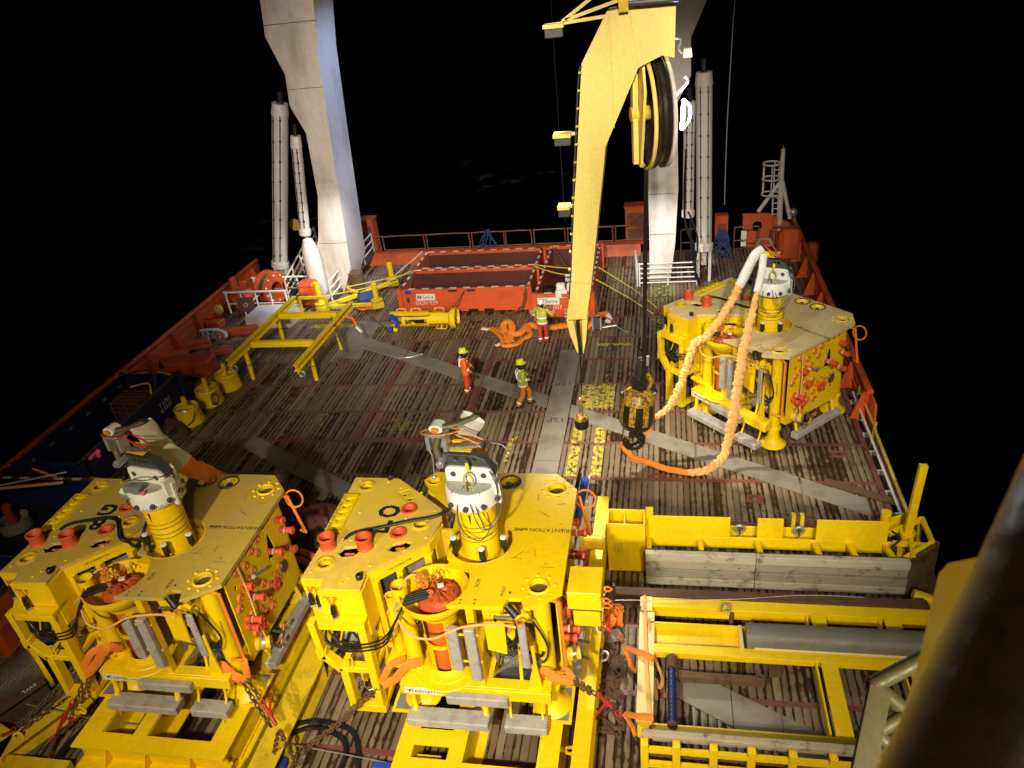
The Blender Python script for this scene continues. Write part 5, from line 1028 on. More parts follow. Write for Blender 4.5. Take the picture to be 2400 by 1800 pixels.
# -- base frame
P('base_front_beam', MB().bx(-2.86, .10, -.52, -.46, .65, .93).bx(-2.86, .10, -.46, -.22, .88, .93), 'yellow', bevel=.012)
P('base_floor', MB().prism([(-2.86, -.215), (-1.2, -.215), (-1.2, 1.2), (-2.86, 1.2)], .88, .927), 'yellow')
for x0, x1, y0, y1 in ((.02, .24, .22, 2.6), (-2.86, -2.66, .15, 2.8), (-1.2, -1.06, -.21, 3.0)): P('base_beam', MB().bx(x0, x1, y0, y1, .66, .92), 'yellow')
P('base_back_beam', MB().bx(-2.6, -.2, 2.86, 3.04, .66, .92), 'yellow')
P('base_corner', MB().prism([(-.3, -.455), (.09, -.455), (.09, -.2), (-.3, -.2)], .66, .935, [circ(.05, 10, (-.12, -.36))]), 'yellow', fix=True)
P('base_tray', MB().bx(-1.05, .0, -.2, 2.8, .52, .56), 'darkgrey')
sg = P('name_plate', MB().bx(-2.78, -2.02, -.529, -.521, .70, .86), 'signwhite')
lettering('TechnipFMC', .135, face_T((-2.33, -.531, .775), (1, 0, 0), (0, 0, 1)), M['ink'], sg, sx=.92, ext=.001)
P('logo_mark', MB().prism([(-.085, .055), (.0, .02), (.075, .055), (.01, -.055), (.0, .0)], 0, .003, (), tr(-2.69, -.530, .78) @ rx(PI / 2)), 'purple', sg)
# -- zinc anodes with their bent legs
def anode(c, s, label=None):
    o = P('anode', MB().chbox(c, s, .022), 'anode'); return o
anode((-1.31, -.60, .735), (1.2, .15, .22)); anode((-1.93, -.66, .20), (1.62, .34, .20)); anode((-.40, -.66, .20), (.82, .32, .20))
for x in (-2.66, -1.24): P('anode_leg', MB().tube(spl([(x, -.46, .68), (x, -.47, .45), (x + .04, -.55, .32), (x + .03, -.6, .28)], 5), .06, 10), 'yellow')
for x in (-.72, -.10): P('anode_leg', MB().tube(spl([(x, -.46, .68), (x, -.5, .45), (x + .02, -.6, .30)], 4), .028, 8), 'yellow')
for x in (-2.5, -1.6, -.12): P('anode_stud', MB().cyl((x, -.8, .1), (x + .01, -.82, -.02), .012, 6), 'yellow')
anode((-1.585, -.50, 2.0), (.20, .14, 1.08)); anode((-1.25, -.52, 1.90), (.20, .14, 1.34)); anode((.42, 1.45, .28), (.24, 2.1, .20)); anode((-.33, -.34, 1.98), (.15, .06, 1.15))
for z in (1.62, 2.32): P('anode_stay', MB().cyl((-1.60, -.45, z), (-1.12, -.45, z), .025, 8), 'yellow')
for y in (.6, 2.3): P('anode_leg', MB().cyl((.28, y, .7), (.36, y, .3), .05, 10), 'yellow')
P('strut', MB().bx(-1.29, -1.15, -.44, -.30, .93, 3.06), 'yellow')
# -- front left box frame
FB = -.30
P('box_front', MB().prism([(-4.12, 3.09), (-3.3, 3.12), (-3.28, 2.54), (-4.14, 2.50)], FB, FB + .05, (), rx(PI / 2) @ Matrix.Scale(-1, 4, (0, 0, 1))), 'yellow', fix=True)
P('box_corner', MB().prism([(-4.55, 3.12), (-4.13, 3.12), (-4.16, 2.40), (-4.5, 2.52)], -.08, -.04, (), rx(PI / 2) @ Matrix.Scale(-1, 4, (0, 0, 1))), 'yellow', fix=True)
P('box_return', MB().bx(-4.14, -4.09, FB, -.06, 2.45, 3.08), 'yellow'); P('box_side', MB().bx(-3.33, -3.27, FB + .01, .5, 2.0, 3.07), 'yellow')
P('shelf', MB().prism([(-4.5, -.05), (-4.2, -.50), (-3.27, -.50), (-3.27, -.05)], 2.42, 2.50), 'yellow', fix=True); P('shelf_lip', MB().bx(-4.2, -3.27, -.51, -.47, 2.30, 2.43), 'yellow')
lettering('CCL', .07, face_T((-3.98, FB - .055, 2.98), (1, 0, 0), (0, 0, 1)), M['ink'], root, ext=.001)
for x, y, z in ((-4.42, -.12, 2.52), (-4.25, -.16, 2.52), (-3.86, -.40, 2.52)):
    P('black_plug', MB().lathe([(.05, 0), (.05, .10), (.062, .12), (.055, .16), (.05, .25), (.025, .33), (0, .34)], 12, (x, y, z)), 'black'); P('plug_base', MB().lathe([(.06, -.02), (.055, .05)], 12, (x, y, z)), 'galv')
    mb = MB()
    for k in range(3): mb.tube(spl([(x, y, z + .3), (x + r3.uniform(-.08, .08), y + .03, z + .45), (x + r3.uniform(-.1, .1), y + .1, z + .42)], 4), .012, 5)
    P('orange_tail', mb, 'copper')
def post4(name, a, b, w=.17, d=.2): P(name, MB().bar(a, b, w, d, (0, 1, 0)), 'yellow', bevel=.01)
post4('box_post', (-4.38, -.38, 2.40), (-4.33, -.38, 1.42), .14); post4('box_post', (-3.37, -.38, 2.42), (-3.40, -.38, .14), .16)
post4('box_post', (-4.33, -.38, 1.50), (-4.02, -.38, 1.12), .14); post4('box_post', (-3.98, -.38, 1.20), (-3.98, -.38, .14), .16)
P('box_rail', MB().bx(-4.10, -3.46, -.47, -.29, 1.10, 1.24), 'yellow', bevel=.01); P('box_foot', MB().bx(-4.07, -3.31, -.48, -.28, -.04, .15), 'yellow', bevel=.01)
P('box_stub', MB().bx(-4.46, -4.25, -.47, -.29, 1.40, 1.66), 'yellow', bevel=.01); P('step_loop', MB().tube([(-3.85, -.46, 1.2), (-3.83, -.44, 1.5), (-3.75, -.44, 1.5), (-3.76, -.46, 1.2)], .018, 6), 'yellow')
for x in (-4.40, -3.38): P('rear_post', MB().bx(x - .07, x + .07, 2.7, 2.85, .9, TOP - .08), 'yellow')
P('box_back_post', MB().bx(-3.44, -3.30, .18, .32, .05, 2.4), 'yellow'); P('box_back_post', MB().bx(-4.06, -3.92, .18, .32, .05, 2.4), 'yellow'); P('box_tie', MB().bx(-3.92, -3.44, .2, .3, 1.1, 1.22), 'yellow')
for q_ in ((-3.45, -3.32, -.28, .18, 1.1, 1.22), (-4.05, -3.93, -.28, .18, 1.1, 1.22), (-3.45, -3.32, -.28, .18, 0, .13)): P('box_tie', MB().bx(*q_), 'yellow')
P('side_tie', MB().bar((-3.3, .2, 1.3), (-2.75, .6, 1.3), .10, .14), 'yellow')
mb = MB()
for k in range(9): x = -4.25 + .1 * k; mb.tube(spl([(x, -.1 + .1 * r3.random(), 2.4), (x + r3.uniform(-.1, .1), -.25, 2.1), (x + r3.uniform(-.12, .12), -.3, 1.75), (-3.9 + r3.uniform(-.2, .2), -.25, 1.5)], 5), .03, 6)
P('hose_bundle', mb, 'black'); P('yellow_bracket', MB().tube([(-3.75, -.34, 2.35), (-3.92, -.38, 1.85), (-3.5, -.4, 1.82)], .022, 6), 'yellow'); P('grey_drum', MB().cyl((-3.9, .0, 1.75), (-3.4, .05, 1.75), .26, 16), 'galv')
mb = MB()
for k in range(8): x = -3.8 + .05 * k; mb.tube(spl([(x, -.2, 1.6), (x + .02, -.22, .9), (x + r3.uniform(-.12, .12), -.2, .45), (x + r3.uniform(-.2, .2), -.3, .35 + r3.random() * .2)], 5), .010, 5)
P('small_tubes', mb, 'steel')
# -- skirt under the slanted edge of the left plate and bay behind it
a, b = Vector((-3.30, .17, TOP - .19)), Vector((-2.36, 1.08, TOP - .19))
P('skirt', MB().bar(a, b, .04, .22), 'yellow'); P('skirt_post', MB().bar((-2.84, .62, TOP - .3), (-2.84, .62, 1.3), .13, .13), 'yellow'); P('skirt_post', MB().bar((-2.38, 1.06, TOP - .3), (-2.38, 1.06, .92), .15, .15), 'yellow'); P('skirt_post', MB().bar((-3.22, .26, TOP - .3), (-3.22, .26, 1.1), .12, .12), 'yellow')
P('skirt_end', MB().bar((-2.35, 1.08, TOP - .19), (-2.23, 1.72, TOP - .19), .04, .22), 'yellow'); P('end_panel', MB().bar((-2.30, 1.3, 2.1), (-2.23, 1.72, 2.1), .03, 1.6), 'yellow')
lettering('LID CONNECTOR', .06, tr(-2.82, .60, TOP - .15) @ rz(math.atan2(.91, .94)) @ rx(PI / 2) @ tr(0, 0, .035), M['ink'], root, ext=.001)
P('white_actuator', MB().chbox((-2.75, 1.15, 2.55), (.45, .35, .4), .05, rz(.7)).cyl((-2.9, 1.0, 2.1), (-2.6, 1.2, 2.35), .12, 12), 'galv'); P('grey_actuator', MB().chbox((-3.2, .75, 2.4), (.35, .35, .6), .06, rz(.6)), 'darkgrey'); P('white_panel', MB().bar((-2.55, 1.2, 2.3), (-2.4, 1.4, 2.3), .02, .9), 'whiteink')
# -- inside of the module behind the front
P('inner_panel', MB().bx(-1.05, -.2, .55, .60, .95, 3.0), 'yellow'); P('inner_wall', MB().bx(-2.6, -1.0, 1.6, 1.66, .93, 3.0), 'yellow_worn'); P('inner_plate', MB().prism([(-1.08, 1.6), (-.72, 1.5), (-.68, 2.95), (-1.08, 2.95)], .1, .14, [circ(.05, 10, (-.9, 2.5)), circ(.05, 10, (-.78, 2.5))], rx(PI / 2)), 'yellow', fix=True)
P('valve_cylinder', MB().lathe([(0, 0), (.15, 0), (.17, .02), (.17, .55), (.15, .56), (.15, .74), (0, .74)], 20, (-.98 + .05, .02, 2.42), ry(PI / 2)), 'yellow'); P('valve_band', MB().lathe([(.172, .05), (.176, .06), (.176, .09), (.172, .1)], 20, (-.93, .02, 2.42), ry(PI / 2)), 'black')
P('fitting_plate', MB().bx(-.52, -.45, -.16, -.13, 2.38, 2.46), 'steel')
mb = MB()
for p in (((-1.05, .1, 1.9), (-.7, -.1, 1.75), (-.5, -.15, 2.0), (-.48, -.1, 2.5)), ((-1.1, .1, 1.7), (-.7, -.05, 1.6), (-.45, -.12, 1.95), (-.42, -.1, 2.4)), ((-.45, -.15, 2.1), (-.35, -.2, 1.75), (-.1, -.22, 1.6), (.0, -.2, 1.7))): mb.tube(spl(p, 8), .030, 8)
P('black_hose', mb, 'black')
mb = MB()
for k in range(11): o_ = .042 * k; mb.tube([(-1.05 + o_ * .35, -.18 + .01 * (k % 3), .95 + o_ * .4), (-.55 + o_ * .15, -.12, 1.30 + o_ * .55), (-.42, -.1, 1.34 + o_ * .5)], .014, 5)
for k in range(6): mb.tube([(-1.1 + .03 * k, .1, 2.5), (-1.05 + .03 * k, .0, 1.6 - .04 * k), (-.95, -.1, 1.2)], .010, 5)
for k in range(7): mb.tube(spl([(-1.0 + .11 * k, .3, 2.9), (-1.0 + .1 * k, .1 - .03 * k, 2.2 - .1 * k), (-.95 + .08 * k, -.05, 1.5), (-.9 + .12 * k, .2, 1.0)], 4), .012, 5)
P('tubing_rack', mb, 'steel')
for k in range(3): P('yellow_pipe', MB().tube(spl([(-1.1, .35 + .1 * k, 2.6 - .35 * k), (-.6, .2, 2.3 - .4 * k), (-.25, .3 + .1 * k, 2.0 - .35 * k)], 5), .045, 10), 'yellow_worn'); P('grey_bottle', MB().cyl((-.85, .15, 1.0), (-.25, .1, 1.05), .15, 16), 'galv'); P('yellow_box', MB().chbox((-.42, .05, 1.75), (.22, .3, .7), .02, ry(-.6)), 'yellow'); P('black_block', MB().chbox((-.75, .25, 1.5), (.5, .3, .4), .08), 'black')
P('gusset', MB().prism([(-.34, .93), (-.06, .93), (-.13, 1.62), (-.17, 1.62)], .36, .40, (), rx(PI / 2)), 'yellow', fix=True); P('gusset_pin', MB().cyl((-.15, -.38, 1.5), (-.17, -.36, 2.0), .035, 8), 'yellow'); P('stay', MB().bar((-.48, -.25, .93), (-.48, -.1, 1.6), .06, .05), 'yellow'); P('stay', MB().bar((-.48, -.2, 1.55), (-.15, -.3, 1.3), .05, .05), 'yellow')
P('roller_plug', MB().cyl((-.52, -.42, TOP - .06), (-.34, -.52, TOP - .22), .075, 14), 'black'); P('orange_clip', MB().tube([Vector((-.27, -.60, TOP - .28)) + Vector((.07 * math.cos(a), .0, .09 * math.sin(a))) for a in [2 * PI * j / 5 + .3 for j in range(5)]], .022, 6, closed=True), 'copper'); P('probe', MB().cyl((-.75, -.5, TOP - .28), (-.36, -.5, TOP - .26), .025, 8), 'steel')
P('stab_fitting', MB().cyl((-.26, -.38, TOP - .36), (-.12, -.30, TOP - .55), .03, 8), 'steel'); P('stab_boss', MB().cyl((-.28, -.3, TOP - .35), (-.22, -.42, TOP - .33), .08, 14), 'yellow'); P('stab_hose', MB().tube(spl([(-.12, -.30, TOP - .55), (.02, -.28, TOP - .9), (.1, -.25, TOP - 1.3), (.0, -.3, TOP - 1.6), (-.2, -.3, TOP - 1.55)], 7), .02, 6), 'black')
lettering('SCM', .11, tr(-1.12, .02, TOP + .003) @ rz(PI / 2 - .12), M['ink'], root, ext=.001); lettering('HOLD', .09, tr(-.62, -.15, TOP + .003) @ rz(PI / 2 - .05), M['ink'], root, ext=.001); P('arrow_mark', MB().prism([(-.52, -.2), (-.46, -.2), (-.49, -.14)], TOP + .001, TOP + .003), 'ink')
P('drill_holes', MB().bx(-1.36, -1.33, -.42, -.39, TOP, TOP + .003).bx(-1.36, -1.33, -.5, -.47, TOP, TOP + .003).bx(-1.1, -1.07, -.4, -.37, TOP, TOP + .003).bx(-1.1, -1.07, -.49, -.46, TOP, TOP + .003), 'ink')
# -- right side panel with caps (faces +x)
ST = face_T((.27, 0, 0), (0, 1, 0), (0, 0, 1)); pr = random.Random(4)
def uv_(u, v): return (.20 + u * 2.42, 3.0 - v * 2.25)
caps = [(.16, .10), (.30, .16), (.42, .10), (.55, .08), (.05, .42), (.24, .40), (.44, .52), (.74, .60), (.18, .62), (.30, .70), (.36, .80), (.14, .82), (.46, .72), (.20, .92), (.58, .70), (.37, .28), (.26, .28), (.50, .20), (.33, .58), (.26, .90), (.52, .62), (.64, .62), (.68, .70), (.48, .84), (.10, .34)]
plain = [(.70, .06), (.80, .06), (.90, .05), (.52, .44), (.62, .58), (.86, .62), (.55, .86), (.70, .80), (.10, .22), (.68, .46), (.82, .78)]
panel = [(.16, .72), (.16, 3.04), (2.66, 3.04), (2.66, .80), (2.3, .70)]
tri = [uv_(.62, .46), uv_(.78, .44), uv_(.74, .16), uv_(.70, .20)]
P('side_panel', MB().prism(panel[::-1] if False else panel, -.03, 0, [star(uv_(*c), .095, 6) for c in caps] + [circ(.06, 8, uv_(*c)) for c in plain] + [circ(.13, 16, uv_(.62, .70 - .36 + .36))][:0] + [tri], ST), 'yellow', fix=True)
for c in caps:
    u, z = uv_(*c); P('orange_cap', MB().lathe([(.02, .0), (.09, -.005), (.105, .03), (.085, .06), (.05, .07), (.04, .04), (0, .04)], 10, (.25, u, z), ry(PI / 2)), 'copper')
for (u_, v_, L) in ((.90, .16, .22), (.92, .30, .34), (.66, .33, .36), (.88, .50, .34), (.18, .27, .26), (.22, .45, .36), (.06, .66, .30), (.10, .60, .36), (.16, .72, .30)):
    u, z = uv_(u_, v_); pz = P('red_plug', MB().lathe([(.07, -.05), (.07, L - .08), (.09, L - .06), (.09, L - .01), (.075, L), (.05, L), (.045, L - .05), (0, L - .05)], 16, (.27, u, z), ry(PI / 2)), 'red')
    if L > .3: P('white_ring', MB().lathe([(.072, .12), (.078, .125), (.078, .145), (.072, .15)], 16, (.27, u, z), ry(PI / 2)), 'whiteink', pz)
u, z = uv_(.60, .70); P('side_port', MB().lathe([(.11, -.02), (.16, .0), (.16, .05), (.12, .07), (.07, .06), (.06, -.05), (0, -.05)], 20, (.28, u, z), ry(PI / 2)), 'red')
u, z = uv_(.80, .66); P('dark_port', MB().lathe([(.13, -.02), (.15, .02), (.12, .04), (0, .0)], 18, (.28, u, z), ry(PI / 2)), 'darkgrey')
u, z = uv_(.40, .33); P('hot_stab', MB().cyl((.3, u - .15, z), (.46, u + .12, z - .02), .035, 10), 'steel'); P('stab_ring', MB().cyl((.30, u - .17, z), (.31, u - .12, z), .045, 10), 'white')
u, z = uv_(.10, .93); P('side_valve', MB().cyl((.26, u, z), (.55, u + .1, z), .14, 16), 'yellow_worn'); P('side_valve_band', MB().cyl((.40, u + .05, z), (.46, u + .07, z), .15, 16), 'galv')
for k in (0, 1): P('valve_stab', MB().cyl((.52, u + .1 + .2 * k, z - .1 + .2 * k), (.70, u + .15 + .22 * k, z - .24 + .22 * k), .03, 8), 'darkgrey'); P('stab_tail', MB().tube([Vector((.74, u + .2 + .22 * k, z - .1 + .2 * k)) + Vector((.0, .06 * math.cos(a), .05 * math.sin(a))) for a in [2 * PI * j / 6 for j in range(6)]], .018, 5, closed=True), 'copper')
P('inner_side_dark', MB().bx(-.02, .02, .2, 2.6, .93, 2.95), 'rust')  # dark sheet standing in for the shade behind the panel holes
P('side_bar', MB().tube([(.20, -.14, 2.98), (.36, -.16, 2.95), (.40, -.20, 1.20), (.12, -.24, 1.20)], .035, 10), 'sling'); P('corner_bar', MB().tube([(.30, 2.72, 3.02), (.46, 2.80, 2.98), (.62, 2.86, 1.9), (.45, 2.95, 1.88)], .035, 10), 'sling')
P('corner_loop', MB().tube([Vector((.58, 2.85, 2.88)) + Vector((.21 * math.cos(a), .05 * math.sin(a), .20 * math.sin(a))) for a in [2 * PI * j / 18 for j in range(18)]], .022, 6, closed=True), 'sling')
P('side_cable', MB().tube(spl([(.32, .62, 3.0), (.42, .55, 2.2), (.46, .5, 1.4), (.48, .62, .75), (.5, .95, .55), (.45, 1.15, .75)], 7), .02, 6), 'sling_pale')
# corrugated hose over the left plate
def corr(pts):
    Pn = spl(pts, 16); return MB().tube(Pn, [.030 if i % 2 else .040 for i in range(len(Pn))], 8)
HOSE = {0: [(-1.95, 1.85, TOP + .28), (-2.35, 1.80, TOP + .05), (-2.9, 1.62, TOP + .04), (-3.5, 1.38, TOP + .04), (-3.95, 1.2, TOP + .04), (-4.1, 1.02, TOP - .03)],
        1: [(-1.9, 1.35, TOP + .35), (-2.1, 1.0, TOP - .1), (-2.25, .95, TOP + .02), (-2.5, 1.05, TOP + .05), (-3.0, 1.62, TOP + .04), (-3.6, 1.55, TOP + .04), (-4.0, 1.4, TOP + .04), (-4.12, 1.25, TOP + .0)],
        2: [(-2.0, 1.6, TOP + .05), (-2.8, 1.5, TOP + .04), (-3.5, 1.5, TOP + .04), (-4.0, 1.35, TOP + .04)]}
bpy.context.view_layer.update()
BODY = kids(root)
CH[root.name] = BODY
for b in BODY: CH[b.name] = [c for c in kids(b)] or [None]
def copy_body(dst):
    for k in BODY:
        c = k.copy(); C.objects.link(c); c.parent = dst
        for g_ in CH[k.name]:
            if g_: d = g_.copy(); C.objects.link(d); d.parent = c
m2 = empty('subsea_module', (-8.77, 9.84, .85), '', 'subsea module', 'yellow subsea modules'); copy_body(m2)
m3 = empty('subsea_module', (3.13, 20.33, .11), '', 'subsea module', 'yellow subsea modules', R(-46.2)); copy_body(m3)
root['label'] = 'middle front yellow subsea module on its skid, with clean bright yellow right top plate'
m2['label'] = 'left front yellow subsea module with dusty top and orange streak on its white head'
m3['label'] = 'far right yellow subsea module standing on the deck with the orange sling on its head'
bpy.context.view_layer.update()
for mm_, mt_ in ((m2, 'yellow_dusty'), (m3, 'beige_top'), (root, 'yellow_soft')):
    for c in [o for o in bpy.data.objects if o.parent == mm_ and o.name.split('.')[0] in (('top_plate', 'left_top_plate') if mm_ is not root else ('left_top_plate',))]:
        c.material_slots[0].link = 'OBJECT'; c.material_slots[0].material = M[mt_]
# -- heads
def stencil(t, ch, x, y, s=.52): lettering(ch, s, tr(x, y, TOP + .003) @ rz(PI), M['ink'], t, sx=1.15, ext=.001, bold=.018)
stencil(root, 'O', -3.42, 1.98); stencil(root, 'F', -3.36, 1.50); stencil(m2, 'G', -3.42, 1.98); stencil(m2, '8', -3.36, 1.50)
for t_, (x, y) in ((root, (-3.42, 1.98)), (root, (-3.36, 1.5)), (m2, (-3.42, 1.98)), (m2, (-3.36, 1.5))):
    pass
def head(t, rot, var):
    T0 = tr(CYL[0], CYL[1], TOP) @ rz(rot)
    def Q(name, mb, m, parent=None, **kw):
        mb.v = [(v[0], v[1], v[2] if v[2] < 2.08 else 2.08 + (v[2] - 2.08) * .62) for v in mb.v]; mb.xf(T0); return mb.build(name, M[m], parent or t, **kw)
    corr(HOSE[var]).build('corrugated_hose', M['black'], t)
    Q('head_collar', MB().lathe([(.38, 1.04), (.47, 1.06), (.505, 1.10), (.505, 1.42), (.47, 1.47), (.0, 1.48)], 40), 'white')
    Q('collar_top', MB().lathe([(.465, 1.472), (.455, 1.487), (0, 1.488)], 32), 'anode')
    for k in range(7): a = R(-125 + 36 * k); Q('collar_bolt', MB().cyl((.49 * math.cos(a), .49 * math.sin(a), 1.20), (.56 * math.cos(a), .56 * math.sin(a), 1.20), .052, 12), 'darkgrey')
    fk = [(-.46, 1.44), (.46, 1.44), (.46, 1.70), (.41, 1.77), (.33, 1.80), (-.36, 1.80), (-.44, 1.77), (-.46, 1.70)]
    for y in (-.08, .18):
        f_ = Q('fork_plate', MB().prism(fk, -y - .08, -y, (), rx(PI / 2)), 'white', fix=True, bevel=.012)
        for x in (-.30, .28): Q('fork_bolt', MB().cyl((x, y - .012, 1.65), (x, y + .09, 1.65), .055, 14), 'darkgrey')
    Q('pad_plate', MB().prism([(-.58, 1.70), (.46, 1.46), (.48, 1.72), (.30, 1.96), (.12, 2.03), (-.40, 2.05), (-.58, 1.98)], -.16, .02, [circ(.045, 10, (x_, 1.95)) for x_ in ((-.22, 0, .12) if var != 1 else (-.2, -.08, .02, .12, .26))], rx(PI / 2)), 'darkgrey', fix=True, bevel=.012)
    Q('clevis_bolt', MB().cyl((-.47, -.24, 1.95), (-.47, .2, 1.95), .08, 8).cyl((-.47, -.28, 1.95), (-.47, -.2, 1.95), .05, 8), 'galv')
    Q('flange_tabs', MB().bx(.44, .52, -.16, .10, 1.3, 1.62).bx(.46, .55, -.03, .02, 1.0, 1.5), 'white')
    Q('yellow_bracket', MB().prism([(-.34, 2.12), (.10, 2.14), (.12, 2.30), (-.30, 2.30)], -.22, -.16, (), rx(PI / 2)).bx(-.36, .08, -.02, .22, 2.13, 2.15), 'yellow')
    # lifting shackle leaning left, with its release tool
    bow = spl([(-.50, -.10, 1.95), (-.56, -.06, 2.25), (-.52, .0, 2.55), (-.46, .05, 2.8)], 6); Q('lifting_shackle', MB().tube(bow, .065, 10), 'olive')
    if var != 2:
        rt_ = Q('release_tool', MB().bx(-.72, -.64, -.12, .08, 2.2, 2.78).bx(-.40, -.32, -.12, .08, 2.2, 2.78).bx(-.72, -.32, -.12, .08, 2.68, 2.80).bx(-.72, -.32, .06, .1, 2.15, 2.8), 'galv', bevel=.008)
        Q('pin_eye', MB().cyl((-.48, -.12, 2.98), (-.48, .10, 2.98), .13, 18), 'white', rt_); Q('pin_face', MB().cyl((-.48, -.17, 2.98), (-.48, -.115, 2.98), .075, 14), 'copper', rt_)
        Q('shackle_bow', MB().tube(spl([(-.40, -.02, 2.98), (-.1, .05, 3.05), (.18, .1, 3.22), (.24, .14, 3.30)], 6), .07, 10), 'olive')
        Q('guide_ring', MB().tube([(-.45 + .36 * math.cos(a), -.02 + .12 * math.sin(a), 2.82 + .06 * math.cos(a)) for a in [2 * PI * k / 24 for k in range(24)]], .02, 6, closed=True), 'copper' if var == 0 else 'redlever')
        for y in (-.1, .06): Q('guide_rod', MB().cyl((-.12, y, 2.82), (.32, y, 2.52), .02, 6), 'copper' if var == 0 else 'redlever')
        Q('actuator', MB().tube([(-.28, -.08, 2.36), (-.1, -.08, 2.40), (-.09, -.08, 2.40), (.34, -.08, 2.50)], [.05, .05, .075, .075], 12), 'steel')
        if var == 0:
            for a_, b_ in (((.5, -.05, 2.55), (.80, -.05, 2.25)), ((-.70, -.1, 2.3), (-.66, -.15, 1.6))): Q('glow_tail', MB().tube(spl([a_, (Vector(a_) + Vector(b_)) / 2 + Vector((.05, 0, .08)), b_], 5), .012, 5).sphere(b_, .05, 8, 6), 'galv')
    else:
        Q('shackle_bow', MB().tube(spl([(-.50, -.05, 2.6), (-.42, 0, 2.95), (-.2, .02, 3.0), (-.1, 0, 2.75)], 6), .07, 10), 'olive')
        for a_, b_ in (((-.28, -.1, 2.75), (.08, -.1, 2.25)), ((-.05, -.1, 2.75), (.2, -.1, 2.25)), ((-.28, -.1, 2.75), (-.05, -.1, 2.75)), ((.08, -.1, 2.25), (.2, -.1, 2.25))): Q('guide_rod', MB().cyl(a_, b_, .025, 6), 'redlever')
    # wires and small gear on the head
    if var in (0, 2):
        mb = MB()
        for k in range(2): mb.tube(spl([(.0, -.28, 1.58), (.12 + .12 * k, -.52, 1.25 - .12 * k), (.30 + .08 * k, -.62, .85), (.55, -.45, .95), (.66 - .1 * k, -.25, 1.5), (.45, -.2, 1.85)], 7), .011, 5)
        mb.tube(spl([(-.06, -.28, 1.55), (-.16, -.5, 1.2), (-.1, -.58, .75), (.2, -.6, .55), (.42, -.55, .8), (.4, -.5, 1.15)], 7), .012, 5)
        Q('wire_loops', mb, 'rope'); Q('master_link', MB().tube([(.05 + .09 * math.cos(a), -.27, 1.66 + .15 * math.sin(a)) for a in [2 * PI * k / 16 for k in range(16)]], .02, 6, closed=True), 'strap_y'); Q('yellow_tag', MB().bx(.02, .08, -.24, -.22, 1.84, 2.02), 'yellow')
        for x in (-.06, .06, .12): Q('ferrule', MB().cyl((x, -.30, 1.50), (x + .02, -.34, 1.38), .025, 8), 'galv')
        for x in (-.24, .24): Q('ball_joint', MB().sphere((x, -.36, 1.44), .055, 10, 6), 'pinkmark' if x < 0 else 'galv')
    else:
        Q('hinge_block', MB().chbox((-.12, -.34, 1.50), (.46, .2, .16), .05, ry(-.15)), 'grey'); Q('hinge_arm', MB().bar((-.05, -.42, 1.40), (.14, -.40, 1.62), .09, .06), 'galv'); Q('steel_plate', MB().chbox((-.22, -.40, 1.37), (.36, .2, .04), .01), 'galv')
        Q('pink_knob', MB().sphere((.20, -.40, 1.50), .05, 10, 6), 'pinkmark'); Q('round_knob', MB().cyl((-.38, -.44, 1.40), (-.38, -.36, 1.46), .06, 12), 'white'); Q('head_wire', MB().tube(spl([(-.30, -.3, 1.62), (0, -.35, 1.75), (.35, -.35, 1.8), (.55, -.1, 1.75), (.52, .1, 1.5), (.2, -.45, 1.42)], 8), .012, 5), 'rope')
        Q('orange_streak', MB().lathe([(.508, 1.10), (.508, 1.40)], 3, (0, 0, 0), None, R(-122), R(-112)).lathe([(.379, .55), (.379, 1.04)], 3, (0, 0, 0), None, R(-118), R(-109)), 'sling')
        mb = MB()
        for k in range(34): a = R(-140 + k * 4.2); mb.bx(.506 * math.cos(a) - .004, .506 * math.cos(a) + .004, .506 * math.sin(a) - .004, .506 * math.sin(a) + .004, 1.105, 1.135 + .03 * (k % 2))
        Q('scale_marks', mb, 'ink')
head(root, R(-4), 0); head(m2, R(-12), 1); head(m3, R(27), 2)
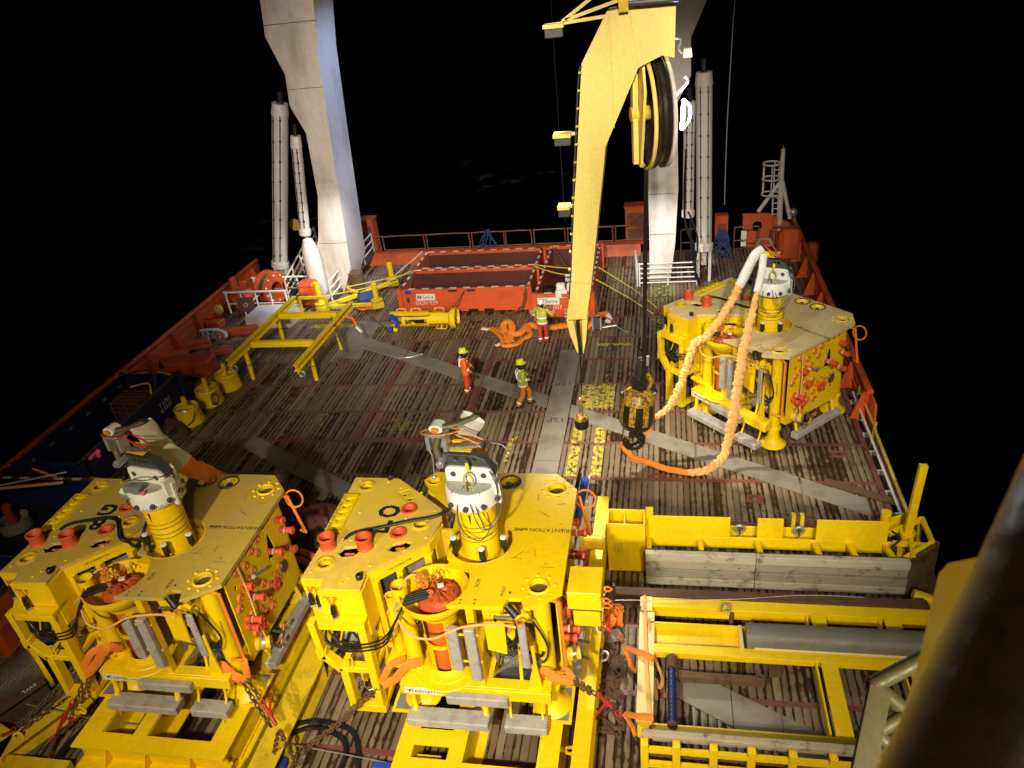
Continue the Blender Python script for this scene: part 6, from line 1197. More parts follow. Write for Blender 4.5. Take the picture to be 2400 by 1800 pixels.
# ================================================================ skids and beams under the front modules
def skid_M():
    t = empty('transport_skid', (-3.7, 8.2, 0), 'yellow welded skid with rectangular cut outs under the middle front module', 'skid'); X, Y = -3.7, 8.2
    def B(name, x0, x1, y0, y1, z0, z1, m='yellow', **k): return MB().bx(x0 - X, x1 - X, y0 - Y, y1 - Y, z0, z1).build(name, M[m], t, **k)
    tp = .83
    pl_ = [(-5.13, 8.64), (-3.80, 8.64), (-3.80, 13.6), (-5.13, 13.6)]; ho = [[(-4.81, 8.66), (-4.11, 8.66), (-4.11, 8.94), (-4.81, 8.94)], [(-4.81, 9.29), (-4.11, 9.29), (-4.11, 10.6), (-4.81, 10.6)]]
    MB().prism([(a - X, b - Y) for a, b in pl_], tp - .035, tp, [[(a - X, b - Y) for a, b in h] for h in ho]).build('top_plate', M['yellow'], t, fix=True)
    B('front_beam', -5.13, -2.0, 8.15, 8.637, tp - .04, tp - .003); B('front_web', -5.1, -2.02, 8.30, 8.33, .0, tp - .045); B('front_flange', -5.13, -2.0, 8.1, 8.5, .0, .035)
    B('side_beam', -2.40, -2.0, 8.64, 13.6, tp - .035, tp); B('side_web', -2.22, -2.19, 8.5, 13.6, 0, tp - .036); B('side_flange', -2.40, -1.98, 8.5, 13.6, 0, .035)
    B('inner_web', -3.83, -3.80, 8.64, 13.6, .02, tp - .036); B('inner_flange', -3.8, -3.62, 8.64, 13.6, .0, .03)
    B('outer_web', -5.0, -4.97, 8.4, 13.6, .0, tp - .036); B('outer_flange', -5.3, -4.97, 8.4, 13.6, .0, .035)
    B('inner_web', -4.84, -4.81, 8.66, 13.6, .2, tp - .036); B('bent_plate', -4.79, -4.3, 8.68, 8.9, .55, .58)
    for x0, x1, y0, y1 in ((-5.47, -4.72, 9.60, 10.5), (-2.62, -1.84, 9.62, 10.5), (-2.62, -1.84, 12.4, 13.3), (-5.47, -4.72, 12.6, 13.4)):
        B('landing_pad', x0, x1, y0, y1, tp + .002, tp + .03, 'yellow'); B('rubber_pad', x0 + .06, x1 - .06, y0 + .06, y1 - .06, tp + .0305, tp + .038, 'grey')
    for y in (9.35, 11.2): MB().prism([(-.28, .0), (.10, -.12), (.10, .12)], .3, .36, [circ(.06, 10, (-.02, 0))], tr(-1.85 - X, y - Y, .1)).build('padeye', M['yellow'], t, fix=True)
    return t
skid_M()
def skid_L():
    t = empty('transport_skid', (-10.2, 8.2, 0), 'broad yellow skid with two open bays under the left front module', 'skid'); X, Y = -10.2, 8.2
    def B(name, x0, x1, y0, y1, z0, z1, m='yellow', **k): return MB().bx(x0 - X, x1 - X, y0 - Y, y1 - Y, z0, z1).build(name, M[m], t, **k)
    tp = .83
    pl_ = [(-11.9, 8.22), (-8.5, 8.22), (-8.5, 13.3), (-11.9, 13.3)]; ho = [[(-11.42, 8.6), (-10.71, 8.6), (-10.71, 12.8), (-11.42, 12.8)], [(-10.40, 8.6), (-8.96, 8.6), (-8.96, 12.8), (-10.40, 12.8)]]
    MB().prism([(a - X, b - Y) for a, b in pl_], tp - .035, tp, [[(a - X, b - Y) for a, b in h] for h in ho]).build('top_plate', M['yellow'], t, fix=True)
    for x in (-11.44, -10.42, -8.72, -11.9): B('web', x, x + .03, 8.4, 13.3, .32, tp - .036)
    for x0, x1 in ((-11.42, -11.15), (-10.40, -10.15), (-8.78, -8.46)): B('flange', x0, x1, 8.62, 13.3, .30, .33)
    B('front_web', -11.85, -8.52, 8.36, 8.39, .33, tp - .036); B('front_flange', -11.9, -8.5, 8.10, 8.58, .30, .33)
    for x in (-11.2, -10.3, -9.3): MB().prism([(0, .33), (.26, .33), (0, .78)], 0, .02, (), tr(x - X, 8.36 - Y, 0) @ rz(-PI / 2) @ rx(PI / 2)).build('gusset', M['yellow'], t, fix=True)
    B('lower_tier', -11.4, -8.4, 7.9, 8.35, .0, .29); B('lower_tier', -8.75, -8.35, 8.36, 13.3, 0, .29); B('lower_tier', -11.8, -11.4, 8.36, 13.3, 0, .29)
    MB().chbox((-8.36 - X, 8.05 - Y, .55), (.08, .5, .42), .03).build('padeye', M['yellow'], t); MB().cyl((-8.42 - X, 8.05 - Y, .6), (-8.28 - X, 8.05 - Y, .6), .07, 12).build('pin', M['yellow_worn'], t)
    for x0, x1, y0, y1 in ((-12.05, -11.3, 9.40, 10.2), (-9.2, -8.34, 9.45, 10.3), (-9.2, -8.34, 12.2, 13.1)):
        B('landing_pad', x0, x1, y0, y1, tp + .002, tp + .03); B('rubber_pad', x0 + .06, x1 - .06, y0 + .06, y1 - .06, tp + .0305, tp + .038, 'grey')
skid_L()
def beam(a, b, w, h, label, m='yellow', t=.03, n=0):
    a, b = Vector(a), Vector(b); e = empty('steel_beam', a, label, 'beam'); MB().ibeam((0, 0, 0), b - a, w, h, t).build('i_section', M[m], e)
    for k in range(n): p = (b - a) * ((k + .5) / n); MB().bx(p.x - w / 2 + .02, p.x + w / 2 - .02, p.y - .012, p.y + .012, p.z - h / 2 + t, p.z + h / 2 - t).build('web_stiffener', M[m], e)
    return e
beam((-1.61, 8.3, .45), (-1.58, 13.35, .45), .33, .76, 'long pale yellow I-beam on the deck right of the middle module skid', n=4)
beam((-7.80, 7.9, .30), (-7.80, 13.9, .30), .55, .58, 'dull yellow beam on the deck right of the left module skid', 'yellow_worn', n=3)
beam((-1.70, 13.75, .55), (-1.66, 16.5, .55), .30, .85, 'pale upright edged I-beam between the middle module and the yellow fender frame', n=2)
t = empty('rounded_post', (-1.98, 14.9, 0), 'pale yellow round topped guide post right of the middle module', 'post')
MB().prism([(-.14, 0), (.14, 0), (.10, 2.0)] + smooth_arc((0, 2.0), .10, 0, PI, 8)[1:] , -.04, .04, (), rx(PI / 2)).build('plate', M['pale_jib'], t, fix=True)
t = empty('spool', V(1391, 1271, 14.2), 'short yellow flanged spool between the middle module and the fender frame', 'spool'); MB().lathe([(0, -.28), (.27, -.28), (.27, -.24), (.17, -.22), (.17, .22), (.24, .24), (.24, .28), (0, .28)], 24, (0, 0, 0), ry(PI / 2)).build('barrel', M['yellow'], t)
p0, p1 = V(1352, 1228, 13.7), V(1372, 1122, 13.7); tag(MB().cyl(p0, p1, .09, 14).build('blue_tube', M['bluehose']), 'upright bright blue tube behind the right edge of the middle module', 'tube')
tag(MB().tube(spl([p0 + Vector((-.12, 0, 0)), p0.lerp(p1, .5) + Vector((-.15, .05, 0)), p1 + Vector((-.16, 0, -.1)), p1 + Vector((-.1, 0, .15))], 6), .035, 8).tube(spl([p0 + Vector((-.2, 0, .1)), p0.lerp(p1, .5) + Vector((-.2, .05, 0)), p1 + Vector((-.1, 0, .3))], 6), .02, 6).build('black_hose', M['black']), 'black hoses bundled beside the upright blue tube', 'hose')
tag(MB().cyl(p0 + Vector((.1, .04, 0)), p1 + Vector((.09, .04, .05)), .025, 8).build('white_rod', M['white']), 'thin white rod beside the upright blue tube', 'rod')
jb = MB().chbox((.78, .45, 2.72), (.62, .7, .42), .015).chbox((.80, .35, 2.30), (.50, .4, .5), .015).build('junction_box', M['yellow'], root)
MB().bx(.47, 1.09, .096, .10, 2.50, 2.53).build('lid_seam', M['darkgrey'], root); MB().cyl((.40, .3, 2.35), (.50, .3, 2.35), .16, 16).build('red_coupling', M['red'], root)
for z, y in ((2.80, .35), (2.58, .15), (2.86, .0)): MB().tube([Vector((1.18, y, z)) + Vector((.09 * math.cos(a), .02, .06 * math.sin(a))) for a in [2 * PI * j / 5 for j in range(5)]], .02, 5, closed=True).build('orange_clip', M['copper'], root)
for k in range(3): MB().cyl((1.09, .1 + .15 * k, 2.7), (1.16, .1 + .15 * k, 2.7), .03, 8).build('connector', M['steel'], root)

# ================================================================ yellow fender frame with timber
t = empty('fender_frame', (-1.45, 14.3, 0), 'large yellow frame faced with weathered timber planks at the right side of the deck', 'fender frame'); X, Y = -1.45, 14.3
def B(name, x0, x1, y0, y1, z0, z1, m='yellow', **k): return MB().bx(x0 - X, x1 - X, y0 - Y, y1 - Y, z0, z1).build(name, M[m], t, **k)
def vx(px, py, y): return V(px, py, y).x
B('end_box_front', -1.46, -.53, 14.75, 14.79, 0, 1.50, bevel=.008); B('end_box_back', -1.46, -.53, 15.30, 15.34, 0, 1.50); B('end_box_side', -1.46, -1.42, 14.80, 15.29, 0, 1.50); B('end_box_side', -.57, -.53, 14.80, 15.29, 0, 1.50); B('end_box_diaphragm', -1.05, -1.02, 14.80, 15.29, .8, 1.40, 'yellow_worn')
B('hatch_frame', -1.30, -1.08, 14.738, 14.748, .62, .92, 'yellow_worn'); MB().tube([(-1.19 - X, 14.73 - Y, .68), (-1.2 - X, 14.70 - Y, .78), (-1.19 - X, 14.73 - Y, .86)], .02, 6).build('hatch_handle', M['yellow_worn'], t)
B('box_beam_front', -.525, 5.2, 15.20, 15.24, .46, .80, bevel=.006); B('box_beam_back', -.525, 5.2, 15.58, 15.62, .46, .84, bevel=.006); B('box_beam_floor', -.525, 5.2, 15.245, 15.575, .46, .50, 'rust')
for a, b in ((1513, 1711), (1775, 1836), (1914, 2084)):
    xa, xb = vx(a, 1240, 15.2), vx(b, 1240, 15.2); B('upright_plate', xa, xb, 15.205, 15.235, .803, 1.42, bevel=.006)
B('plate_edge', vx(1513, 1205, 15.2), vx(1513, 1205, 15.2) + .18, 15.27, 15.55, .803, 1.42)
for px in (1520, 1641, 1777, 1914, 1998, 2086):
    x = vx(px, 1290, 14.8); MB().bar((x - X, 15.19 - Y, .70), (x - X + .03, 14.42 - Y, .92), .12, .10).build('rib', M['yellow'], t); B('rib_post', x - .05, x + .05, 14.42, 14.50, .0, .88)
for px in (1735, 1875):
    x = vx(px, 1238, 15.3); MB().tube([Vector((x - X, 15.4 - Y, .92)) + Vector((.11 * math.cos(a), 0, .11 * math.sin(a))) for a in [2 * PI * j / 12 for j in range(12)]], .032, 6, closed=True).build('shackle', M['galv'], t); B('lug', x - .02, x + .02, 15.3, 15.45, .80, .95, 'rust')
for dx in (0, .2): B('stop_plate', vx(1850, 1230, 15.9) + dx, vx(1850, 1230, 15.9) + dx + .09, 15.64, 15.8, .6, 1.15, 'yellow_worn')
for r_ in range(4):
    z0 = .02 + .266 * r_; xs_ = [(-.52, 2.02), (2.03, 5.36)] if r_ % 2 else [(-.52, 2.02), (2.03, 5.36)]
    for a, b in xs_: B('timber_plank', a, b, 14.30 - (.05 if r_ == 3 else random.uniform(-.01, .025)), 14.41, z0, z0 + .232, ['timber', 'timber_b', 'timber', 'timber_c'][r_], bevel=.012)
B('plank_gap_dark', -.5, 5.34, 14.43, 14.45, .02, 1.03, 'black')  # black board paints in the shade of the gaps between planks
mb = MB(); rr_ = random.Random(2)
for k in range(15): x = -.3 + k * .39; z = .13 + .258 * rr_.randint(0, 3); y = 14.255 if z > .85 else 14.295; mb.bx(x - X - .02, x - X + .02, y - Y, y - Y + .005, z - .015, z + .015)
mb.build('bolt_heads', M['darkgrey'], t)
for s_, px in (('6,4m', 1540), ('6,5m', 1880)): lettering(s_, .16, face_T((vx(px, 1345, 14.29) - X, 14.295 - Y, .42), (1, 0, 0), (0, 0, 1)), M['deckyellow'], t, ext=.001)
# angled right wing
a, b = Vector((5.42 - X, 14.36 - Y, 0)), Vector((6.12 - X, 15.02 - Y, 0))
for k in range(4): z = .14 + .258 * k; MB().bar(a + Vector((0, 0, z)), b + Vector((0, 0, z)), .10, .248).build('timber_plank', M['timber_brown'], t)
for p, q in (((5.25, 15.3, .7), (6.05, 14.95, .95)), ((5.3, 14.55, .9), (6.0, 15.0, 1.0)), ((6.0, 15.0, 1.0), (6.02, 15.95, .95)), ((5.2, 15.55, .75), (6.0, 15.9, .95)), ((5.45, 14.45, 1.0), (5.7, 15.6, .75)), ((6.05, 15.0, .2), (6.02, 15.95, .2)), ((6.02, 15.95, .95), (6.02, 15.95, 0)), ((5.15, 14.45, .95), (5.35, 15.1, .7))):
    MB().bar([u - v for u, v in zip(p, (X, Y, 0))], [u - v for u, v in zip(q, (X, Y, 0))], .10, .10).build('truss_bar', M['yellow'], t)
MB().prism([(5.2 - X, 15.65 - Y), (6.0 - X, 15.98 - Y), (5.95 - X, 16.2 - Y), (5.15 - X, 15.95 - Y)], .55, .60).build('rust_tray', M['rust'], t)
MB().bar((5.2 - X, 15.95 - Y, .72), (6.0 - X, 16.22 - Y, .80), .05, .3).build('tray_edge', M['yellow'], t)
b0, b1, b2_ = V(2117, 1308, 15.5), V(2127, 1248, 15.5), V(2165, 1090, 15.5); oo = Vector((X, Y, 0))
MB().tube([b0 - oo, b1 - oo], .155, 16).build('pole_socket', M['yellow'], t); MB().lathe([(.155, -.03), (.185, -.02), (.185, .03), (.155, .04)], 16, b1 - oo).build('socket_collar', M['yellow'], t); MB().bar(b1 - oo, b2_ - oo, .17, .12).build('guide_pole', M['yellow'], t)
p = V(2078, 1200, 16.0); MB().cyl((p.x - X, p.y - Y, 0), (p.x - X, p.y - Y, p.z), .12, 14).build('short_post', M['yellow'], t); MB().bar((p.x - X - .1, p.y - Y, .7), (p.x - X + .5, p.y - Y - .1, .5), .2, .08).build('post_arm', M['yellow'], t)
MB().tube(spl([V(2090, 1245, 15.2) - oo, V(2110, 1262, 15.0) - oo, V(2090, 1285, 15.0) - oo, V(2095, 1308, 14.9) - oo], 6), .025, 6).build('black_cable', M['black'], t); MB().cyl(V(2098, 1283, 14.95) - oo, V(2092, 1310, 14.95) - oo, .05, 10).build('valve', M['darkgrey'], t)
tag(MB().tube(spl([V(2140, 1392, 14.0), V(2185, 1410, 13.9), V(2200, 1450, 13.6)], 6), .12, 12).build('bent_pipe', M['yellow']), 'bent yellow pipe below the right end of the timber fender', 'pipe')
tag(MB().bx(-1.95, 5.6, 13.42, 13.68, .42, .52).bx(-1.95, 5.6, 13.5, 13.56, .0, .42).build('rusty_beam', M['rust'], bevel=.008), 'long dark brown rusty beam lying before the timber fender', 'beam')
tag(wrope([G(1440, 1407, .56), G(1700, 1405, .56), G(1880, 1395, .6), G(2025, 1400, .56)], .010).build('thin_rope', M['galv']), 'thin pale rope along the rusty beam before the timber fender', 'rope')
w_ = MB().prism([(4.35, 18.72), (6.0, 17.85), (5.95, 17.55), (4.28, 18.45)], .02, .06).build('brown_board', M['timber_brown']); tag(w_, 'long brown board lying on the deck towards the right edge', 'board')
tag(wrope([G(1735, 1155), G(1740, 1185), G(1800, 1200), G(1900, 1212), G(2000, 1235, .02)], .012).build('thin_cable', M['tar']), 'thin dark cable curving over the deck behind the fender frame', 'cable')

# ================================================================ lower right launch frame
for x_, y_ in ((-.5, 13.25), (2.5, 13.25), (5.3, 13.25), (-.45, 9.95), (3.2, 9.95), (2.2, 11.84)): tag(MB().bx(x_ - .12, x_ + .12, y_ - .1, y_ + .1, .006, .20 if y_ < 13 else .238).build('timber_block', M['timber_brown']), 'dark timber chock under a beam of the lower right yellow frame', 'chock', 'timber chocks under the lower right frame')
t = empty('launch_frame', (-.63, 9.8, 0), 'wide yellow beam frame lying on the deck in the lower right corner', 'beam frame'); X, Y = -.63, 9.8; Z = .5
B('cross_beam', -.63, 5.6, 13.10, 13.40, Z - .03, Z, 'yellow', bevel=.006); B('cross_web', -.63, 5.6, 13.13, 13.16, .27, Z - .031); B('cross_flange', -.63, 5.6, 13.08, 13.36, .24, .268)
B('left_beam', -.63, -.30, 10.05, 12.93, Z - .03, Z, 'pale_jib'); B('left_web', -.48, -.45, 10.05, 12.93, .2, Z - .031); B('left_beam_overlay', -.60, -.35, 12.95, 13.38, Z + .002, Z + .03, 'pale_jib')
B('channel_floor', -.42, 1.50, 12.06, 12.62, .28, .31); B('channel_back', -.42, 5.6, 12.62, 12.66, .24, Z); B('channel_end', 1.50, 1.58, 12.03, 12.66, .28, Z + .02, 'pale_jib')
B('channel_flange', -.30, 5.6, 11.80, 12.04, Z - .03, Z, 'yellow', bevel=.006); B('channel_web', -.30, 5.6, 11.82, 11.86, .32, Z - .031); B('flange_edge', 1.8, 5.6, 12.03, 12.06, Z - .02, Z + .035, 'whiteink')
for x0, x1, y0, y1 in ((3.08, 3.40, 10.06, 11.79), (3.08, 3.38, 12.67, 13.12), (4.58, 4.90, 12.67, 13.12), (4.75, 5.05, 10.06, 11.79)):
    B('tie_beam', x0, x1, y0, y1, Z - .03 + .004, Z + .004); B('tie_web', x0 + .12, x0 + .15, y0, y1, .2, Z - .027); B('tie_side', x0 - .10, x0 - .06, y0, y1, .2, Z - .05)
B('front_beam', -.60, 5.6, 9.84, 10.05, Z - .03, Z, 'yellow'); B('front_web', -.60, 5.6, 9.92, 9.95, .2, Z - .031)
tag(MB().cyl((1.64, 12.33, .55), (5.9, 12.33, .55), .29, 28).build('grey_pipe', M['greypipe']), 'thick grey pipe lying in the channel of the lower right yellow frame', 'pipe')
rl = empty('blue_roller', (.07, 10.75, .46), 'upright dark blue ribbed roller in the lower right yellow frame', 'roller')
MB().tube([(0, -.68 + .034 * k, 0) for k in range(40)], [.095 if k % 3 else .085 for k in range(40)], 16).build('hose_roller', M['blue'], rl); MB().cyl((0, .66, 0), (0, .95, 0), .12, 16).build('end_bearing', M['rust'], rl); MB().cyl((0, -.75, 0), (0, -.66, 0), .11, 14).build('end_bearing', M['rust'], rl)
bt = tag(MB().bx(.18, 1.95, 11.36, 11.52, .12, .30).build('brown_tube', M['timber_brown'], bevel=.01), 'brown square steel tube lying under the channel of the lower right frame', 'tube'); 
tag(MB().tube([Vector((1.85, 11.44, .33)) + Vector((.09 * math.cos(a), .06 * math.sin(a), .03)) for a in [2 * PI * j / 12 for j in range(12)]], .018, 6, closed=True).build('ring', M['rust']), 'small rusty ring on the right end of the brown square tube', 'ring')
for px, py, lab in ((1697, 1424, 'galvanised shackle on the top beam of the lower right frame'), (1412, 1537, 'galvanised shackle on the right edge of the long pale I-beam')):
    c = G(px, py, .58); e = empty('shackle', c, lab, 'shackle'); MB().tube(spl([(-.08, -.02, 0), (.02, .1, .02), (.12, .02, .04), (.1, -.1, .02), (-.02, -.14, 0)], 5), .028, 8).build('bow', M['galv'], e); MB().cyl((-.1, -.14, 0), (-.08, .04, 0), .03, 8).build('pin', M['yellow_worn'], e)
tag(MB().cyl(G(1716, 1432, .4), G(1712, 1480, .2), .05, 10).build('dark_rod', M['rust']), 'short rusty rod under the shackle of the lower right frame', 'rod')
# low timber topped rack in front
t = empty('timber_rack', (-.5, 9.4, 0), 'yellow post rack with a weathered timber top rail at the lower edge of the picture', 'rack'); X, Y = -.5, 9.4
B('timber_rail', -.5, 4.2, 9.38, 9.54, .92, 1.04, 'timber', bevel=.03); B('timber_rail', -.3, 4.2, 9.42, 9.5, .82, .90, 'timber', bevel=.01)
for px in (1510, 1585, 1672, 1760, 1855, 1947, 2046):
    x = G(px, 1740, .95).x; MB().bx(x - .07 - X, x + .07 - X, 9.22 - Y, 9.37 - Y, 0, .97).build('post', M['yellow'], t, bevel=.006)
B('rail', -.5, 4.2, 9.24, 9.33, .72, .82); B('rail', -.5, 4.2, 9.24, 9.33, .30, .40); B('timber_board', -.4, 4.2, 9.38, 9.42, .44, .68, 'timber_brown'); B('timber_board', -.4, 4.2, 9.38, 9.42, .06, .28, 'timber_brown')
for a, b, lab in (((1511, 1395), (1524, 1700), 'long faded strap down the left beam of the lower right frame'),): strap([G(a[0], a[1], .56), G(1515, 1550, .56), G(b[0], b[1], .56)], lab, .07, 'sling_pale', (0, 0, 1))
strap([G(1520, 1450, .6), G(1535, 1540, .3), G(1553, 1590, .1), G(1545, 1612, .1), G(1537, 1590, .08), G(1538, 1640, .06)], 'loose yellow orange strap tail hanging inside the lower right frame', .08, 'sling_pale', (.6, 0, 1))
def sling(pts, w, label, m='sling', thick=.35, ruf=.10, **k): return tag(sleeve_mb(pts, w, w * thick, ruf, 16, 12, 8, **k).build('sling', M[m]), label, 'sling')
sling([G(1465, 1517, .3), G(1500, 1530, .56), G(1532, 1545, .56)], .16, 'upper orange sling end wrapped over the left beam of the lower right frame'); sling([G(1465, 1672, .3), G(1500, 1680, .56), G(1531, 1682, .56)], .16, 'lower orange sling end wrapped over the left beam of the lower right frame')
sling([G(1465, 1520, .28), G(1480, 1560, .12), G(1492, 1575, .08)], .10, 'orange sling tail hanging below the upper wrapped sling end'); sling([G(1465, 1675, .28), G(1480, 1700, .2), G(1490, 1725, .1)], .10, 'orange sling tail hanging below the lower wrapped sling end')
mb = MB(); rnd = random.Random(8)
for k in range(5):
    c = [(1425 + rnd.uniform(-4, 35), 1432 + rnd.uniform(-14, 40)) for _ in range(5)]; P_ = spl([G(px, py, .08 + .09 * rnd.random() + .03 * k) for px, py in c], 7, True); mb.tube(P_, [.055 + .02 * math.sin(i * 1.7) for i in range(len(P_))], 8, closed=True, sq=.6)
tag(mb.build('sling_heap', M['sling']), 'crumpled heap of orange sling right of the long pale I-beam', 'sling')
mb = MB(); rnd = random.Random(9)
for k in range(26): c = G(1430 + rnd.uniform(-18, 20), 1520 + rnd.uniform(0, 190), .05); mb.tube(spl([(c.x + rnd.uniform(-.2, .2), c.y + rnd.uniform(-.2, .2), .03 + .07 * rnd.random()) for _ in range(5)], 5, True), .035, 5, closed=True)
o = mb.build('rusty_rope_heap', M['rust']); tag(o, 'brown rusty rope heap on the deck between the pale I-beam and the lower right frame', 'rope')
tag(MB().chbox(G(1437, 1490, .06), (.45, .35, .12), .05, rz(.4)).build('grey_rag', M['plate']), 'grey rag under the orange sling heap', 'rag')

# ================================================================ slings and chains lashing the modules
def wrap(pts, w, label, **k): return sling(pts, w * 1.15, label, 'sling', .25, .12, nrm=(.3, -.75, .5), **k)
wrap([(-4.72, 9.88, 2.02), V(955, 1560, 9.72), V(925, 1592, 9.66), V(897, 1605, 9.6)], .15, 'orange lashing sling from the left post of the middle module', seed=2)
wrap([(-5.08, 9.95, 2.0), V(915, 1560, 9.72), V(893, 1603, 9.62)], .12, 'second orange lashing sling strand at the left post of the middle module', seed=3)
wrap([(-2.44, 9.86, 1.75), V(1275, 1575, 9.75), V(1310, 1592, 9.72), V(1344, 1594, 9.68)], .16, 'orange lashing sling round the right post of the middle module', seed=4)
wrap([(-2.06, 10.0, 1.7), V(1325, 1570, 9.75), V(1345, 1592, 9.69)], .11, 'second orange lashing sling strand at the right post of the middle module', seed=5)
wrap([(-11.23, 9.68, 2.05), V(250, 1520, 9.5), V(222, 1560, 9.45), V(200, 1582, 9.4)], .17, 'orange lashing sling from the left post of the left module', seed=6); wrap([(-11.55, 9.75, 2.0), V(215, 1530, 9.5), V(195, 1575, 9.42)], .13, 'second orange lashing sling strand at the left post of the left module', seed=7)
wrap([(-8.96, 9.64, 1.75), V(520, 1560, 9.55), V(550, 1585, 9.5), V(578, 1592, 9.45)], .16, 'orange lashing sling round the right post of the left module', seed=8); wrap([(-8.57, 9.8, 1.75), V(572, 1550, 9.55), V(580, 1588, 9.47)], .12, 'second orange lashing sling strand at the right post of the left module', seed=9)
sg_ = dict(step=.085, r=.013, w=.030)
def ch2(a, b, lab, sag=0): m_ = (Vector(a) + Vector(b)) / 2 - Vector((0, 0, sag)); chain([a, m_, b], lab, .105, .017, .038)
ch2(V(893, 1606, 9.62), G(702, 1770, .1), 'left rusty chain from the middle module sling to the deck', .05); ch2(V(862, 1625, 9.6), G(690, 1768, .1), 'right hand rusty chain beside it from the middle module to the deck', .1)
ch2(V(1346, 1592, 9.68), V(1397, 1622, 9.2), 'dark chain from the middle module right sling to the red tensioner', .02); ch2(V(1348, 1598, 9.66), V(1395, 1630, 9.2), 'second dark chain to the same red tensioner', .04)
ch2(V(1377, 1398, 10.6), V(1404, 1440, 10.6), 'dark chain hanging from the junction box of the middle module', 0); ch2(V(1404, 1440, 10.6), V(1406, 1478, 10.6), 'loose dark chain end over the long pale I-beam', 0)
ch2(V(197, 1590, 9.4), V(160, 1700, 8.9), 'rusty chain from the left module sling to the lower red tensioner', 0); ch2(V(208, 1590, 9.4), V(192, 1648, 9.1), 'short rusty chain ending in a yellow hook beside the left module', 0)
ch2(V(160, 1585, 9.6), V(36, 1706, 8.7), 'upper rusty chain from the left module box frame to the drum', .03); ch2(V(172, 1596, 9.55), V(45, 1716, 8.7), 'second rusty chain alongside it to the drum', .06)
ch2(V(578, 1592, 9.45), V(612, 1640, 9.1), 'rusty chain from the left module right sling to its red tensioner', 0); ch2(V(566, 1594, 9.45), V(640, 1712, 8.6), 'second rusty chain beside the red tensioner of the left module', .02)
ch2(V(654, 1712, 8.6), G(700, 1796, .2), 'rusty chain from the red tensioner down to the deck right of the left skid', 0); ch2(V(652, 1716, 8.6), G(636, 1792, .2), 'rusty chain branch to the deck below the red tensioner', 0)
ch2(V(128, 1728, 8.8), G(95, 1830, .1), 'dark chain below the lower left red tensioner', 0)
def tension(a, b, lab, side):
    a, b = Vector(a), Vector(b); e = empty('tensioner', a, lab, 'chain tensioner', 'red chain tensioners'); d = b - a; u = d.normalized()
    MB().tube([u * .12, d * .5, d - u * .12], [.035, .045, .035], 8).build('barrel', M['redlever'], e); 
    for p in (Vector((0, 0, 0)), d): MB().tube([p + u * .06 + u * .07 * math.cos(q) + u.orthogonal().normalized() * .04 * math.sin(q) for q in [2 * PI * k / 10 for k in range(10)]], .015, 6, closed=True).build('eye', M['redlever'], e)
    MB().tube([d * .5, d * .5 + Vector(side)], [.03, .018], 6).build('lever', M['redlever'], e); MB().cyl(d * .5 - u * .05, d * .5 + u * .05, .055, 10).build('ratchet', M['redlever'], e)
tension(V(1398, 1624, 9.2), V(1445, 1668, 8.8), 'red chain tensioner with lever right of the middle module', V(1396, 1680, 9.0) - V(1421, 1646, 9.0)); tension(V(1408, 1460, 10.4), V(1446, 1490, 10.2), 'red chain tensioner on the orange sling heap', (.02, .1, .3))
tension(V(172, 1640, 9.1), V(128, 1728, 8.7), 'red chain tensioner standing below the left module box frame', (.32, 0, 0)); tension(V(36, 1706, 8.7), V(-20, 1745, 8.5), 'red chain tensioner in the lower left corner by the drum', (.2, -.05, -.35)); tension(V(610, 1638, 9.1), V(655, 1712, 8.7), 'red chain tensioner right of the left module skid', (.05, .15, .35))
e = empty('crane_hook', V(192, 1660, 9.1), 'small yellow chain hook hanging left of the left skid', 'hook'); MB().tube(spl([(0, 0, .12), (0, 0, .02), (.06, 0, -.08), (.0, 0, -.17), (-.09, 0, -.1)], 5), .028, 8).build('hook', M['yellow'], e)
for px, py in ((905, 1592), (288, 1600)): pass

# orange slings on the three heads
def hp(t, dx, dy, dz): return Vector(t.location) + Vector((CYL[0] + dx, CYL[1] + dy, TOP + dz))
tag(sleeve_mb([hp(m2, .18, .12, 2.74), V(375, 1045, 11.6), V(432, 1088, 11.9)], .44, .09, .10, 9, 12, 8, nrm=(.55, -.7, .5)).build('sling', M['canvas']), 'cream canvas sleeve of the sling on the left module head', 'sling')
tag(sleeve_mb([V(430, 1087, 11.9), V(470, 1105, 12.6), V(530, 1130, 13.6)], .42, .09, .25, 30, 12, 8, nrm=(.55, -.7, .5)).build('sling', M['sling']), 'orange sling falling behind the left module head', 'sling')
tag(sleeve_mb([hp(root, .20, .14, 2.76), V(1085, 1025, 12.1), V(1098, 1045, 12.5)], .44, .10, .08, 10, 12, 8, nrm=(.25, -.8, .5)).build('sling', M['canvas']), 'cream canvas sleeve of the sling on the middle module head', 'sling')
tag(sleeve_mb([V(1097, 1043, 12.5), V(1118, 1075, 13.0), V(1150, 1105, 13.6)], .44, .10, .22, 30, 12, 8, nrm=(.25, -.8, .5)).build('sling', M['sling']), 'orange sling falling behind the middle module head', 'sling')
Y1_, Y2_ = 21.3, 19.2
tag(sleeve_mb([V(1787, 585, 20.9), V(1768, 600, 20.75), V(1748, 640, 20.6), V(1732, 670, 20.5)], .26, .18, .06, 10, 12, 8, nrm=(0, -1, .3)).build('sling', M['canvas']), 'white canvas sleeve of the left sling leg at the far right module head', 'sling')
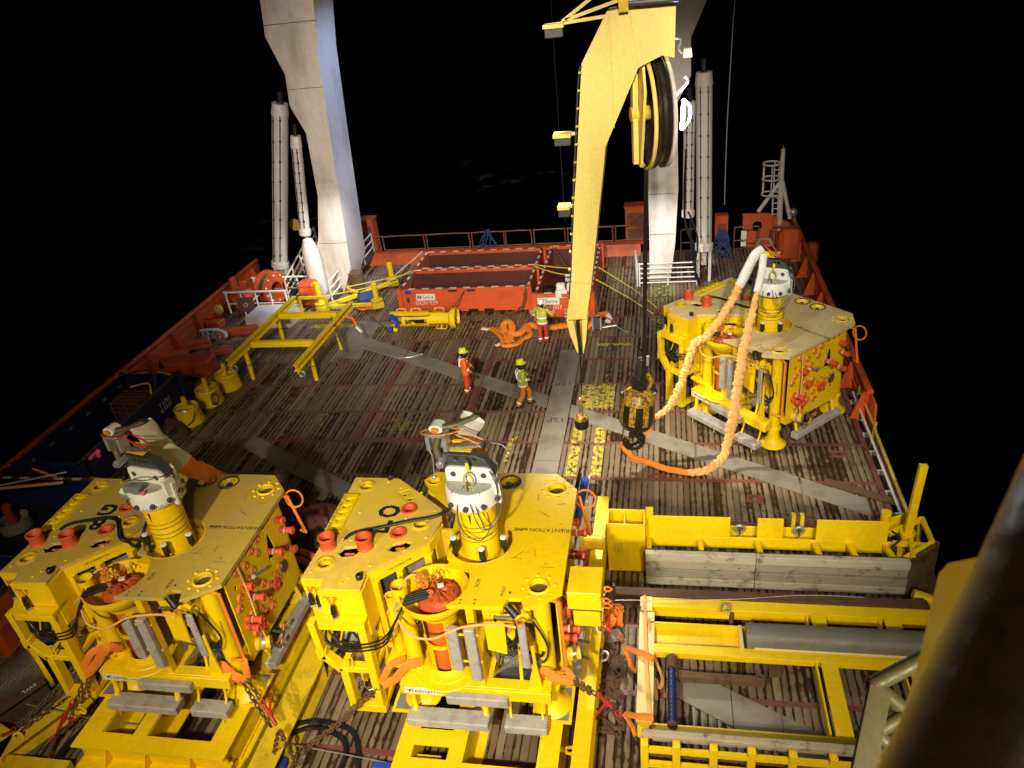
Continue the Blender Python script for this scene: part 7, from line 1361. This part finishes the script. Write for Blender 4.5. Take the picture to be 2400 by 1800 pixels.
tag(sleeve_mb([V(1733, 668, 20.5), V(1700, 730, 20.35), V(1660, 785, 20.2), V(1628, 808, 20.1), V(1616, 840, 20.0), V(1600, 890, 19.85), V(1575, 945, 19.7), V(1545, 972, 19.6), V(1510, 990, 19.5)], .23, .17, .40, 30, 16, 26, nrm=(0, -1, .3), widths=[.23, .22, .24, .23, .23, .22, .22, .17, .12]).build('sling', M['sling_pale']), 'gathered orange sling leg from the far right module head down behind the hook block', 'sling')
tag(sleeve_mb([V(1790, 595, 20.8), V(1785, 640, 20.6), V(1774, 685, 20.3)], .20, .12, .04, 10, 12, 8, nrm=(0, -1, .3)).build('sling', M['canvas']), 'white canvas sleeve of the right sling leg at the far right module head', 'sling')
tag(sleeve_mb([V(1774, 683, 20.3), V(1757, 760, 19.95), V(1741, 830, 19.7), V(1730, 910, 19.5), V(1716, 990, 19.3), V(1705, 1040, 19.2), V(1690, 1078, 18.95), V(1655, 1102, 18.55), V(1610, 1108, 18.5)], .25, .13, .34, 28, 16, 24, nrm=(0, -1, .3), widths=[.12, .24, .27, .27, .31, .24, .26, .25, .18]).build('sling', M['sling_pale']), 'flat orange sling leg hanging in front of the far right module', 'sling')
tag(sleeve_mb([V(1614, 1108, 18.5), V(1560, 1098, 18.6), V(1515, 1082, 18.75), V(1480, 1070, 18.85), V(1462, 1052, 18.95), V(1458, 1036, 19.0)], .17, .11, .08, 18, 12, 10, nrm=(0, -1, .6), widths=[.18, .18, .17, .13, .11, .10]).build('sling', M['sling']), 'orange sling bight lying on the deck below the hook block', 'sling')
tag(sleeve_mb([V(1512, 1080, 18.75), V(1484, 1080, 18.8), V(1476, 1058, 18.95), V(1470, 1042, 19.0)], .11, .07, .08, 18, 10, 8, nrm=(0, -1, .6)).build('sling', M['sling']), 'second strand of orange sling looped over the hook', 'sling')
tag(sleeve_mb([V(1526, 985, 19.2), V(1524, 1005, 19.15), V(1512, 1020, 19.1), V(1500, 1028, 19.1)], .09, .06, .08, 18, 10, 8, nrm=(0, -1, .6)).build('sling', M['sling']), 'short orange sling loop behind the bottom of the hook block', 'sling')
# long orange sling in front of the containers
tag(sleeve_mb([G(1420, 735, .35), G(1400, 742, .5), G(1378, 765, .15), G(1340, 762, .12), G(1290, 768, .12), G(1262, 766, .12), G(1238, 762, .14), G(1222, 778, .13), G(1205, 784, .12), G(1190, 778, .1)], .33, .22, .14, 14, 14, 12).build('sling', M['sling']), 'long orange padded sling along the deck in front of the GCN 007 basket', 'sling')
tag(sleeve_mb([G(1238, 764, .14), G(1242, 785, .1), G(1225, 795, .1), G(1210, 807, .1), G(1185, 810, .1), G(1174, 806, .08)], .24, .16, .14, 14, 12, 10).build('sling', M['sling']), 'orange sling curl nearer the camera beside the worker at the basket', 'sling')
tag(sleeve_mb([G(1198, 782, .2), G(1200, 762, .35), G(1190, 754, .4), G(1180, 762, .3), G(1185, 780, .15)], .30, .2, .08, 14, 12, 8).build('sling', M['sling']), 'upright loop of orange sling on the deck left of the worker at the basket', 'sling')
for k, (a, b, c) in enumerate((((1150, 770), (1170, 785), (1182, 803)), ((1152, 768), (1180, 780), (1192, 803)), ((1160, 770), (1190, 775), (1200, 800)))): sling([G(*a, .1), G(*b, .14 + .03 * k), G(*c, .08)], .2, ['left', 'middle', 'right'][k] + ' strand of the flat orange sling fan on the deck', 'sling', .4, .08, seed=k)
for a, b, lab in (((1130, 770), (1146, 772), 'far pale end sleeve of the flat orange sling fan'), ((1163, 810), (1177, 803), 'near pale end sleeve of the flat orange sling fan')): sling([G(*a, .1), G(*b, .1)], .2, lab, 'canvas', .5, .04)
sling([G(1418, 732, .38), G(1428, 745, .3), G(1424, 755, .2)], .26, 'white sleeve end of the long orange sling right of the crane jib', 'canvas', .6, .05)
q = G(1402, 775); e = empty('release_tool', (q.x, q.y, 0), 'grey sling release tool with a bright cylinder on the deck right of the crane jib', 'tool')
MB().chbox((-.02, 0, .35), (.34, .3, .5), .04).build('body', M['darkgrey'], e); MB().bx(-.22, -.16, -.18, .18, .1, .62).bx(.10, .16, -.18, .18, .1, .62).build('side_plates', M['galv'], e); MB().cyl((.2, -.15, .22), (.75, -.1, .28), .06, 10).build('cylinder', M['steel'], e); MB().tube(spl([(-.25, .1, .3), (-.1, .2, .65), (.3, .15, .55), (.75, 0, .28)], 6), .025, 6).build('red_guard', M['redlever'], e); MB().tube(spl([(.75, -.1, .28), (.9, -.2, .15), (1.15, -.3, .08)], 5), .015, 6).sphere((1.16, -.3, .07), .05, 8, 6).build('tail', M['galv'], e)

# ================================================================ wire drum, beams and hoses in the lower left corner
dq = empty('wire_drum', (-14.75, 9.6, .62), 'yellow flanged drum of grey wire rope at the lower left picture edge', 'drum'); Td = rz(R(58)) @ ry(PI / 2)
MB().lathe([(0, -.82), (.62, -.82), (.62, -.74), (.40, -.72)], 32, (0, 0, 0), Td).build('flange', M['yellow'], dq); MB().lathe([(.40, .72), (.62, .74), (.62, .82), (0, .82)], 32, (0, 0, 0), Td).build('flange', M['yellow'], dq)
n_ = 30; MB().lathe([(.46 + .014 * (k % 2), -.72 + 1.44 * k / (n_ * 2)) for k in range(n_ * 2 + 1)], 30, (0, 0, 0), Td).build('wire_layers', M['rope'], dq)
e = beam((-13.95, 9.9, .32), (-15.0, 8.0, .32), .30, .55, 'dark steel beam lettered SWL along the wire drum', 'rust'); lettering('SWL', .16, face_T((-.15, -.28, .285), (-.48, -.87, 0), (.87, -.48, 0)), M['whiteink'], e, ext=.001)
beam((-12.95, 9.9, .2), (-14.3, 7.4, .2), .42, .36, 'worn yellow beam between the wire drum and the left skid', 'yellow_worn'); tag(MB().bx(-14.4, -12.2, 7.95, 8.3, .0, .22).build('yellow_beam', M['yellow_worn'], bevel=.01), 'worn yellow crosswise beam at the bottom left picture edge', 'beam')
t = empty('drum_cradle', (-14.3, 8.35, 0), 'worn yellow cradle block under the wire drum', 'cradle'); MB().prism([(-.75, -.3), (.65, -.3), (.5, .35), (-.2, .6), (-.75, .5)], 0, .38).build('block', M['yellow'], t, bevel=.02); MB().tube(spl([(.62, .2, .38), (.62, .2, .5), (.75, .25, .52), (.78, .25, .3)], 4), .025, 6).build('lifting_eye', M['yellow'], t)
tag(wrope([G(120, 1800, .05), G(160, 1745, .05), G(230, 1680, .06), G(330, 1600, .06), G(520, 1450, .05)], .07).build('black_hose', M['black']), 'thick black hose between the wire drum and the left skid', 'hose')
for k, (pts, lab) in enumerate((([(690, 1700), (740, 1690), (820, 1710), (840, 1760), (835, 1830)], 'outer black hose loop on the deck between the front modules'), ([(680, 1720), (740, 1705), (800, 1730), (810, 1770), (780, 1830)], 'inner black hose loop on the deck between the front modules'), ([(640, 1760), (690, 1650), (760, 1560), (880, 1450)], 'black hose running under the middle module from the left'))): tag(wrope([G(a, b, .06 + .02 * k) for a, b in pts], .055).build('black_hose', M['black']), lab, 'hose')
tag(wrope([G(60, 1650, .5), G(240, 1690, .5), G(360, 1705, .5)], .012).build('thin_bar', M['galv']), 'thin pale wire crossing behind the left skid cut outs', 'wire'); tag(wrope([G(560, 1727, .3), G(700, 1748, .2), G(920, 1790, .2)], .012).build('thin_bar', M['galv']), 'thin pale wire across the deck between the two skids', 'wire')
tag(MB().chbox(G(645, 1790, .15), (.5, .25, .2), .05).build('blue_clamp', M['bluehose']), 'small blue clamp on the deck right of the left skid', 'clamp'); tag(MB().chbox(G(900, 1800, .12), (.5, .2, .2), .04).build('blue_clamp', M['bluehose']), 'small blue clamp at the bottom edge left of the middle skid', 'clamp')
tag(sleeve_mb([G(640, 1260, .5), G(700, 1225, .7), G(760, 1210, .5), G(800, 1230, .2)], .9, .6, .16, 9, 14, 8).build('orange_tarp', M['deckred']), 'dark red tarpaulin heap between the two front modules', 'tarpaulin'); sling([G(650, 1300, .6), G(700, 1290, .6), G(745, 1310, .5)], .2, 'dim orange sling lying between the two front modules', 'sling'); sling([G(660, 1320, .5), G(700, 1310, .55), G(735, 1330, .4)], .2, 'second dim orange sling lying between the two front modules', 'sling')
q = G(10, 1440, .8); tag(MB().chbox((q.x, q.y, .5), (.8, 1.4, 1.0), .1).build('orange_box', M['hullred']), 'orange box at the left picture edge behind the left module', 'box')
tag(MB().tube(spl([V(215, 1120, 14.6), V(300, 1140, 14.6), V(345, 1150, 14.5)], 5), .05, 8).build('dark_pipe', M['rust']), 'dark slanted steel bar behind the left module plate', 'bar')
tag(sleeve_mb([V(212, 1075, 14.8), V(225, 1062, 14.8), V(232, 1070, 14.7)], .12, .1, .2, 12, 8, 6).sphere(V(230, 1058, 14.8), .07, 8, 6).build('pink_marker', M['pinkmark']), 'small pink marked clasp left of the left module head', 'clasp')

# ================================================================ close to the camera
fp = [AT(2700 + 330 + 75, 360, 1.75), AT(2700 + 75, 1110, 1.64), AT(2560 + 75, 1430, 1.6), AT(2420 + 80, 1740, 1.56), AT(2285 + 85, 2050, 1.52), AT(2220 + 90, 2200, 1.5)]
P_ = spl(fp, 90); tag(MB().tube(P_, [.206 + (.0008 if i % 2 else 0) + .0003 * math.sin(i * .23) for i in range(len(P_))], 40).build('foreground_hose', M['wet_hose']), 'huge blurred dark ribbed hose crossing the lower right corner close to the camera', 'hose')
e = empty('foreground_plate', AT(2200, 1500, 2.5), 'blurred yellow plate edge just beyond the dark foreground hose', 'plate'); e0 = Vector(e.location)
out = [(2200, 1345), (2222, 1320), (2420, 1280), (2420, 1900), (2045, 1900), (2075, 1800), (2150, 1560)]; d_ = ray(2250, 1560).normalized() * .08
vs = [AT(a, b, 2.5) - e0 for a, b in out] + [AT(a, b, 2.5) - e0 + d_ for a, b in out]; n_ = len(out)
MB().add(vs, [tuple(range(n_))[::-1], tuple(range(n_, 2 * n_))] + [(i, (i + 1) % n_, (i + 1) % n_ + n_, i + n_) for i in range(n_)]).build('plate', M['yellow'], e, fix=True)
t = empty('pipe_rail', AT(2050, 1605, 6.5), 'olive grey pipe framework standing below the camera beside the foreground hose', 'pipe frame'); t0 = Vector(t.location)
for a, b, r_ in (((2050, 1603), (2210, 1520), .058), ((2052, 1608), (2150, 1690), .058), ((2058, 1712), (2170, 1650), .05), ((2055, 1722), (2120, 1775), .05)): MB().cyl(AT(*a, 6.5) - t0, AT(*b, 6.6) - t0, r_, 14).build('pipe', M['olive'], t)
MB().sphere(AT(2048, 1606, 6.5) - t0, .065, 12, 8).build('pipe_joint', M['olive'], t); MB().bar(AT(2062, 1615, 6.45) - t0, AT(2014, 1850, 6.3) - t0, .165, .03, _fw).build('flat_bar', M['olive'], t)
# ================================================================ deck crew
def loft(secs, n=16):
    """secs: (centre, rx, ry) ellipses stacked along z, world axes"""
    mb = MB(); vs = []
    for c, a, b in secs:
        for k in range(n): t = 2 * PI * k / n; vs.append((c[0] + a * math.cos(t), c[1] + b * math.sin(t), c[2]))
    L = len(secs); fs = [(i * n + k, i * n + (k + 1) % n, (i + 1) * n + (k + 1) % n, (i + 1) * n + k) for i in range(L - 1) for k in range(n)]
    fs += [tuple(range(n))[::-1], tuple((L - 1) * n + k for k in range(n))]; return mb.add(vs, fs)
def lerp3(a, b, t): return Vector(a).lerp(Vector(b), t)
def person(loc, rot, label, jk, tr_, helmet, boots, glove, legs, arms, lean=(0, 0), look=0.0, hood=False, belts=True):
    p = empty('person', loc, label, 'person', None, rot); lx, ly = lean; sh = 1.46
    hipc = Vector((0, 0, .95)); chest = Vector((lx * .7, ly * .7, 1.30)); neck = Vector((lx, ly, 1.50)); headc = Vector((lx * 1.12, ly * 1.15 + .02, 1.66))
    # continuous body under the clothes
    V_, E_, R_ = [], [], []
    def ad(v, r, par=None):
        V_.append(tuple(v)); R_.append(r)
        if par is not None: E_.append((par, len(V_) - 1))
        return len(V_) - 1
    a0 = ad(hipc, .13); a1 = ad((hipc + chest) / 2, .12, a0); a2 = ad(chest, .14, a1); a3 = ad(neck, .06, a2); a4 = ad(headc, .085, a3); ad(headc + Vector((0, 0, .10)), .07, a4)
    for s_, (h, k, a, t) in zip((-1, 1), legs):
        i = ad(h, .085, a0); i = ad(k, .06, i); i = ad(a, .042, i); ad(t, .035, i)
    for s_, (s0, e, w) in zip((-1, 1), arms):
        i = ad(s0, .06, a2); i = ad(e, .043, i); i = ad(w, .032, i); d = (Vector(w) - Vector(e)).normalized(); ad(Vector(w) + d * .09, .035, i)
    me = bpy.data.meshes.new('body'); me.from_pydata(V_, E_, []); o = bpy.data.objects.new('body', me); C.objects.link(o); o.parent = p
    sk = o.modifiers.new('skin', 'SKIN'); sk.use_smooth_shade = True; lay = me.skin_vertices[0].data if me.skin_vertices else None
    if lay is None:
        b = bmesh.new(); b.from_mesh(me); b.verts.layers.skin.verify(); b.to_mesh(me); b.free(); lay = me.skin_vertices[0].data
    for i, r in enumerate(R_): lay[i].radius = (r, r)
    lay[0].use_root = True; ss = o.modifiers.new('sub', 'SUBSURF'); ss.levels = ss.render_levels = 1; me.materials.append(M['skin'])
    # jacket
    mid = (hipc + chest) / 2
    jkt = loft([((0, 0, .84), .205, .155), ((0, 0, .90), .215, .165), (tuple(mid), .20, .155), (tuple(chest), .215, .16), (tuple(chest.lerp(neck, .55)), .20, .135), (tuple(chest.lerp(neck, .85)), .135, .10), (tuple(neck), .075, .075)]); 
    for i in range(len(jkt.v)): v = jkt.v[i]; q = .007 * math.sin(v[2] * 47 + v[0] * 22) ; jkt.v[i] = (v[0] * (1 + q), v[1] * (1 + q * 2), v[2])
    for s_, (s0, e, w) in zip((-1, 1), arms):
        pts = spl([Vector(s0) + Vector((-s_ * .03, 0, .02)), lerp3(s0, e, .5), e, lerp3(e, w, .5), w], 4); jkt.tube(pts, [.085 - .035 * i / (len(pts) - 1) + .004 * math.sin(i * 2.3) for i in range(len(pts))], 10)
    jkt.build('jacket', M[jk], p, ang=60)
    if hood: MB().sphere(neck + Vector((0, -.09, -.03)), .12, 12, 8, (1.1, .55, .75)).build('hood', M[jk], p)
    # trousers
    tm = loft([((0, 0, .78), .17, .13), ((0, 0, .88), .185, .145), ((0, 0, .96), .18, .14)])
    for h, k, a, t in legs:
        pts = spl([Vector(h) + Vector((0, 0, .03)), lerp3(h, k, .5), k, lerp3(k, a, .5), Vector(a) + Vector((0, 0, -.01))], 4); tm.tube(pts, [.108 - .034 * i / (len(pts) - 1) + .005 * math.sin(i * 2.1) for i in range(len(pts))], 12)
    tm.build('trousers', M[tr_], p, ang=60)
    # reflective bands
    for z, f in ((.90, 0.1), (1.12, .55)) if belts else (): c = hipc.lerp(chest, max(0, (z - .95) / .35)); MB().add(*(lambda m_: (m_.v, m_.f))(loft([((c.x, c.y, z - .03), (.226 if z < 1 else .212), (.175 if z < 1 else .165)), ((c.x, c.y, z + .03), (.226 if z < 1 else .212), (.175 if z < 1 else .165))], 20))).build('reflective_band', M['reflect'], p)
    for s_ in (-1, 1):
        pts = spl([(s_ * .10, -.165 + ly * .6, 1.17), (s_ * .11 + lx, -.15 + ly * .9, 1.36), (s_ * .11 + lx, -.02 + ly, 1.475), (s_ * .10 + lx, .14 + ly, 1.36)], 4); MB().add(*(lambda m_: (m_.v, m_.f))(strap_mb(pts, .05, .008, (1, 0, 0), 2))).build('shoulder_band', M['reflect'], p)
    for (s0, e, w) in arms:
        c = lerp3(e, w, .35); d = (Vector(w) - Vector(e)).normalized(); MB().cyl(c - d * .025, c + d * .025, .068, 12).build('sleeve_band', M['reflect'], p)
    for h, k, a, t in legs:
        c = lerp3(k, a, .72); d = (Vector(a) - Vector(k)).normalized(); MB().cyl(c - d * .03, c + d * .03, .09, 12).build('leg_band', M['reflect'], p)
        ft = (Vector(t) - Vector(a)); ft.z = 0; ft.normalize(); A = Vector(a); zf = max(A.z - .09, .0)
        MB().tube([A + Vector((0, 0, .04)), A + Vector((0, 0, -.03)) - ft * .01, Vector((A.x, A.y, zf + .05)) + ft * .08, Vector((A.x, A.y, zf + .04)) + ft * .19], [.062, .062, .055, .042], 10).build('boot', M[boots], p)
        so = Vector((A.x, A.y, zf + .012)) + ft * .06; MB().bar(so - ft * .12, so + ft * .14, .09, .024).build('boot_sole', M['black'], p)
    # gloved hands with five fingers
    for s_, (s0, e, w) in zip((-1, 1), arms):
        W = Vector(w); d = (W - Vector(e)).normalized(); side = d.cross(Vector((0, 0, 1))); side = side.normalized() if side.length > .1 else Vector((1, 0, 0)); up = side.cross(d)
        h_ = MB(); h_.tube([W, W + d * .05, W + d * .10], [.036, .045, .038], 8)
        for k, L in enumerate((.055, .065, .062, .048)): b_ = W + d * .09 + side * (-.03 + .02 * k); h_.tube([b_, b_ + d * L * .6 - up * .01, b_ + d * L - up * .035], [.012, .011, .008], 6)
        th = W + d * .03 - side * (.035 * s_); h_.tube([th, th - side * (.025 * s_) + d * .025, th - side * (.02 * s_) + d * .055], [.014, .012, .009], 6); h_.build('glove', M[glove], p)
    # head: balaclava, face, helmet
    hd = Matrix.Translation(headc) @ rz(look)
    hm = MB().sphere((0, 0, 0), .105, 16, 12, (.82, .98, 1.12)); hm.tube([(0, .09, .005), (0, .125, -.02), (0, .10, -.04)], [.012, .018, .01], 6); hm.xf(hd); hm.build('face', M['skin'], p)
    ey = MB()
    for s_ in (-1, 1): ey.sphere((s_ * .035, .094, .015), .011, 8, 6)
    ey.xf(hd); ey.build('eyes', M['black'], p)
    mo = MB().bx(-.025, .025, .086, .098, -.062, -.052); mo.xf(hd); mo.build('mouth', M['deckred'], p)
    bl = MB().lathe([(.075, -.17), (.095, -.12), (.098, -.04), (.100, .04), (.09, .10)], 16, (0, 0, 0), None, R(140), R(400)); bl.xf(hd); bl.build('balaclava', M['black'], p)
    cl = MB().lathe([(.085, -.18), (.098, -.13), (.09, -.09)], 16); cl.xf(hd); cl.build('neck_warmer', M['black'], p)
    for s_ in (-1, 1): em = MB().sphere((s_ * .098, .0, -.01), .038, 10, 8, (.6, 1, 1.25)); em.xf(hd); em.build('ear_defender', M['black'], p)
    hl = MB().lathe([(.140, .035), (.135, .05), (.130, .09), (.108, .150), (.06, .185), (0, .195)], 20); hl.prism([(-.10, .09), (.10, .09), (.07, .19), (-.07, .19)], .035, .045); hl.bx(-.012, .012, -.10, .10, .16, .198); hl.xf(hd @ Matrix.Diagonal((.95, 1.08, 1, 1))); hl.build('helmet', M[helmet], p, fix=False)
    return p
hx_ = .095
def stand(f=.0, sp=.1): return [((-hx_, 0, .90), (-sp, .02 + f, .49), (-sp, -.03 + f, .10), (-sp, .1 + f, .04)), ((hx_, 0, .90), (sp, .02 - f, .49), (sp, -.03 - f, .10), (sp, .1 - f, .04))]
arms_down = [((-.21, 0, 1.44), (-.26, .01, 1.17), (-.25, .10, .93)), ((.21, 0, 1.44), (.26, .01, 1.17), (.25, .10, .93))]
q = G(1099, 922); person((q.x, q.y, 0), R(-78), 'person in orange jacket, red trousers and yellow helmet, standing still by the hatch seam', 'hivis_o', 'trs_ro', 'helmet_y', 'boot', 'glove', stand(.03, .08), [((-.21, 0, 1.44), (-.25, .04, 1.17), (-.20, .22, 1.0)), ((.21, 0, 1.44), (.25, .03, 1.17), (.2, .2, .97))], (0, -.02), belts=False)
q = G(1231, 952); person((q.x, q.y, 0), R(-72), 'person in yellow green jacket and orange trousers, walking on the grey deck plates', 'hivis_y', 'trs_o', 'helmet_y', 'boot', 'glove',
    [((-hx_, 0, .90), (-.1, .20, .52), (-.1, .20, .12), (-.1, .33, .06)), ((hx_, 0, .90), (.1, -.06, .50), (.1, -.26, .14), (.1, -.16, .07))], [((-.21, 0, 1.44), (-.27, .03, 1.17), (-.12, .24, 1.16)), ((.21, 0, 1.44), (.27, .0, 1.17), (.14, .22, 1.10))], (0, -.03))
q = G(1275, 802); person((q.x, q.y, 0), R(-12), 'person in yellow green jacket, red trousers and white helmet, seen from behind', 'hivis_y', 'trs_r', 'helmet_w', 'boot_r', 'glove_w', stand(-.06, .11), [((-.22, 0, 1.44), (-.44, .06, 1.22), (-.34, .22, 1.02)), ((.22, 0, 1.44), (.44, .05, 1.22), (.36, .22, 1.12))], (0, .02), 0, True)
